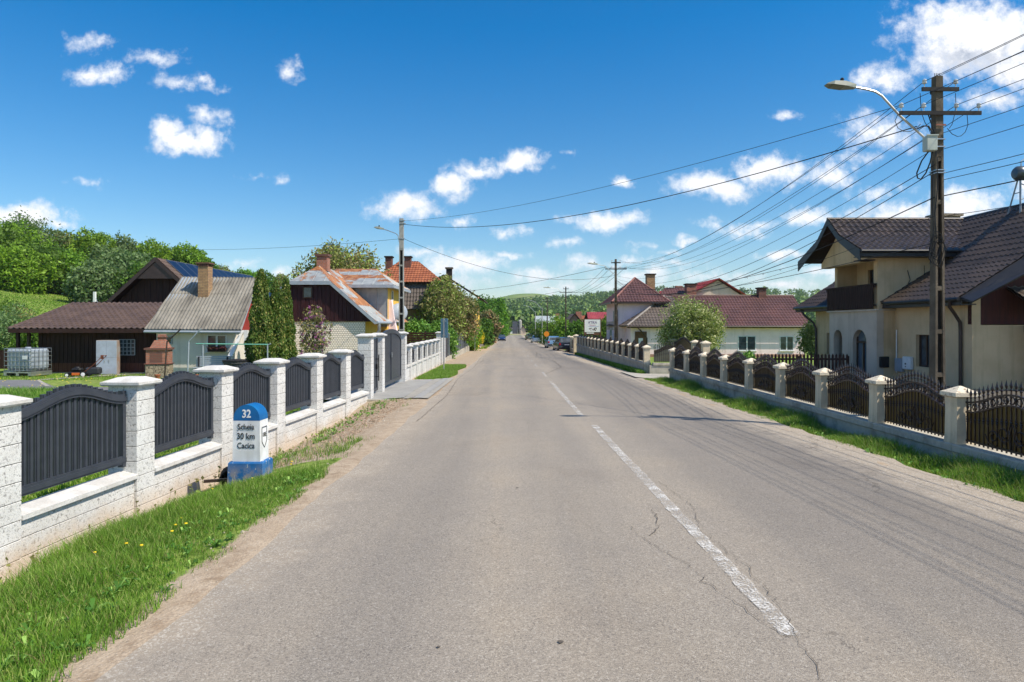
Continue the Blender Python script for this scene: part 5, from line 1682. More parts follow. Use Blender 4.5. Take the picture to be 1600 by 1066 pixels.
# ------------------------------------------------------------------ kilometre stone
def km_stone():
    X, Y = -3.68, 9.62
    z0 = -.33
    s = thing('kilometre_stone', 'blue and white kilometre stone number 32 standing on the left verge', 'kilometre stone', (X, Y, z0), R(-2))
    w, d = .195, .15
    m = MB(); m.frus(0, 0, -.12, .215, w+.055, d+.05, w+.045, d+.04); m.frus(0, 0, .2155, .235, w+.045, d+.04, w+.03, d+.02)
    m.build('base', M['blue_chipped'], s)
    m = MB(); m.frus(0, 0, .236, .80, w, d, w-.008, d-.006); m.build('white_body', M['stone_white'], s)
    m = MB(); K = 18; a = w-.008
    prof = [(a*math.cos(math.pi*i/K), -d+.006, .803+.22*math.sin(math.pi*i/K)**.9) for i in range(K+1)]
    m.prism(prof, (0, 2*d-.012, 0)); m.build('blue_top', M['blue_paint'], s, smooth=True)
    fr = -d-.0015
    def T(x, z): return Matrix.Translation((x, fr, z))
    text_part(s, "32", .155, Matrix.Translation((0, -d+.0045, .893)), M['white_paint'], sx=.82, bold=.0035)
    text_part(s, "Scheia", .115, T(-.005, .715), M['black_paint'], sx=.82, bold=.0004)
    text_part(s, "30 km", .125, T(-.005, .585), M['black_paint'], sx=.82, bold=.0004)
    text_part(s, "Cacica", .114, T(-.005, .455), M['black_paint'], sx=.82, bold=.0004)
    m = MB(); m.prism([(-.125, fr-.001, .665), (-.118, fr-.001, .667), (-.128, fr-.001, .645)], (0, .002, 0)); m.build('comma_mark', M['black_paint'], s)
    # road number shield on the side facing the road
    m = MB(); x = w+.0005
    P = [(-.085, .70), (.085, .70), (.085, .50), (0, .41), (-.085, .50)]
    for i in range(5):
        a_, b_ = Vector((x, *P[i])), Vector((x, *P[(i+1) % 5])); dd = (b_-a_).normalized(); nn = Vector((0, -dd.z, dd.y))*.005
        m.prism([a_-nn, b_-nn, b_+nn, a_+nn], (.002, 0, 0))
    m.build('shield', M['black_paint'], s)
    text_part(s, "178E", .085, Matrix.Translation((x+.0015, 0, .59)) @ Matrix.Rotation(R(90), 4, 'Z'), M['black_paint'], sx=.72)
    # black culvert pipe end beside it
    c = thing('culvert_pipe', 'black corrugated culvert pipe end in the grass left of the kilometre stone', 'drain pipe', (-4.03, 9.72, -.54), R(20))
    m = MB()
    prof = []
    for i in range(7): prof += [(.13, i*.05), (.136, i*.05+.015), (.13, i*.05+.03)]
    prof = [(.10, .15), (.112, -.0)]+prof
    m.lathe((0, .1, .12), prof, 16, axis='Y'); m.build('pipe_end', M['black_paint'], c, smooth=True)
    m = MB(); m.box(-.32, -.02, -.12, -.08, .14, .18); m.build('angle_iron', M['brown_metal'], c)
km_stone()

# ------------------------------------------------------------------ poles and wires
def pole_shaft(H, b, t, d0, d1, openings=True):
    """tapered concrete pole: two flanges, rungs between them and a recessed web"""
    m = MB()
    n = int(H/1.02)
    zs = [H-1.5-i*.8 for i in range(2*n) if H-1.5-i*.8 > .2]
    def W(z): return b+(t-b)*z/H
    def D(z): return d0+(d1-d0)*z/H
    zt = H-1.5
    fl = .042
    def seg(x0f, x1f, y0, y1f, z0, z1, mi=0):
        m.add([(x0f(z0), y0(z0), z0), (x1f(z0), y0(z0), z0), (x1f(z0), y1f(z0), z0), (x0f(z0), y1f(z0), z0),
               (x0f(z1), y0(z1), z1), (x1f(z1), y0(z1), z1), (x1f(z1), y1f(z1), z1), (x0f(z1), y1f(z1), z1)],
              [(0,3,2,1),(4,5,6,7),(0,1,5,4),(1,2,6,5),(2,3,7,6),(3,0,4,7)], mi)
    if openings:
        seg(lambda z: -W(z)/2, lambda z: -W(z)/2+fl, lambda z: -D(z)/2, lambda z: D(z)/2, -.6, zt)
        seg(lambda z: W(z)/2-fl, lambda z: W(z)/2, lambda z: -D(z)/2, lambda z: D(z)/2, -.6, zt)
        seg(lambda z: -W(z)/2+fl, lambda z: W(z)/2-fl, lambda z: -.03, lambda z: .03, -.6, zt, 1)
        for z in zs:
            seg(lambda q: -W(q)/2+fl, lambda q: W(q)/2-fl, lambda q: -D(q)/2+.006, lambda q: D(q)/2-.006, z-.08, z)
        seg(lambda z: -W(z)/2, lambda z: W(z)/2, lambda z: -D(z)/2, lambda z: D(z)/2, zt, H)
    else:
        seg(lambda z: -W(z)/2, lambda z: W(z)/2, lambda z: -D(z)/2, lambda z: D(z)/2, -.6, H)
    return m
def insulator(parent, x, y, z):
    m = MB(); m.tube([(x, y, z-.12), (x, y, z)], .008, 5); m.lathe((x, y, z), [(.015,0),(.038,.008),(.042,.03),(.026,.042),(.038,.053),(.036,.075),(.015,.09)], 10)
    return m.build('insulator', M['porcelain'], parent, smooth=True)
def line_pole(label, x, y, arm_l=.755, arm_u=.34, lamp=None, detail=True, H=None, mat='concrete_pole', rz=0):
    z0 = g(x, y)
    H = H or 8.3
    r = thing('utility_pole', label, 'utility pole', (x, y, z0), rz, 'concrete utility poles along the road')
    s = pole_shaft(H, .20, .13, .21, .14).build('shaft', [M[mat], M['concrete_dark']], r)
    if arm_l:
        zl, zu = H-.70, H-.26
        for L, z in ((arm_l, zl), (arm_u, zu)):
            if not L: continue
            m = MB()
            m.box(-L, L, -.11, -.078, z-.035, z+.03); m.box(-L, L, -.11, -.06, z+.0305, z+.036); m.box(-.08, .08, .072, .09, z-.04, z+.03)
            a = m.build('crossarm', M['arm_black'], r)
            for x_ in ((-.95*L, -.4*L, .4*L, .95*L) if L > .7 else (-.85*L, .85*L)):
                insulator(a, x_, -.085, z+.10)
    return r, z0, H
def lamp_arm(r, base, pts, head_dir=(-1, 0), head_l=.62, lab=None):
    m = MB(); m.tube(pts, .021, 8)
    a = m.build('lamp_arm', M['steel'], r, smooth=True)
    p = Vector(pts[-1]); d = (Vector(pts[-1])-Vector(pts[-2])).normalized()
    ang = math.atan2(d.y, d.x); hz = math.hypot(d.x, d.y)
    Mx = Matrix.Translation(p) @ Matrix.Rotation(ang, 4, 'Z') @ Matrix.Rotation(-math.atan2(d.z, hz)*.7, 4, 'Y')
    h = MB(Mx); L = head_l
    h.add([(-.1,-.05,-.03),(.12,-.13,-.045),(L*.75,-.13,-.045),(L,-.06,-.03),(L,.06,-.03),(L*.75,.13,-.045),(.12,.13,-.045),(-.1,.05,-.03),
           (-.1,-.04,.04),(.12,-.1,.055),(L*.7,-.09,.04),(L-.03,-.04,.0),(L-.03,.04,.0),(L*.7,.09,.04),(.12,.1,.055),(-.1,.04,.04)],
          [tuple(range(8))[::-1], tuple(range(8, 16))]+[(i, (i+1)%8, 8+(i+1)%8, 8+i) for i in range(8)])
    ho = h.build('lamp_head', M['lamp_body'], a)
    h = MB(Mx); h.box(.14, L*.78, -.1, .1, -.054, -.046); h.build('lens', M['lamp_glass'], ho)
    h = MB(Mx); h.lathe((.16, 0, .056), [(.035,0),(.035,.06),(.02,.08)], 8); h.build('light_sensor', M['black_paint'], ho)
    return a

# near pole on the right
PX, PY = 7.92, 12.72
pole1, pz, pH = line_pole('big weathered concrete pole with crossarms, lamp and grey box behind the iron fence', PX, PY, H=6.42-g(7.92,12.72))
ztop1 = pz+pH
def near_pole_extras():
    r = pole1; H = pH; K = .76
    P = lambda x, y, Y=PY: at(x, y, Y)-Vector((PX, PY, pz))
    lamp_arm(r, None, [P(1452, 222), P(1405, 180), P(1378, 150), P(1368, 143.5), P(1355, 140), P(1328, 135)], head_l=.46)
    m = MB(); q = P(1443.5, 228); m.bbox(q.x-.1, q.x+.1, -.26, -.11, q.z-.15, q.z+.13, .012)
    b = m.build('junction_box', M['box_grey'], r)
    m = MB(); m.box(q.x-.11, q.x+.11, -.275, -.262, q.z+.12, q.z+.14); m.build('box_lid', M['box_grey'], b)
    for z in (q.z+.1, q.z-.04, q.z-.47, q.z-.52):
        m = MB(); m.box(-.085, .085, -.115, .115, z-.009, z+.009); m.build('steel_band', M['steel'], r)
    m = MB(); m.box(-.09, .09, -.12, -.10, H-.94, H-.91); m.build('rusty_strap', M['brick'], r)
    rg = random.Random(3)
    T = lambda pts: [(x*K, y*K, H-(8.3-z)*K) for x, y, z in pts]
    for k in range(6):
        cx, cz, rr = -.16+rg.uniform(-.05,.05), 3.95+rg.uniform(-.25,.25), rg.uniform(.16,.3)
        m = MB(); m.tube(T([(cx+rr*.6*math.cos(t)+.03*math.sin(3*t), -.2-.02*k, cz+rr*1.3*math.sin(t)) for t in np.linspace(0, 6.3, 18)]), .008, 5); m.build('cable_coil', M['wire'], r)
    for pts, rad in (([(-.1,-.16,6.3),(-.12,-.2,5.5),(-.17,-.18,4.9),(-.14,-.2,4.3)], .009), ([(-.2,-.16,6.2),(-.24,-.2,5.2),(-.2,-.18,4.4),(-.3,-.2,3.7)], .008),
        ([(-.28,-.1,7.35),(-.2,-.2,6.9),(-.16,-.2,6.6),(-.15,-.2,6.3)], .011), ([(-.55,-.1,7.0),(-.42,-.13,7.06),(-.3,-.15,7.05),(-.24,-.18,6.9),(-.22,-.2,6.7),(-.24,-.2,6.4),(-.3,-.2,6.15),(-.4,-.2,5.9),(-.52,-.2,5.75),(-.6,-.2,5.78),(-.62,-.2,5.9),(-.5,-.2,6.2),(-.28,-.2,6.5)], .013),
        ([(.45,0,7.9),(.42,-.06,7.6),(.35,-.1,7.3),(.28,-.13,7.1),(.2,-.15,7.0)], .006), ([(-.42,0,7.9),(-.45,-.1,7.4),(-.38,-.13,7.15),(-.3,-.15,7.0),(-.18,-.15,6.7)], .006),
        ([(.7,-.05,7.35),(.7,-.08,7.1),(.62,-.1,6.92),(.5,-.13,6.82),(.4,-.15,6.8),(.27,-.15,6.86),(.15,-.15,7.0)], .006), ([(-1.0,-.05,7.35),(-1.08,-.08,7.2),(-1.02,-.1,7.02),(-.9,-.13,6.93),(-.75,-.15,6.92),(-.6,-.15,7.0),(-.5,-.15,7.1)], .006)):
        m = MB(); m.tube(T(pts), rad, 5); m.build('loose_cable', M['wire'], r)
    for k in range(4):
        m = MB(); m.tube([(-.045+.03*k, 0, H), (-.045+.03*k, 0, H+.07)], .006, 5); m.build('top_rod', M['brown_metal'], r)
near_pole_extras()

pole2, p2z, p2H = line_pole('concrete pole with crossarms in front of the pink house', 7.29, 48.0, H=6.43-g(7.29,48))
lamp_arm(pole2, None, [(-.1,-.1,p2H-1.1), (-.8,-.3,p2H-.5), (-1.45,-.6,p2H-.4)], head_l=.7)
pole3, p3z, p3H = line_pole('distant concrete pole with crossarms behind the parked cars', 6.46, 82.0, H=6.4-g(6.46,82))
lamp_arm(pole3, None, [(-.1,-.1,p3H-1.0), (-1.0,-.3,p3H-.25), (-2.0,-.6,p3H-.15)], head_l=.8)
pole4, p4z, p4H = line_pole('fourth concrete pole down the road, near the white house', 5.67, 110.0, H=6.3-g(5.67,110))
for x, Y, yt, lab in ((836.5, 150, 487, 'slim pale lamp post left of the white house'), (847, 118, 481, 'slim dark lamp post near the orange road sign'), (895.8, 200, 495, 'very distant slim post beyond the brown roof')):
    p = at(x, yt, Y); z0 = g(p.x, Y)
    r = thing('lamp_post', lab, 'lamp post', (p.x, Y, z0), 0, 'slim lamp posts down the road')
    m = MB(); m.tube([(0,0,-.3),(0,0,p.z-z0)], [.09, .06], 8); m.build('shaft', M['concrete_light'], r, smooth=True)
    m = MB(); m.tube([(0,0,p.z-z0-.2),(-1.2,-.3,p.z-z0+1.0),(-2.2,-.5,p.z-z0+1.3)], .035, 6); a = m.build('lamp_arm', M['grey_metal'], r)
    m = MB(); m.box(-2.7,-2.1,-.6,-.45,p.z-z0+1.26,p.z-z0+1.34); m.build('lamp_head', M['grey_metal'], a)

# pole on the left with a lamp
LPX, LPY = -5.5, 34.0
lz = g(LPX, LPY); LH = 7.1-lz
pl = thing('utility_pole', 'pale ladder-slotted concrete pole with lamp behind the double gate', 'utility pole', (LPX, LPY, lz), 0, 'concrete utility poles along the road')
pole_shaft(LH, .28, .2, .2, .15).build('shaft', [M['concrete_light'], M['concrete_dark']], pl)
lamp_arm(pl, None, [(-.1,-.05,LH-1.2), (-.16,-.1,LH-.85), (-.28,-.12,LH-.75), (-.7,-.14,LH-.6), (-.95,-.15,LH-.52)], head_l=.4)
m = MB()
for z in (LH-.1, LH-.25, LH-1.0): m.box(-.12, .16, -.1, .1, z-.02, z+.02)
m.box(.1, .2, -.05, .03, LH-.3, LH-.22)
m.build('steel_band', M['steel'], pl)

WN = 0
def wire(a, b, sag, label, r=.008, group='overhead wires between the right hand poles', clips=0, n=22):
    a, b = Vector(a), Vector(b)
    pts = [a.lerp(b, i/n) - Vector((0, 0, 4*sag*(i/n)*(1-i/n))) for i in range(n+1)]
    m = MB(); m.tube(pts, r, 5)
    if clips:
        for i in range(clips):
            t = (i+1)/(clips+1); q = a.lerp(b, t)-Vector((0,0,4*sag*t*(1-t))); m.tube([q, q-Vector((.03,0,.09)), q-Vector((.09,0,.06)), q-Vector((.05,0,.0))], r*.7, 4)
    return tag(m.build('overhead_wire', M['wire'], None), label, 'overhead wire', group)
def tip(i, x, up=False):
    px_, py_, zz, H = ((PX, PY, pz, pH), (7.29, 48.0, p2z, p2H), (6.46, 82.0, p3z, p3H), (5.67, 110, p4z, p4H))[i]
    return Vector((px_+x*.755, py_-.085, zz+H-(.26 if up else .70)+.15))
slots = [(-.95, False, 'outermost road side wire'), (-.4, False, 'inner road side wire'),
         (.4, False, 'inner house side wire'), (.95, False, 'outermost house side wire'),
         (-.38, True, 'upper road side wire'), (.38, True, 'upper house side wire')]
for k, (dx, up, lab) in enumerate(slots):
    wire(tip(0, dx, up), tip(1, dx, up), 1.0+.06*k, lab+' from the near pole to the pole by the pink house', .0058)
    wire(tip(0, dx, up), tip(0, dx, up)+Vector((.4, -35, .3)), .7, lab+' running right from the near pole out of the picture', .0055)
    if not up: wire(tip(1, dx, up), tip(2, dx, up), .8, lab+' from the pole by the pink house to the next pole', .011, n=10)
a1 = Vector((PX-.09, PY-.08, ztop1-1.65))
wire(a1, Vector((7.2, 47.9, 4.95)), 1.35, 'upper one of the thick low cables leaving below the grey box', .008)
wire(a1-Vector((0,0,.12)), Vector((7.2, 47.9, 4.83)), 1.55, 'lower one of the thick low cables leaving below the grey box', .008)
wire(Vector((PX-.09, PY-.08, ztop1-2.25)), Vector((7.2, 47.9, 4.5)), 1.1, 'thick twisted bundle leaving the near pole lowest towards the next pole', .011)
wire(Vector((PX+.09, PY, ztop1-1.8)), Vector((PX+.6, -21, ztop1-1.4)), .7, 'upper cable of the pair running right from below the grey box', .006)
wire(Vector((PX+.09, PY, ztop1-1.92)), Vector((PX+.6, -21, ztop1-1.55)), .7, 'lower cable of the pair running right from below the grey box', .006)
wire(Vector((PX+.09, PY, ztop1-2.22)), Vector((PX+.7, -21, ztop1-1.8)), .6, 'thick twisted bundle running right from the near pole', .01)
wire(Vector((PX, PY-.05, ztop1)), Vector((PX+.4, -21, ztop1+.2)), .6, 'single wire leaving the very top of the near pole to the right', .005)
for i_, (dz, sg) in enumerate(((-1.05, 1.15), (-1.35, 1.25), (-2.6, 1.2))):
    wire(Vector((PX-.09, PY-.08, ztop1+dz)), Vector((7.2, 47.9, 5.3-.2*i_)), sg, ('thin service wire just above the grey box towards the next pole', 'thin service wire level with the grey box towards the next pole', 'thin wire below the twisted bundle towards the next pole')[i_], .0055)
    wire(Vector((PX+.09, PY, ztop1+dz)), Vector((PX+.6, -21, ztop1+dz+.3)), .65, ('thin service wire just above the grey box running right', 'thin service wire level with the grey box running right', 'thin wire below the twisted bundle running right')[i_], .0055)
wire(tip(0, -.95), Vector((LPX, LPY, lz+LH-.12)), .42, 'upper thin wire crossing the road to the left hand pole', .006, 'wires crossing the road')
wire(Vector((PX-.38, PY, ztop1-.92)), Vector((LPX+.1, LPY, lz+LH-.28)), .78, 'lower thicker cable crossing the road to the left hand pole', .011, 'wires crossing the road')
wire(Vector((LPX, LPY, lz+LH-1.0)), Vector((-26, 46, 7.0)), .3, 'thin wire running left from the left hand pole over the roofs', .008, 'wires crossing the road')
wire(Vector((LPX+.1, LPY, lz+LH-1.0)), Vector((7.3, 48, 5.3)), 1.0, 'thin wire from the left hand pole down to the pole by the pink house', .010, 'wires crossing the road')
wire(Vector((14.6, 32.5, 4.95)), Vector((7.3, 48, 4.3)), .5, 'service cable with small hooks from the balcony roof', .012, 'service cables', clips=14)
wire(Vector((PX-.1, PY, ztop1-3.1)), Vector((7.3, 48, 4.1)), .5, 'thin service wire passing in front of the balcony roof', .008, 'service cables')
wire(Vector((7.3, 48, 5.0)), Vector((12.2, 53.9, 3.3)), .3, 'drop wire from the second pole to the pink house wall', .010, 'service cables')
wire(tip(1, -.9), Vector((-12, 80, 5.6)), .6, 'distant wire crossing the road from the second pole', .014, 'wires crossing the road')
wire(tip(2, -.9), Vector((-10, 100, 5.6)), .6, 'farthest wire crossing the road from the third pole', .016, 'wires crossing the road')

# ------------------------------------------------------------------ things in the left yard
def yard():
    GZ = -.47
    # paved path and driveway: flat sheets
    def sheet(name, pts, mat, dz=.012, z=None):
        m = MB(); m.add([(x, y, (g(x, y) if z is None else z)+dz) for x, y in pts], [tuple(range(len(pts)))])
        return tag(m.build(name, mat, None), kind='structure')
    pav = simple('grey_concrete_paving', (.2,.2,.205), (.155,.155,.16), 1.3, .85, .2, 60, fine=(30,.3))
    pale = simple('pale_kerb_stone', (.36,.34,.3), (.3,.28,.25), 3, .85)
    def G(x, y, z=GZ):
        Y = F*(1.8-z)/(y-HOR); return ((x-800)/F*Y, Y)
    sheet('yard_path', [G(-60,618), G(95,618), G(190,622), G(200,606), G(85,605), G(60,594.5), G(-60,594.5)], pav, z=-.46)
    sheet('yard_path', [G(60,594.0), G(68,594.9), G(200,586.5), G(240,584), G(240,583), G(195,584.5)], pale, .02, z=-.46)
    sheet('yard_path', [G(57,594.9), G(63,594.9), G(78,604.6), G(70,604.6)], pale, .018, z=-.46)
    # driveway of the double gate with kerb bands
    dw = simple('grey_block_paving', (.36,.355,.34), (.3,.295,.285), 2, .85, .4, 45, fine=(20,.3))
    sl = MB()
    def dpoly(u0, u1, y0, y1, n=6):
        for i in range(n):
            for j in range(4):
                ya, yb = y0+(y1-y0)*i/n, y0+(y1-y0)*(i+1)/n
                xa, xb = u0+(u1-u0)*j/4, u0+(u1-u0)*(j+1)/4
                P = [(xa, ya), (xb, ya), (xb, yb), (xa, yb)]
                sl.add([(x, y, max(g(x, y), float(zr(y))-.10)+.03) for x, y in P], [(0,1,2,3)])
    sl = MB(); dpoly(-6.5, -3.05, 19.25, 26.6); tag(sl.build('driveway', dw, None), kind='structure')
    sl = MB(); dpoly(-3.045, -2.75, 19.0, 26.9); dpoly(-2.5, -2.3, 18.8, 27.2); tag(sl.build('driveway_band', pale, None), kind='structure')
    sl = MB(); dpoly(-2.745, -2.505, 18.9, 27.1); tag(sl.build('driveway_band', dw, None), kind='structure')
    sl = MB(); sl.box(-4.3, -2.75, 19.13, 19.245, -.8, -.29); tag(sl.build('driveway_kerb', M['wall_weathered'], None), kind='structure')
    sl = MB()
    for i in range(6):
        for j in range(4):
            P = [(5.0+(9-5.0)*a/4, 27.7+4.0*b/6) for a, b in ((j, i), (j+1, i), (j+1, i+1), (j, i+1))]
            sl.add([(x, y, max(g(x, y), float(zr(y))-.12)+.04) for x, y in P], [(0,1,2,3)])
    tag(sl.build('driveway', simple('pale_driveway', (.44,.41,.36), (.36,.34,.3), 1, .85, fine=(20,.3)), None), kind='structure')

    sl = MB()
    for i in range(14):
        for j in range(8):
            P = [(7.0+1.9*a, 3+2.0*b_) for a, b_ in ((j, i), (j+1, i), (j+1, i+1), (j, i+1))]
            sl.add([(x, y, g(x, y)+.02) for x, y in P], [(0,1,2,3)])
    tag(sl.build('yard_shade_sheet', simple('shade_toned_paving', (.12,.105,.085), (.09,.08,.065), 1.5, .9, .3, 40, fine=(20,.3)), None), kind='structure')  # added yard sheet, toned dark to stand for the shade behind the fence
    # water tank in a cage
    p = at(44, 574, 30.2)
    t = thing('water_tank', 'white plastic water tank in a metal cage beside the plank barn', 'water tank', (p.x, 30.2, -.47), R(-9))
    m = MB(); m.bbox(-.62, .62, -.5, .5, .33, 1.22, .07); m.lathe((0,0,1.22), [(.12,0),(.12,.06),(.1,.08)], 12)
    m.build('plastic_tank', simple('translucent_white_plastic', (.34,.39,.45), (.24,.28,.33), 1.4, .35, spec=.5), t)
    m = MB()
    for x in np.linspace(-.66, .66, 8):
        m.tube([(x,-.54,.26),(x,-.54,1.24)], .012, 5); m.tube([(x,.54,.26),(x,.54,1.24)], .012, 5)
    for y in np.linspace(-.54, .54, 6): m.tube([(-.66,y,.26),(-.66,y,1.24)], .012, 5); m.tube([(.66,y,.26),(.66,y,1.24)], .012, 5)
    for z in (.3, .5, .7, .9, 1.08, 1.24): m.tube([(-.66,-.54,z),(.66,-.54,z),(.66,.54,z),(-.66,.54,z),(-.66,-.54,z)], .014, 5)
    m.build('cage', M['steel'], t)
    m = MB(); m.box(-.68,.68,-.56,.56,.18,.24)
    for x in (-.6, 0, .6): m.box(x-.07, x+.07, -.56, .56, .06, .178)
    m.build('pallet', M['steel'], t)
    m = MB(); m.box(.25, .5, -.555, -.55, .78, .94); m.build('label_plate', M['white_paint'], t)
    for x in (-.55, .55):
        for y in (-.4, .4): m = MB(); m.box(x-.06, x+.06, y-.06, y+.06, -.05, .058); m.build('foot_block', M['wood_dark'], t)
    # metal cabinet
    p = at(165, 583, 31.0)
    t = thing('metal_cabinet', 'old grey two door metal cabinet with rusty side standing against the barn', 'cabinet', (p.x+.05, 31.1, -.47), R(14))
    m = MB(); m.bbox(-.42, .42, -.2, .28, .03, 1.58, .01)
    m.build('cabinet_body', simple('rusty_cabinet_side', (.30,.2,.15), (.3,.29,.28), 2.2, .7), t)
    for i, (x0, x1, z0, z1) in enumerate(((-.415,-.003,.8,1.56),(.003,.415,.8,1.56),(-.415,.415,.05,.79))):
        m = MB(); m.box(x0, x1, -.222, -.203, z0, z1); m.build('cabinet_door', simple('grey_blue_cabinet_paint', (.36,.42,.5), (.3,.34,.4), 2.5, .5, fine=(30,.15)), t)
    for x in (-.1, .08): m = MB(); m.box(x,x+.03,-.235,-.222,.56,.7); m.build('handle', M['steel'], t)
    # lawn mower
    p = at(121, 582, 29.8)
    t = thing('lawn_mower', 'orange and black push lawn mower parked on the grass by the barn', 'lawn mower', (p.x, 29.8, -.47), R(8))
    m = MB(); m.bbox(-.3, .35, -.24, .24, .08, .24, .04); m.build('deck', M['black_paint'], t)
    m = MB(); m.bbox(-.12, .2, -.262, -.241, .09, .2, .008); m.build('side_panel', simple('orange_plastic', (.6,.14,.02), (.5,.12,.02), 4, .4), t)
    m = MB(); m.bbox(-.2, .2, -.17, .17, .245, .4, .06); m.lathe((0,0,.4), [(.12,0),(.1,.05),(.03,.06)], 12); m.build('engine', M['black_paint'], t)
    for x, y, r in ((-.3,-.27,.1),(-.3,.27,.1),(.35,-.27,.13),(.35,.27,.13)):
        m = MB(); m.lathe((x, y-.03, r), [(r*.3,0),(r,.005),(r,.055),(r*.3,.06)], 16, axis='Y'); w_ = m.build('wheel', M['black_paint'], t)
        m = MB(); m.lathe((x, y-.034, r), [(.01,0),(r*.65,.004),(r*.65,.066),(.01,.068)], 12, axis='Y'); m.build('rim', M['white_paint'], w_)
    m = MB()
    for y in (-.2, .2): m.tube([(.32,y,.18),(.75,y,.55),(1.1,y,.92)], .016, 6)
    m.tube([(1.1,-.2,.92),(1.1,.2,.92)], .016, 6); m.box(.95,1.05,-.03,.03,.78,.95)
    m.build('handlebar', simple('dull_orange_paint', (.2,.06,.03), rough=.5), t)
    m = MB(); m.bbox(.38,.95,-.2,.2,.12,.42,.06); m.build('grass_bag', M['graphite_in'], t)
    # brick barbecue
    p = at(249, 590, 29.2)
    t = thing('brick_barbecue', 'red brick garden barbecue on a rubble stone base with stepped chimney', 'barbecue', (p.x, 29.2, -.47), R(12))
    m = MB(); m.bbox(-.47, .47, -.35, .35, -.05, .6, .03); m.build('stone_base', M['stonework'], t)
    m = MB(); m.box(-.44, .44, -.32, .32, .64, 1.22); m.frus(.06, 0, 1.3, 1.62, .36, .3, .2, .2); m.box(-.02, .24, -.15, .15, 1.6, 1.88)
    b = m.build('brick_body', M['brick'], t)
    for q_ in ((-.5, .5, -.38, .38, .601, .64), (-.5, .5, -.38, .38, 1.221, 1.3), (-.06, .28, -.19, .19, 1.74, 1.78)): m = MB(); m.box(*q_); m.build('ledge', M['brick_dark'], b)
    m = MB(); m.box(-.28, .2, -.33, -.315, .7, 1.1); m.build('hearth_opening', M['brick_dark'], b)
    # clothes frame and leaning posts
    q0, q1 = at(317, 540, 24.5), at(418, 540, 24.5)
    t = thing('clothes_frame', 'steel clothes frame with a pale green top bar over the lawn', 'clothes frame', (q0.x, 24.5, -.47))
    L = q1.x-q0.x
    for x in (0, L):
        m = MB(); m.tube([(x,0,-.2),(x,0,1.55)], .025, 6); m.tube([(x,0,1.55),(x+.12,0,1.6)], .02, 6); m.build('post', M['grey_metal'], t)
    m = MB(); m.tube([(-.25,0,1.6),(L+.02,0,1.57)], .022, 6); m.build('top_bar', simple('pale_green_paint', (.2,.5,.4), rough=.5), t)
    for xb, yb, pts, lab, nm in ((257, 592, [(257,592),(261,534),(283,514)], 'rusty bent garden post in front of the brick barbecue', 'bent_post'),
                          (293, 592, [(293,592),(295,534),(314,514)], 'grey bent garden post in front of the white cottage wall', 'bent_post')):
        P = [at(x, y, 26.5) for x, y in pts]
        m = MB(); m.tube([P[0]-Vector((0,0,.2))]+P, .028, 6)
        tag(m.build('bent_post', M['brown_metal'] if xb < 260 else M['grey_metal'], None), lab, 'garden post', 'bent garden posts')
    # bench
    p = at(332, 588, 29.6)
    t = thing('slatted_bench', 'dark grey slatted garden bench by the white cottage', 'bench', (p.x, 29.6, -.47), R(6))
    m = MB()
    for i in range(5): m.box(-.72, .72, .1-.02*0+.01*i, .13+.01*i, .5+i*.09, .56+i*.09)
    m.build('backrest', M['grey_metal'], t)
    m = MB()
    for i in range(4): m.box(-.72, .72, -.3+i*.1, -.22+i*.1, .42, .45)
    m.build('seat', M['grey_metal'], t)
    for x in (-.6, .6):
        for y in (-.25, .08): m = MB(); m.box(x-.03, x+.03, y-.03, y+.03, 0, .42 if y < 0 else .9); m.build('leg', M['graphite_in'], t)
    p = at(370, 590, 28.6)
    t = thing('stone_well', 'round dark stone well with black lid beside the thuja', 'well', (p.x, 28.6, -.47))
    m = MB(); m.lathe((0,0,-.05), [(.52,0),(.5,.7),(.55,.72),(.55,.8)], 20); m.build('well_ring', simple('dark_pebble', (.1,.1,.11), (.03,.03,.035), 22, .8, .5, 30), t)
    m = MB(); m.lathe((0,0,.752), [(.57,0),(.57,.05),(.1,.1)], 20); m.build('lid', M['black_paint'], t)
    # little clutter by the cottage wall
    rg = random.Random(8)
    for i, (x, y, lab) in enumerate(((289, 588, 'terracotta flower pot at the foot of the brick barbecue'), (307, 583, 'small terracotta pot in front of the cottage wall'))):
        q = at(x, y, 28.3); t = MB(); t.lathe((q.x if i else at(240,596,28).x, 28.3, -.47), [(.06,0),(.1,.17),(.12,.18),(.12,.22)], 12)
        tag(t.build('flower_pot', M['tile_clay'], None), lab, 'flower pot')
    # white post on the hillside behind the barn
    q = at(148, 474, 60); t = thing('wire_post', 'white concrete wire post with stays behind the barn roof', 'post', (q.x, 60, q.z-1.5))
    m = MB(); m.box(-.09, .09, -.09, .09, -1, 2.5); m.build('shaft', M['white_paint'], t)
    m = MB(); m.tube([(0,0,2.2),(-.8,0,.2)], .02, 5); m.tube([(0,0,2.2),(.8,0,.2)], .02, 5); m.build('stay', M['steel'], t)
    # traffic signs seen from behind
    for x, yb, y0, y1, Y, wd, lab in ((693.5, 578, 498, 528, 33.0, .42, 'back of a blue grey road sign on a thin post beside the low block fence'),
                                      (742, 544, 510, 523, 66.0, .5, 'back of a road sign on a post beside the dark sheet fence')):
        p = at(x, y0, Y); z0 = g(p.x, Y)
        t = thing('road_sign', lab, 'road sign', (p.x, Y, z0), R(-28), 'road signs seen from behind')
        zt, zb = p.z-z0, at(x, y1, Y).z-z0
        m = MB(); m.tube([(0,0,-.3),(0,0,zt-.02)], .028, 8); m.build('post', M['steel'], t)
        m = MB(); m.bbox(-wd/2, wd/2, .03, .05, zb, zt, .008); m.build('sign_plate', simple('blue_grey_aluminium', (.2,.33,.42), (.16,.27,.36), 4, .45, metal=.2), t)
        m = MB()
        for z in (zb+.12, zt-.12): m.box(-.1, .1, .0, .03, z-.02, z+.02)
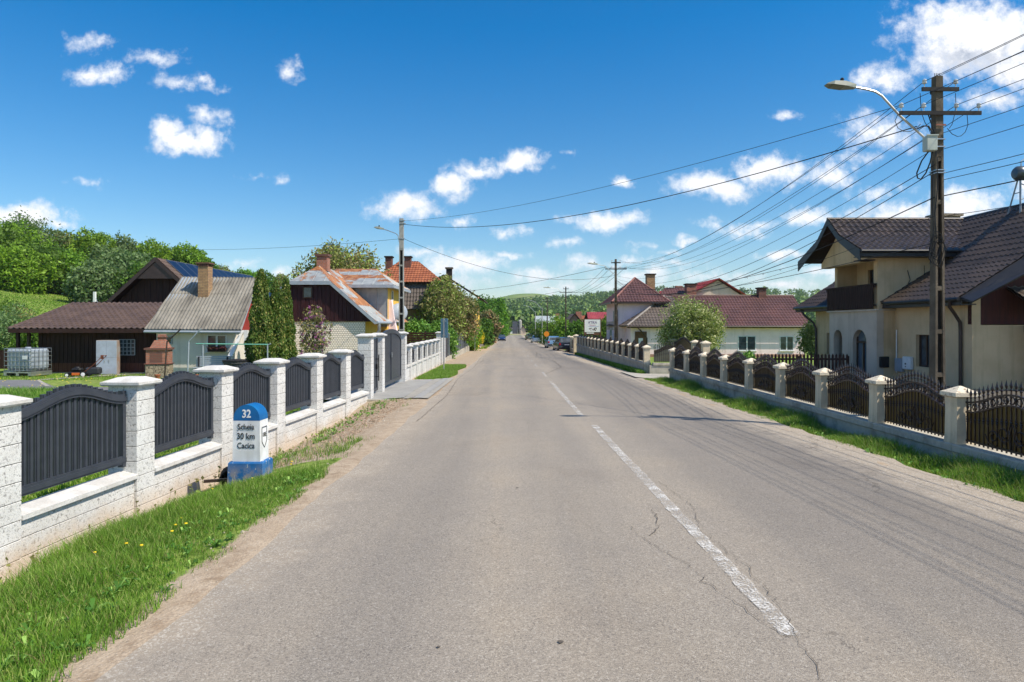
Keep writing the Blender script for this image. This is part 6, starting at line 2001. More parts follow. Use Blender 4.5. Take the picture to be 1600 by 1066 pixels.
        m.build('bracket', M['steel'], t)
    # round orange sign
    p = at(854, 522, 92); t = thing('round_sign', 'small round orange sign on a post by the parked blue car', 'road sign', (p.x, 92, g(p.x, 92)))
    z = p.z-g(p.x, 92)
    m = MB(); m.lathe((0,-.02,z), [(.01,0),(.36,.0),(.36,.03),(.01,.03)], 20, axis='Y'); m.build('sign_plate', simple('orange_sign', (.8,.28,.02), (.75,.25,.02), 3, .5), t)
    m = MB(); m.tube([(0,.03,-.2),(0,.03,z)], .03, 6); m.build('post', M['steel'], t)
    # horizontal slat fence behind the low block fence
    t = thing('slat_fence', 'dark brown horizontal slat fence behind the low white block fence', 'fence', (-7.0, 44, -.55))
    m = MB()
    for i in range(11): m.box(0, 2.75, 0, .03, .25+i*.15, .37+i*.15)
    m.build('slat_panel', M['wood_dark'], t)
    for x in (0, 1.4, 2.75): m = MB(); m.box(x-.05, x+.05, .03, .12, 0, 1.95); m.build('post', M['wood_dark'], t)
    # board with faded lettering by the far fence
    p0, p1 = at(913.5, 499.5, 69), at(938, 519, 69)
    cx, cz = (p0.x+p1.x)/2, (p0.z+p1.z)/2; W = p1.x-p0.x; Hh = p0.z-p1.z
    z0 = g(cx, 69)
    t = thing('notice_board', 'white notice board with a flower emblem in a brown frame by the iron fence', 'notice board', (cx, 69, z0))
    zc_ = cz-z0
    m = MB(); m.box(-W/2-.08, W/2+.08, .02, .08, zc_-Hh/2-.3, zc_+Hh/2+.08); 
    m.box(-W/2-.08, -W/2, -.02, .08, -.2, zc_+Hh/2+.08); m.box(W/2, W/2+.08, -.02, .08, -.2, zc_+Hh/2+.08)
    m.build('frame', simple('brown_board_frame', (.16,.08,.05)), t)
    m = MB(); m.box(-W/2, W/2, -.01, .018, zc_-Hh/2, zc_+Hh/2); pl_ = m.build('board_face', M['white_paint'], t)
    text_part(pl_, "A'TIKA", .36, Matrix.Translation((0, -.016, zc_+.33)), simple('purple_ink', (.12,.05,.2)), sx=.8, bold=.004)
    text_part(pl_, "Floraria", .18, Matrix.Translation((0, -.016, zc_+.06)), simple('pink_ink', (.6,.15,.35)), sx=1.1)
    m = MB(); m.box(-.45, .65, -.014, -.011, zc_-.1, zc_-.07); m.build('printed_line', simple('blue_ink', (.2,.25,.5)), pl_)
    m = MB()
    rg = random.Random(5)
    for i in range(16):
        a, b = -.3+i*.045, zc_-.36+rg.uniform(-.1, .12); m.lathe((a, -.014, b), [(.001,0),(rg.uniform(.03,.07),.0),(.001,.002)], 7, axis='Y')
    m.build('printed_flowers', simple('grey_brown_ink', (.25,.2,.17), (.4,.3,.3), 9), pl_)
    m = MB()
    for i in range(8): m.lathe((.28+.1*math.cos(i*.7), -.014, zc_-.33+.12*math.sin(i*.7)), [(.001,0),(.045,.0),(.001,.002)], 7, axis='Y')
    m.build('printed_wreath', M['black_paint'], pl_)
    m = MB(); m.box(-W/2+.2, .15, -.015, -.011, zc_-Hh/2-.16, zc_-Hh/2-.05); m.build('lower_strip', M['white_paint'], pl_)
yard()

# ------------------------------------------------------------------ cars
def car(label, X, Y, rz, paint, kind='wagon', plate=True):
    z0 = g(X, Y)+.02
    t = thing('parked_car', label, 'car', (X, Y, z0), rz, 'cars parked along the road')
    L, W, H = {'wagon': (4.5, 1.8, 1.5), 'hatch': (4.0, 1.72, 1.5), 'sedan': (4.5, 1.78, 1.45)}[kind]
    # body: lofted cross sections along y (rear at -L/2 faces the camera)
    yr = -L/2
    S = {'wagon': [(0,.42,.62,.78),(.05,.28,.90,.86),(.35,.22,.96,.9),(1.2,.2,.96,.9),(3.1,.2,.95,.9),(3.6,.2,.9,.9),(4.2,.22,.78,.86),(4.45,.3,.66,.8),(4.5,.42,.55,.74)],
         'hatch': [(0,.42,.62,.78),(.05,.28,.92,.86),(.3,.22,.98,.88),(1.1,.2,.96,.88),(2.8,.2,.95,.88),(3.3,.2,.88,.88),(3.8,.24,.72,.82),(4.0,.4,.58,.74)],
         'sedan': [(0,.42,.66,.8),(.05,.28,.95,.86),(.3,.22,1.0,.88),(1.0,.2,.98,.9),(3.1,.2,.94,.9),(3.6,.2,.88,.9),(4.2,.22,.76,.86),(4.5,.42,.55,.76)]}[kind]
    b = MB(); ring = []
    for y, zl, zh, w in S:
        w = w*W/1.8
        ring.append([(-w, yr+y, zl+.12), (-w*.94, yr+y, zl), (w*.94, yr+y, zl), (w, yr+y, zl+.12), (w, yr+y, zh-.2), (w*.94, yr+y, zh-.04), (w*.8, yr+y, zh), (-w*.8, yr+y, zh), (-w*.94, yr+y, zh-.04), (-w, yr+y, zh-.2)])
    n = 10; vs = [p for r_ in ring for p in r_]
    fs = [(i*n+j, i*n+(j+1)%n, (i+1)*n+(j+1)%n, (i+1)*n+j) for i in range(len(ring)-1) for j in range(n)]+[tuple(range(n)), tuple((len(ring)-1)*n+j for j in range(n))]
    b.add(vs, fs)
    bo = b.build('body', paint, t, smooth=True)
    # cabin
    C = {'wagon': [(.12,.92),(.42,1.44),(.9,1.49),(2.0,1.5),(2.7,1.42),(3.5,.9)], 'hatch': [(.1,.94),(.35,1.42),(.9,1.49),(1.8,1.49),(2.4,1.4),(3.1,.9)], 'sedan': [(.45,.98),(1.1,1.38),(1.6,1.44),(2.2,1.43),(2.7,1.36),(3.5,.9)]}[kind]
    cb = MB(); wb, wt = .80*W/1.8, .60*W/1.8
    prof = [(y, z) for y, z in C]
    def wz(z): return wb+(wt-wb)*(z-.9)/.6
    vs = [(-wz(z), yr+y, z) for y, z in prof]+[(wz(z), yr+y, z) for y, z in prof]
    k = len(prof)
    cb.add(vs, [tuple(range(k)), tuple(range(2*k-1, k-1, -1))]+[(i, i+1, k+i+1, k+i) for i in range(k-1)]+[(k-1, 0, k, 2*k-1)])
    cb.build('roof', paint, bo, smooth=False)
    gl = MB()
    def quad(p, off):
        gl.add([Vector(q)+Vector(off) for q in p], [(0,1,2,3)])
    (ya, za), (yb, zb) = prof[0], prof[1]
    f = lambda t_: (ya+(yb-ya)*t_, za+(zb-za)*t_)
    y1, z1 = f(.12); y2, z2 = f(.88)
    gl.add([(-wz(z1)*.88, yr+y1-.012, z1), (wz(z1)*.88, yr+y1-.012, z1), (wz(z2)*.86, yr+y2-.012, z2), (-wz(z2)*.86, yr+y2-.012, z2)], [(0,1,2,3)])
    ya, za = prof[-1]; yb, zb = prof[-2]
    y1, z1 = f(.08); y2, z2 = f(.9) if False else (ya+(yb-ya)*.9, za+(zb-za)*.9); y1, z1 = ya+(yb-ya)*.08, za+(zb-za)*.08
    gl.add([(-wz(z1)*.9, yr+y1+.012, z1), (wz(z1)*.9, yr+y1+.012, z1), (wz(z2)*.86, yr+y2+.012, z2), (-wz(z2)*.86, yr+y2+.012, z2)], [(3,2,1,0)])
    for s in (-1, 1):
        ys = [prof[1][0]+.1, (prof[1][0]+prof[-2][0])/2-.06, (prof[1][0]+prof[-2][0])/2+.06, prof[-2][0]+.2]
        for a, c in ((ys[0], ys[1]), (ys[2], ys[3])):
            gl.add([(s*(wz(.98)+.012), yr+a, .98), (s*(wz(.98)+.012), yr+c, .98), (s*(wz(1.36)+.012), yr+min(c, prof[-2][0]-.05), 1.36), (s*(wz(1.36)+.012), yr+a+.1, 1.36)], [(0,1,2,3)])
    gl.build('window', M['glass'], t)
    for x in (-1, 1):
        for y in (.85, L-.85):
            m = MB(); m.lathe((x*(W/2-.1)-.1, yr+y, .31), [(.2,0),(.31,.01),(.32,.1),(.31,.19),(.2,.2)], 18, axis='X'); w_ = m.build('wheel', M['black_paint'], t)
            m = MB(); m.lathe((x*(W/2-.1)-.108, yr+y, .31), [(.02,0),(.2,.002),(.2,.214),(.02,.216)], 12, axis='X'); m.build('rim', M['steel'], w_)
    red = simple('tail_lamp_red', (.35,.01,.01), rough=.2)
    for s in (-1, 1):
        m = MB(); m.bbox(s*.72*W/1.8-.1, s*.72*W/1.8+.1, yr-.0, yr+.12, .66, .9, .02); m.build('tail_light', red, t)
        m = MB(); m.bbox(s*.6*W/1.8-.13, s*.6*W/1.8+.13, yr+L-.1, yr+L-.01, .5, .62, .02); m.build('headlight', M['white_paint'], t)
        m = MB(); m.bbox(s*(W/2+.02)-.07, s*(W/2+.02)+.07, yr+L-1.5, yr+L-1.4, .92, 1.04, .02); m.build('side_mirror', paint, t)
    m = MB(); m.bbox(-W*.46, W*.46, yr-.05, yr+.06, .36, .56, .03); m.build('rear_bumper', M['graphite_in'] if kind != 'sedan' else paint, t)
    if plate:
        m = MB(); m.box(-.26, .26, yr-.062, yr-.051, .68 if kind == 'wagon' else .42, .79 if kind == 'wagon' else .53); m.build('number_plate', M['white_paint'], t)
    return t
def paint(name, c):
    m, N, b = base_mat(name); set_col(N, b, c); b.inputs['Roughness'].default_value = .28; b.inputs['Metallic'].default_value = .3
    b.inputs['Coat Weight'].default_value = .6; return m
car('dark blue station wagon parked nearest on the right shoulder', 5.45, 72.5, R(5), paint('dark_blue_car_paint', (.012,.02,.035)), 'wagon')
car('light blue hatchback parked behind the dark station wagon', 5.0, 84, R(3), paint('light_blue_car_paint', (.2,.36,.55)), 'hatch')
car('white car parked farther down the right side of the road', 4.6, 132, R(2), paint('white_car_paint', (.75,.75,.76)), 'sedan')
car('small olive green car parked farthest on the right side', 4.1, 166, R(4), paint('olive_car_paint', (.14,.16,.05)), 'hatch')
car('dark blue car facing us on the left side of the road', -2.3, 155, R(182), paint('navy_car_paint', (.02,.04,.12)), 'hatch')

# ------------------------------------------------------------------ far buildings
def far_house(name, label, x0, x1, yb, ye, yr_, Y, wall, roof, gable=True, depth=8, cat='house', chimney=None, style='tilefar'):
    a, b = at(x0, yb, Y), at(x1, yb, Y); ze = at(x0, ye, Y).z; zr_ = at(x0, yr_, Y+depth/2 if not gable else Y).z
    zb = min(g(a.x, Y), g(b.x, Y))-.5
    h = thing(name, label, cat, ((a.x+b.x)/2, Y+depth/2, zb+.5), 0, world=True)
    w = MB(); w.box(a.x, b.x, Y, Y+depth, zb, ze); c = (a.x+b.x)/2
    if gable: w.prism([(a.x, Y, ze), (b.x, Y, ze), (c, Y, zr_)], (0, .3, 0))
    w.build('wall', wall, h)
    if gable: polys = [[(b.x+.4, Y-.4, ze-.2), (b.x+.4, Y+depth, ze-.2), (c, Y+depth, zr_+.1), (c, Y-.4, zr_+.1)], [(a.x-.4, Y-.4, ze-.2), (a.x-.4, Y+depth, ze-.2), (c, Y+depth, zr_+.1), (c, Y-.4, zr_+.1)]]
    else: polys = [[(a.x-.4, Y-.4, ze), (b.x+.4, Y-.4, ze), (b.x+.2, Y+depth/2, zr_), (a.x-.2, Y+depth/2, zr_)], [(a.x-.4, Y+depth+.4, ze), (b.x+.4, Y+depth+.4, ze), (b.x+.2, Y+depth/2, zr_), (a.x-.2, Y+depth/2, zr_)]]
    roof_sheet('roof', polys, style, [roof, M['wood_dark']], h, spp=4)
    if b.x-a.x > 3:
        for f_ in (.25, .7):
            window(h, (a.x+(b.x-a.x)*f_, Y, zb+1.4), 1.1, 1.2, 0)
    if chimney:
        x, yt = chimney; p = at(x, yt, Y+2); m = MB(); m.box(p.x-.45, p.x+.45, Y+1.6, Y+2.5, ze, p.z); m.build('chimney', M['brick'], h)
    return h
far_house('white_house', 'white house with pale grey roof far down the road on the right', 838, 876, 526, 506, 494, 175, M['white_paint'], simple('pale_grey_roof', (.42,.47,.5)), gable=False, chimney=(871, 490), depth=9)
far_house('thatched_house', 'old house with mossy brown roof and brick chimney beyond the blue car', 884, 912, 522, 510, 491, 105, M['tan_wall'], simple('mossy_brown_roof', (.24,.18,.15), (.17,.13,.11), 1.2, .95), gable=True, chimney=(904, 487))
far_house('pink_roof_house', 'house with faded pink red tiled roof left of the second pole', 924, 962, 526, 506, 488, 92, M['tan_wall'], M['tile_pink'], gable=False, depth=8)
far_house('low_red_house', 'low house with faded orange ridge behind the notice board', 906, 925, 524, 500, 493.5, 110, M['pink_wall'], M['tile_clay'], gable=False, depth=6)
far_house('white_shed', 'small white shed at the far end of the road', 797, 809, 523, 514.5, 512, 290, M['white_paint'], M['tile_grey'], gable=False, depth=6)
far_house('blue_roof_house', 'grey blue house beside the far silo', 814, 821, 522, 515, 510, 270, M['grey_wall'], simple('slate_blue_roof', (.12,.15,.22)), gable=True, depth=8)
def silo():
    p = at(808, 500, 280); z0 = g(p.x, 280)
    t = thing('grain_silo', 'tall grey silo tower at the far end of the road', 'silo', (p.x, 280, z0))
    m = MB(); m.box(-1.9, .2, -1.5, 1.5, -.5, p.z-z0-.6); m.build('dark_tower', simple('dark_silo_cladding', (.1,.11,.13)), t)
    m = MB(); m.lathe((1.2, 0, -.5), [(.75,0),(.75,p.z-z0),(.3,p.z-z0+.6)], 16); m.build('pale_cylinder', M['concrete_light'], t)
silo()

# ------------------------------------------------------------------ vegetation
def leaves_mesh(rng, centers, radii, n_clump, per, size, shell=.55, flat=1.0, spread=.16, droop=0.0):
    """many leaf rhombs in small clumps through the volume of overlapping blobs"""
    C = np.asarray(centers, float); Rr = np.asarray(radii, float)
    if Rr.ndim == 1: Rr = np.stack([Rr, Rr, Rr*flat], -1)
    vol = Rr.prod(axis=1)**(2/3); k = rng.choice(len(C), n_clump, p=vol/vol.sum())
    d = rng.normal(size=(n_clump, 3)); d /= np.linalg.norm(d, axis=1)[:, None]
    rr = shell+(1-shell)*rng.random(n_clump)**.6
    rr *= 1+.16*np.sin(d[:, 0]*7+k)*np.cos(d[:, 2]*6+k*2)
    P = C[k]+d*Rr[k]*rr[:, None]
    cs = np.mean(Rr)*spread
    L = np.repeat(P, per, axis=0)+rng.normal(size=(n_clump*per, 3))*cs
    n = len(L)
    a = rng.normal(size=(n, 3)); a[:, 2] -= droop; a /= np.linalg.norm(a, axis=1)[:, None]
    b = np.cross(a, rng.normal(size=(n, 3))); b /= np.linalg.norm(b, axis=1)[:, None]
    s = size*(.6+.8*rng.random(n))[:, None]
    V = np.stack([L-a*s, L+b*s*.5, L+a*s, L-b*s*.5], 1).reshape(-1, 3)
    Q = np.arange(n*4).reshape(-1, 4)
    return V, Q
def blobset(rng, R_, H, n, z0, rb=(.32, .5), shape='round'):
    """blob centres and radii for a crown of half width R_ and height H starting at z0"""
    cs, rs = [], []
    for i in range(n):
        t = (i+.5)/n
        if shape == 'cone': w = R_*(1-t)*.75
        elif shape == 'column': w = R_*.35*(1 if t < .7 else 1-(t-.7)*2)
        else: w = R_*.66*math.sin(math.pi*(.18+.72*t))
        a = i*2.4+rng.uniform(-.5, .5)
        q = w*rng.uniform(.55, 1)
        cs.append((q*math.cos(a), q*math.sin(a), z0+H*(.12+.76*t)))
        rs.append(R_*rng.uniform(*rb)*(1-.45*t if shape == 'cone' else 1))
    return cs, rs
def make_tree(name, label, cat, x, y, R_, H, trunk_h, seed, leaf, n_clump=500, per=9, size=.12, nb=10, shape='round', rb=(.32,.5), group=None, zbase=None, trunk_r=None, shell=.5, lean=(0,0), limbs=True, bark='bark', spread=.16, extra=None, droop=0.0, squash=1.0):
    rng = np.random.default_rng(seed)
    z0 = g(x, y) if zbase is None else zbase
    t = thing(name, label, cat, (x, y, z0), 0, group)
    cs, rs = blobset(rng, R_, H, nb, trunk_h, rb, shape)
    cs = [(c[0]+lean[0]*c[2], c[1]*squash+lean[1]*c[2], c[2]) for c in cs]
    V, Q = leaves_mesh(rng, cs, rs, n_clump, per, size, shell, spread=spread, droop=droop)
    link_mesh('crown', fast_mesh('crown', V, Q), M[leaf], t)
    m = MB(); tr = trunk_r or R_*.07
    top = Vector((lean[0]*(trunk_h+H*.45), lean[1]*(trunk_h+H*.45), trunk_h+H*.5))
    pts = [Vector((0,0,-.4)), Vector((lean[0]*trunk_h*.3+.02, 0, trunk_h*.4)), Vector((lean[0]*trunk_h, lean[1]*trunk_h, trunk_h)), top]
    m.tube(pts, [tr*1.25, tr, tr*.85, tr*.3], 8)
    if limbs:
        for c in cs:
            c = Vector(c); s = pts[2].lerp(top, min(.9, max(0, (c.z-trunk_h)/H*.7)))
            mid = s.lerp(c, .5)+Vector(rng.normal(0, R_*.05, 3))
            m.tube([s, mid, c], [tr*.5, tr*.33, tr*.1], 5)
            for q in range(2):
                e = c+Vector(np.clip(rng.normal(0, R_*.15, 3), -R_*.25, R_*.25)); m.tube([mid.lerp(c, .6), e], [tr*.18, tr*.05], 4)
    m.build('trunk', M[bark], t, smooth=True)
    if extra:
        Vn, Qn = leaves_mesh(rng, cs, rs, extra[1], extra[2], extra[3], .8, spread=.08)
        link_mesh(extra[4], fast_mesh(extra[4], Vn, Qn), M[extra[0]], t)
    return t

# thujas by the cottage
def thuja(label, x, y, H, R_, seed):
    rng = np.random.default_rng(seed); z0 = g(x, y)
    t = thing('thuja', label, 'conifer', (x, y, z0), 0, 'thuja columns by the cottage')
    n = 6500
    tt = rng.random(n)**.8
    w = R_*np.clip(np.clip(1-tt, 0, 1)**.62*1.08, 0, 1)*np.where(tt < .12, .75+tt*2, 1)
    w = w*(1+.13*np.sin(tt*23+seed)+.1*rng.normal(size=n)*.6)
    th = rng.random(n)*2*math.pi
    w = w*(1+.12*np.sin(th*5+tt*9+seed))
    P = np.stack([w*np.cos(th), w*np.sin(th), .1+H*tt], -1)
    per = 4; L = np.repeat(P, per, axis=0)+rng.normal(size=(n*per, 3))*.035
    m_ = len(L); a = rng.normal(size=(m_, 3))*.55; a[:, 2] += 1; a /= np.linalg.norm(a, axis=1)[:, None]
    b = np.cross(a, rng.normal(size=(m_, 3))); b /= np.linalg.norm(b, axis=1)[:, None]
    s = .065*(.6+.8*rng.random(m_))[:, None]
    V = np.stack([L-a*s, L+b*s*.45, L+a*s, L-b*s*.45], 1).reshape(-1, 3)
    link_mesh('foliage', fast_mesh('foliage', V, np.arange(m_*4).reshape(-1, 4)), M['thuja'], t)
    m = MB(); m.tube([(0,0,-.3),(0,0,H*.85)], [.09,.03], 6); m.build('trunk', M['bark'], t)
    m = MB()
    prof = [(R_*.62*max(0, 1-q)**.62+.02, .25+(H*.9)*q) for q in np.linspace(0, .97, 9)]
    m.lathe((0,0,0), prof, 10); m.build('inner_foliage', M['thuja'], t)
thuja('tallest and widest thuja column next to the corrugated roof', -10.66, 29.0, 4.45, .54, 1)
thuja('middle thuja column of the three by the cottage', -10.3, 29.8, 4.05, .40, 2)
thuja('right thuja column, nearest the lilac bush', -10.2, 30.8, 4.2, .38, 3)

make_tree('lilac_bush', 'lilac bush with purple blossoms in front of the diamond patterned wall', 'bush', -8.1, 27.2, .76, 2.3, .75, 11, 'leaf_brown', 380, 6, .05, 13, rb=(.34,.5), trunk_r=.035, lean=(.12,0), extra=('lilac', 120, 26, .028, 'blossom'), spread=.2)
make_tree('walnut_tree', 'bronze leaved walnut tree rising behind the rusty metal roof', 'tree', -13.4, 53.0, 4.4, 4.2, 4.1, 12, 'leaf_olive', 1900, 8, .12, 26, rb=(.22,.34), shell=.2, spread=.2)
make_tree('big_olive_tree', 'large olive brown tree in front of the yellow gable house', 'tree', -5.6, 54.5, 2.1, 4.0, 1.8, 13, 'leaf_olive', 1500, 9, .13, 16, rb=(.4,.6), shell=.35)
make_tree('fruit_tree', 'olive brown tree arching over the dark sheet fence', 'tree', -4.9, 62.0, 2.2, 2.8, 1.9, 14, 'leaf_brown', 1100, 9, .13, 12, rb=(.4,.6))
make_tree('lime_bush', 'larger bright lime green bush above the dark sheet fence', 'bush', -5.0, 66.0, 1.7, 1.8, 1.3, 15, 'leaf_lime', 800, 8, .13, 9, rb=(.45,.65))
make_tree('lime_bush', 'lime green bush just left of the yellow forsythia', 'bush', -4.35, 70.0, 1.3, 2.2, .5, 215, 'leaf_lime', 600, 8, .13, 8, rb=(.45,.65))
make_tree('vine_arbour', 'light green vine foliage over the brown slat fence', 'vine', -6.4, 46.0, 1.15, 1.7, .55, 16, 'leaf_vine', 900, 8, .1, 8, rb=(.55,.75), trunk_r=.05)
make_tree('vine_arbour', 'right part of the light green vine foliage, behind the road sign', 'vine', -4.9, 47.5, 1.1, 1.8, .5, 17, 'leaf_vine', 900, 8, .1, 8, rb=(.55,.75), trunk_r=.05)
make_tree('forsythia', 'small yellow flowering bush by the dark sheet fence', 'bush', -3.75, 72.8, .85, 1.3, .9, 18, 'leaf_yellow', 350, 7, .09, 6, rb=(.45,.6), trunk_r=.05)
make_tree('garden_bush', 'small yellow green bush behind the double gate', 'bush', -7.1, 36.0, .8, .8, .35, 19, 'leaf_lime', 260, 7, .06, 6, rb=(.4,.6), trunk_r=.03)
# trees on the left side farther away
for i, (px_, Y, yt, R_, leaf, lab, nm) in enumerate((
        (762, 112, 488, 2.0, 'leaf_brown', 'brownish tree with bare patches on the left side of the road', 'roadside_tree'),
        (757, 100, 500, 1.4, 'leaf_mid', 'low dark green bush beside the purple red bush', 'roadside_bush'),
        (752, 140, 466, 4.0, 'leaf_mid', 'tall dark green tree left of the poplar at the roadside', 'roadside_tree'),
        (777, 170, 465, 2.7, 'leaf_bright', 'tall bright green poplar like tree at the left road edge', 'poplar_tree'),
        (762, 180, 470, 4.0, 'leaf_mid', 'dense green tree filling the gap behind the poplar', 'roadside_tree'),
        (745, 120, 478, 3.2, 'leaf_mid', 'green tree behind the lime bush on the left', 'roadside_tree'),
        (783, 220, 482, 3.6, 'leaf_mid', 'farthest green tree where the road bends out of sight', 'roadside_tree'),
        (721, 90, 470, 2.6, 'leaf_mid', 'green tree behind the arched olive brown tree', 'roadside_tree'),)):
    p = at(px_, yt, Y); z0 = g(p.x, Y); H = p.z-z0
    make_tree(nm, lab, 'tree' if 'bush' not in nm else 'bush', p.x, Y, R_, H*.93, H*.07, 30+i, leaf, 1100, 8, .26 if Y > 110 else .18, 11, shape='column' if False else 'round', rb=(.4,.6) if nm != 'poplar_tree' else (.45,.7), trunk_r=.2, group='roadside trees on the left')
make_tree('red_bush', 'small purple red bush on the left side beyond the sheet fence', 'bush', -3.6, 103, .9, 1.5, .9, 44, 'leaf_red', 260, 7, .12, 6, rb=(.5,.7), trunk_r=.05)

# right side plants
make_tree('apple_tree', 'gnarled apple tree with pale blossom in front of the pink house', 'tree', 10.15, 38.4, 2.45, 2.7, .75, 51, 'leaf_apple', 1900, 9, .065, 18, rb=(.26,.40), trunk_r=.19, lean=(.0,0), shell=.25, droop=.3)
make_tree('young_tree', 'thin young tree beside the brown downpipe of the yellow house', 'tree', 16.6, 37.9, .85, 2.0, .5, 52, 'leaf_apple', 300, 7, .075, 8, rb=(.35,.5), trunk_r=.05, spread=.25)
make_tree('shrub', 'light green shrub with narrow leaves behind the iron fence', 'bush', 8.35, 24.6, .5, .62, .55, 53, 'leaf_vine', 260, 7, .06, 6, rb=(.45,.6), trunk_r=.03)
for i, (px_, Y, yt, R_, leaf, lab) in enumerate((
        (886, 88, 506, 1.5, 'leaf_lime', 'bright green bush behind the parked cars'), (870, 112, 502, 2.6, 'leaf_bright', 'bright green tree in front of the white house'),
        (852, 130, 508, 2.3, 'leaf_mid', 'dark bush by the road behind the white car'), (948, 80, 504, 1.9, 'leaf_mid', 'dark green bush right of the notice board'),
        (905, 76, 506, 1.5, 'leaf_mid', 'dark green bush left of the notice board'), (842, 165, 505, 2.6, 'leaf_mid', 'small tree by the slim lamp post'))):
    p = at(px_, yt, Y); z0 = g(p.x, Y); H = p.z-z0
    make_tree('roadside_bush', lab, 'bush', p.x, Y, R_, H*.9, H*.1, 60+i, leaf, 600, 8, .15, 8, rb=(.5,.7), trunk_r=.08, group='bushes on the right side of the road')

# hillside trees on the left
HT = [(14, 96, 347, 6.0, 'leaf_bright', 'big bright green tree at the left edge of the hillside'),
      (52, 108, 336, 6.0, 'leaf_grey', 'sparse grey green tree with open crown against the cloud'),
      (88, 102, 385, 4.6, 'leaf_mid', 'dark tree below the open crowned tree'),
      (100, 112, 354, 5.4, 'leaf_olive', 'bronze tinged tree on the hill crest'),
      (145, 108, 350, 5.2, 'leaf_bright', 'bright rounded tree on the hill crest above the barn roof'),
      (118, 96, 392, 5.0, 'leaf_bright', 'bright green tree in the middle of the hillside wood'),
      (60, 92, 408, 4.6, 'leaf_mid', 'lower bushy tree beside the meadow edge'),
      (172, 98, 384, 5.6, 'leaf_grey', 'large grey green willow like tree behind the barn'),
      (155, 86, 414, 4.6, 'leaf_grey', 'lower grey green willow nearest the meadow'),
      (205, 92, 388, 5.2, 'leaf_grey', 'grey green tree left of the brown gable'),
      (200, 118, 362, 4.6, 'leaf_grey', 'thin pale tree with bare twigs on the skyline'),
      (243, 108, 366, 4.8, 'leaf_bright', 'bright green tree on the skyline above the brown gable'),
      (272, 118, 376, 4.2, 'leaf_mid', 'darker tree between the two bright skyline trees'),
      (298, 110, 374, 4.0, 'leaf_bright', 'rightmost bright tree on the skyline above the solar panels'),
      (322, 122, 392, 3.6, 'leaf_mid', 'small tree at the right end of the hillside wood'),
      (352, 150, 406, 4.0, 'leaf_olive', 'pale distant tree above the corrugated roof ridge'),
      (385, 150, 411, 4.4, 'leaf_bright', 'green distant tree right of the yellow brick chimney'),
      (412, 160, 415, 4.0, 'leaf_mid', 'distant tree peeping over the thujas'),
      (442, 165, 420, 4.2, 'leaf_olive', 'pale olive distant tree left of the rusty roof'),
      (-12, 92, 352, 6.0, 'leaf_mid', 'dark green tree cut by the left edge of the picture'),
      (30, 88, 392, 5.0, 'leaf_bright', 'bright low tree at the meadow edge far left'),
      (228, 88, 408, 4.6, 'leaf_mid', 'dark tree just left of the brown gable peak')]
for i, (px_, Y, yt, R_, leaf, lab) in enumerate(HT):
    p = at(px_, yt+10, Y); z0 = g(p.x, Y); H = max(5.0, p.z-z0)
    make_tree('hillside_tree', lab, 'tree', p.x, Y, R_*.92, H*.95, H*.05, 100+i, leaf, 1300 if leaf != 'leaf_grey' else 1500, 9, .22, 13, rb=(.30,.50), trunk_r=.22, group='trees on the left hillside', shell=.35 if lab.startswith(('sparse', 'thin')) else .55, spread=.2 if lab.startswith(('sparse', 'thin')) else .15)

def meadow_bush(px_, Y, yt, R_, leaf, lab, seed):
    p = at(px_, yt, Y); z0 = g(p.x, Y); H = max(.8, p.z-z0)
    make_tree('meadow_bush', lab, 'bush', p.x, Y, R_, H, .05, seed, leaf, 450, 8, .09, 8, rb=(.45,.65), trunk_r=.05, group='bushes at the barn end')
meadow_bush(15, 44, 488, 1.9, 'leaf_grey', 'grey green bush left of the barn roof', 201)
meadow_bush(40, 48, 492, 1.6, 'leaf_olive', 'flowering twiggy bush at the barn corner', 202)
meadow_bush(5, 52, 480, 2.2, 'leaf_mid', 'dark bush at the left picture edge above the tank', 203)
meadow_bush(50, 43, 508, 1.2, 'leaf_mid', 'green bush seen under the open end of the barn roof', 204)

# undergrowth that closes the hillside wood
def undergrowth():
    rng = np.random.default_rng(77); cs = []; rs = []
    for i in range(150):
        px_ = rng.uniform(-60, 330); Y = rng.uniform(93, 135)
        p = at(px_, 400, Y); z = g(p.x, Y)
        if p.x > -38: continue
        lim = np.interp(px_, [-60, 0, 100, 150, 250, 330], [430, 436, 452, 470, 470, 470])
        base_y = 508-(z-1.8)/Y*F
        if base_y > lim: continue
        r_ = rng.uniform(2.0, 3.4); cs.append((p.x, Y, z+r_*.7)); rs.append(r_)
    V, Q = leaves_mesh(rng, cs, rs, 9000, 6, .3, .6, spread=.2)
    tag(link_mesh('undergrowth', fast_mesh('undergrowth', V, Q), M['leaf_mid']), 'dense bushes and undergrowth filling the left hillside wood', 'undergrowth', kind='stuff')
undergrowth()

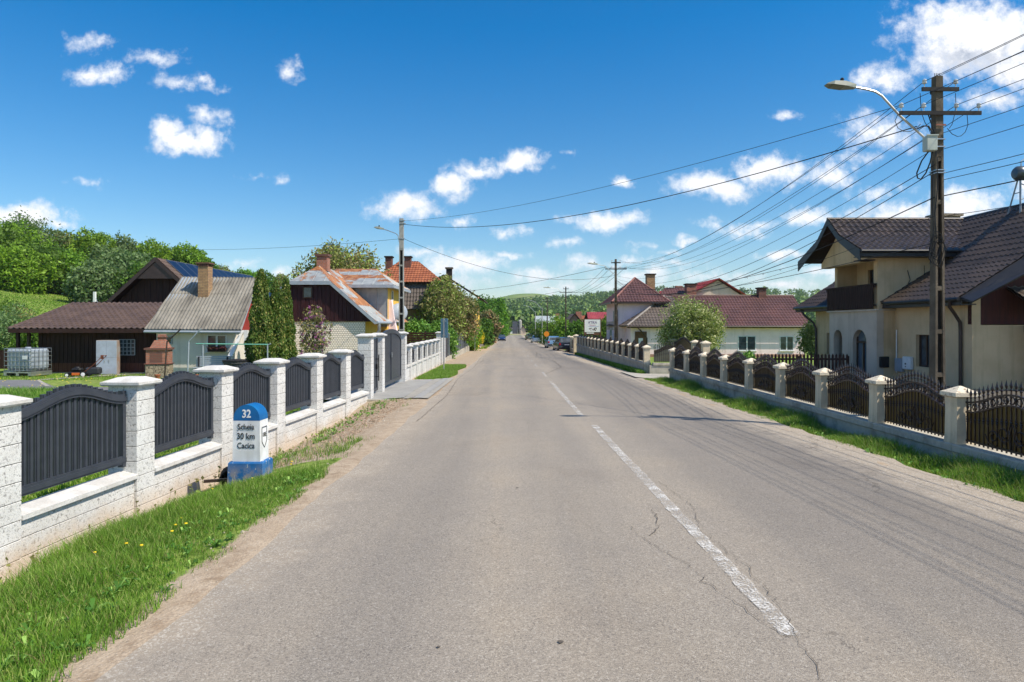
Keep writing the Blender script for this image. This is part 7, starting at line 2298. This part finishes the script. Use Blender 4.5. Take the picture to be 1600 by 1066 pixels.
# distant woods: one mass
def far_wood():
    rng = np.random.default_rng(5); cs, rs = [], []
    tries = 0
    while len(cs) < 2600 and tries < 60000:
        tries += 1
        Y = 330+rng.random()**1.3*1050
        px_ = rng.uniform(420, 1640) if rng.random() < .5 else rng.uniform(740, 1010)
        X = (px_-800)/F*Y
        z = g(X, Y)
        py = HOR-(z-1.8)/Y*F
        # open pastures: noise, plus the bare dome and the terraces right of the road
        n_ = math.sin(X*.021+1)*math.cos(Y*.013+X*.006)+.5*math.sin(X*.05+Y*.03)
        dome = ((X-25)/115)**2+((Y-1300)/260)**2 < 1 and rng.random() > .02
        terr = 872 < px_ < 975 and 476 < py < 491 and n_ > -.5
        if dome or terr or n_ > .62: continue
        if Y > 900 and 745 < px_ < 860 and rng.random() > .10: continue
        r_ = rng.uniform(3.4, 6.2); cs.append((X, Y, z+r_*.8)); rs.append((r_, r_, r_*1.15))
    C = np.array(cs); Rr = np.array(rs)
    per = 46; k = np.repeat(np.arange(len(C)), per)
    d = rng.normal(size=(len(k), 3)); d[:, 2] = np.abs(d[:, 2])*.9-.25; d /= np.linalg.norm(d, axis=1)[:, None]
    P = C[k]+d*Rr[k]*(.75+.3*rng.random(len(k)))[:, None]
    a = rng.normal(size=P.shape); a /= np.linalg.norm(a, axis=1)[:, None]
    b = np.cross(a, rng.normal(size=P.shape)); b /= np.linalg.norm(b, axis=1)[:, None]
    s = (1.25*(.6+.8*rng.random(len(P))))[:, None]
    V = np.stack([P-a*s, P+b*s*.7, P+a*s, P-b*s*.7], 1).reshape(-1, 3)
    tag(link_mesh('far_wood', fast_mesh('far_wood', V, np.arange(len(V)).reshape(-1, 4)), M['leaf_far']), 'dark green woods covering the distant hills behind the village', 'woodland', kind='stuff')
far_wood()

# ------------------------------------------------------------------ grass
def blades(rng, X, Y, h, w, name, mat, label, zoff=-.01, lean=.45):
    n = len(X); Z = gz(X, Y)+zoff
    th = rng.random(n)*2*math.pi; la = rng.random(n)*2*math.pi
    H = h*(.45+.9*rng.random(n)); ln = H*lean*(.3+rng.random(n))
    dx, dy = np.cos(th)*w/2, np.sin(th)*w/2
    lx, ly = np.cos(la)*ln, np.sin(la)*ln
    B = np.stack([X, Y, Z], -1)
    def lvl(t, ws, bend):
        c = B+np.stack([lx*bend, ly*bend, H*t], -1)
        o = np.stack([dx*ws, dy*ws, np.zeros(n)], -1)
        return c-o, c+o
    a0, a1 = lvl(0, 1, 0); b0, b1 = lvl(.55, .8, .35); c0, c1 = lvl(.93, .12, 1.0)
    V = np.stack([a0, a1, b0, b1, c0, c1], 1).reshape(-1, 3)
    i = np.arange(n)[:, None]*6
    Q = np.concatenate([i+np.array([[0,1,3,2]]), i+np.array([[2,3,5,4]])], 0)
    return tag(link_mesh(name, fast_mesh(name, V, Q), mat), label, 'grass', kind='stuff')
def scatter(rng, n, x0f, x1f, y0, y1, dens=None, yb=1.0):
    Y = y0+(y1-y0)*rng.random(n)**yb
    a, b = x0f(Y), x1f(Y); X = a+(b-a)*rng.random(n)
    if dens is not None:
        k = rng.random(n) < dens(X, Y); X, Y = X[k], Y[k]
    return X, Y
def grass():
    rng = np.random.default_rng(9)
    eL = lambda Y: xc(Y)-3.95; eR = lambda Y: xc(Y)+3.55
    # left verge by the stone
    def dL(X, Y):
        t = (eL(Y)-X)/(eL(Y)-xfl(Y)); w_ = wob(X, Y, 2.2); w2 = wob(X, Y, 7.5, 2)
        d = sm(t+.07*w_+.04*w2, -.02, .12)*(1-sm(t+.08*w_+.05*w2, .76, .9))
        return d*(1-sm(Y+.3*w_+.2*w2, 8.7, 9.35)*.97)*(.55+.45*sm(w2+w_, -.6, .5))
    X, Y = scatter(rng, 170000, lambda Y: xfl(Y)+.05, eL, 2.6, 12.0, dL, .8)
    hh = .125*(.65+.7*sm(wob(X, Y, 1.3), -.5, .7))*(.5+.75*sm((eL(Y)-X)/(eL(Y)-xfl(Y)), .15, .6))
    blades(rng, X, Y, hh, .006, 'grass', M['grass'], 'tall green grass on the verge around the kilometre stone')
    k = rng.random(len(X)) < .07
    blades(rng, X[k], Y[k], hh[k]*.9, .006, 'dry_grass', M['grass_dry'], 'dry straw coloured blades in the left verge', lean=.9)
    # sparse tufts on the soil bank
    def dS(X, Y):
        return sm(wob(X, Y, 1.1, 3)+.4*wob(X, Y, 4.0), .45, .75)*.8
    X, Y = scatter(rng, 26000, lambda Y: xfl(Y)+.05, lambda Y: eL(Y)-.2, 10.2, 19.0, dS)
    blades(rng, X, Y, .09, .009, 'grass', M['grass'], 'sparse green tufts on the bare soil along the block fence')
    # small patch by the driveway and verge strip beyond it
    X, Y = scatter(rng, 22000, lambda Y: -3.85+0*Y, lambda Y: np.minimum(eL(Y)+.0, -2.45+.0*Y)-.1*np.sin(Y), 27.0, 38.5)
    blades(rng, X, Y, .10, .014, 'grass', M['grass'], 'short bright lawn strip between the low block fence and the road')
    X, Y = scatter(rng, 5000, lambda Y: -3.6+0*Y, lambda Y: -3.0+0*Y, 75, 120, lambda X, Y: sm(wob(X, Y, .3), 0, .3))
    blades(rng, X, Y, .25, .05, 'grass', M['grass'], 'weedy tufts along the left road edge farther on')
    # right verge
    def dR(X, Y):
        t = (X-eR(Y))/(xfr(Y)-eR(Y)); w_ = wob(X, Y, 2.0, 1); w2 = wob(X, Y, 7.0, 4)
        lo = np.interp(Y, [0, 8, 14, 26], [.24, .28, .22, .16])
        return sm(t+.12*w_+.05*w2, lo-.06, lo+.14)*(.6+.4*sm(w2+w_, -.6, .4))*(1-sm(Y+.5*w_, 26.6, 27.8))
    X, Y = scatter(rng, 110000, lambda Y: eR(Y), lambda Y: xfr(Y)-.16, 6.5, 28, dR, 1.25)
    hh = .20*(.6+.75*sm(wob(X, Y, 1.1, 2), -.5, .7))*(.45+.8*sm((X-eR(Y))/(xfr(Y)-eR(Y)), .2, .7))
    blades(rng, X, Y, hh, .009, 'grass', M['grass'], 'long bright green grass along the foot of the iron fence')
    k = rng.random(len(X)) < .12
    blades(rng, X[k], Y[k], hh[k], .008, 'dry_grass', M['grass_dry'], 'dry straw coloured blades in the right verge', lean=.9)
    X, Y = scatter(rng, 26000, lambda Y: eR(Y)+.9, lambda Y: xfr(Y)-.16, 32.0, 62, lambda X, Y: sm((X-eR(Y))/(xfr(Y)-eR(Y))+.15*wob(X, Y, .9), .48, .62))
    blades(rng, X, Y, .2, .025, 'grass', M['grass'], 'dark grass strip at the foot of the farther iron fence')
    # left yard lawn
    def dY(X, Y):
        path = ((Y > 22.6) & (Y < 27.9) & (X < -11.9))
        return np.where(path, 0.0, .9)
    X, Y = scatter(rng, 90000, lambda Y: -.8*Y-1.0, lambda Y: xfl(np.minimum(Y, 19))-.35, 6.5, 31.3, dY, 1.0)
    blades(rng, X, Y, .085, .02, 'grass', M['grass'], 'lawn in the yard behind the white block fence')
    X, Y = scatter(rng, 30000, lambda Y: -.8*Y-1.0, lambda Y: -.62*Y, 14, 23, None, 1.0)
    blades(rng, X, Y, .22, .02, 'grass', M['grass'], 'taller weedy grass in the yard at the left picture edge')
    # meadow on the hill: coarse tufts
    X, Y = scatter(rng, 42000, lambda Y: -.85*Y, lambda Y: -.42*Y, 40, 96, None, .9)
    blades(rng, X, Y, .13, .08, 'meadow_grass', M['grass'], 'open green meadow slope below the hillside trees', lean=1.2)
    # broad leaved weeds among the grass
    V, Q = [], []
    def rosette(x, y, n_, L):
        z = g(x, y)+.01
        for k in range(n_):
            a = rng.uniform(0, 6.28); l = L*rng.uniform(.6, 1.2); w_ = l*.16; up = rng.uniform(.25, .8)*l
            d = np.array([math.cos(a), math.sin(a), 0]); e = np.array([-math.sin(a), math.cos(a), 0]); c = np.array([x, y, z])
            b_ = len(V); V.extend([c-e*w_*.3, c+e*w_*.3, c+d*l*.55+e*w_+[0,0,up], c+d*l*.55-e*w_+[0,0,up], c+d*l+[0,0,up*.8+.0], c+d*l*.98+[0,0,up*.8]])
            Q.extend([[b_, b_+1, b_+2, b_+3], [b_+3, b_+2, b_+4, b_+5]])
    for i in range(420):
        y = rng.uniform(3, 9.0); t_ = rng.uniform(.03, .8); x = float(eL(y)*(1-t_)+xfl(y)*t_); rosette(x, y, 6, rng.uniform(.03, .085))
    for i in range(420):
        y = rng.uniform(7, 27); t_ = rng.uniform(.2, .9); x = float(eR(y)*(1-t_)+xfr(y)*t_); rosette(x, y, 6, rng.uniform(.05, .11))
    for i in range(160):
        y = rng.uniform(10, 19); x = float(xfl(y))+rng.uniform(.25, 1.0); rosette(x, y, 6, rng.uniform(.04, .1))
    tag(link_mesh('broad_weeds', fast_mesh('broad_weeds', np.array(V), np.array(Q)), M['leaf_vine']), 'broad leaved weeds scattered through both verges', 'weeds', kind='stuff')
    # clods of dug soil on the bank before the driveway
    m = MB()
    for i in range(1500):
        y = rng.uniform(10.2, 19.0); x = float(xfl(y))+rng.uniform(.2, 1.0)**.8*(float(eL(y)-xfl(y))-.4); r_ = abs(rng.normal(.015, .014))+.006; z = g(x, y)
        P = [(x+r_*math.cos(a)*rng.uniform(.7, 1.2), y+r_*math.sin(a)*rng.uniform(.7, 1.2), z) for a in (0, 1.3, 2.5, 3.8, 5.0)]
        m.add(P+[(x+rng.uniform(-.4,.4)*r_, y, z+r_*rng.uniform(.4, 1.0))], [(k, (k+1) % 5, 5) for k in range(5)])
    tag(m.build('soil_clods', simple('dug_soil', (.36,.27,.19), (.2,.145,.1), 9, .95), None), 'crumbly clods of dug soil along the block fence', 'soil', kind='stuff')
    # dandelions
    m = MB()
    for i in range(46):
        y = rng.uniform(5.5, 10); t_ = rng.uniform(.3, .7) if i > 6 else rng.uniform(.25, .5); x = float(eL(y)*(1-t_)+xfl(y)*t_)
        m.lathe((x, y, g(x, y)+.05+rng.uniform(0, .07)), [(.004, 0), (.016, .004), (.014, .01), (.003, .013)], 7) if i % 3 == 0 else None
    for i in range(160):
        y = rng.uniform(22, 31); x = rng.uniform(-24, -9); m.lathe((x, y, g(x, y)+.09), [(.005,0),(.028,.005),(.02,.015)], 5)
    tag(m.build('dandelion_flowers', simple('dandelion_yellow', (.8,.6,.02), (.7,.5,.02), 4, .7), None), 'scattered yellow dandelion heads in the grass', 'flowers', kind='stuff')
    # broad leaved weeds and seed stalks along the left fence
    m = MB()
    for i in range(130):
        y = rng.uniform(4, 18.5); x = float(xfl(y))+rng.uniform(.22, .6); z = g(x, y)
        h = rng.uniform(.08, .3) if y < 10.5 else rng.uniform(.05, .16)
        q = Vector((x+rng.normal(0,.03), y+rng.normal(0,.03), z+h)); m.tube([(x, y, z-.01), q], [.0025, .0015], 4)
        for k in range(4):
            c = Vector((x, y, z)).lerp(q, rng.uniform(.4, 1)); a = Vector(rng.normal(0, .014, 3)); b = Vector(rng.normal(0, .012, 3)); m.add([c-a, c+b, c+a, c-b], [(0,1,2,3)])
    tag(m.build('weed_stalks', M['leaf_olive'], None), 'thin weed stalks along the foot of the block fence', 'weeds', kind='stuff')
    # pebbles and clods
    m = MB()
    for i in range(900):
        if i % 2: y = rng.uniform(4, 19); x = float(xfl(y))+rng.uniform(.18, .5) if i % 4 == 1 or y < 10.5 else rng.uniform(float(xfl(y))+.3, float(eL(y))-.1)
        else: y = rng.uniform(5, 24); s_ = rng.random() < .5; x = float(eL(y))-rng.uniform(0, .35) if s_ else float(eR(y))+rng.uniform(0, .45)
        r_ = rng.uniform(.006, .022)*(1.6 if i % 11 == 0 else 1); z = g(x, y)
        m.add([(x-r_, y, z), (x, y-r_*.8, z-.003), (x+r_*.9, y+r_*.2, z), (x, y+r_, z), (x+rng.uniform(-.3,.3)*r_, y, z+r_*.75)], [(0,1,4),(1,2,4),(2,3,4),(3,0,4)])
    tag(m.build('pebbles', simple('pale_pebbles', (.5,.44,.36), (.3,.25,.2), 30, .9), None), 'loose pebbles and clods along both road edges', 'pebbles', kind='stuff')
grass()

# ------------------------------------------------------------------ air
def haze():
    m = MB(); m.box(-1550, 1550, -45, 2650, -12, 130)
    mt = bpy.data.materials.new('thin_air'); mt.use_nodes = True
    t = mt.node_tree; t.nodes.clear()
    N = NT(t)
    v = N.n('ShaderNodeVolumePrincipled', {'Color': (.8, .88, 1.0, 1), 'Density': .00013, 'Anisotropy': .2})
    o = N.n('ShaderNodeOutputMaterial'); t.links.new(v.outputs[0], o.inputs['Volume'])
    tag(m.build('haze', mt, None), kind='stuff')
haze()
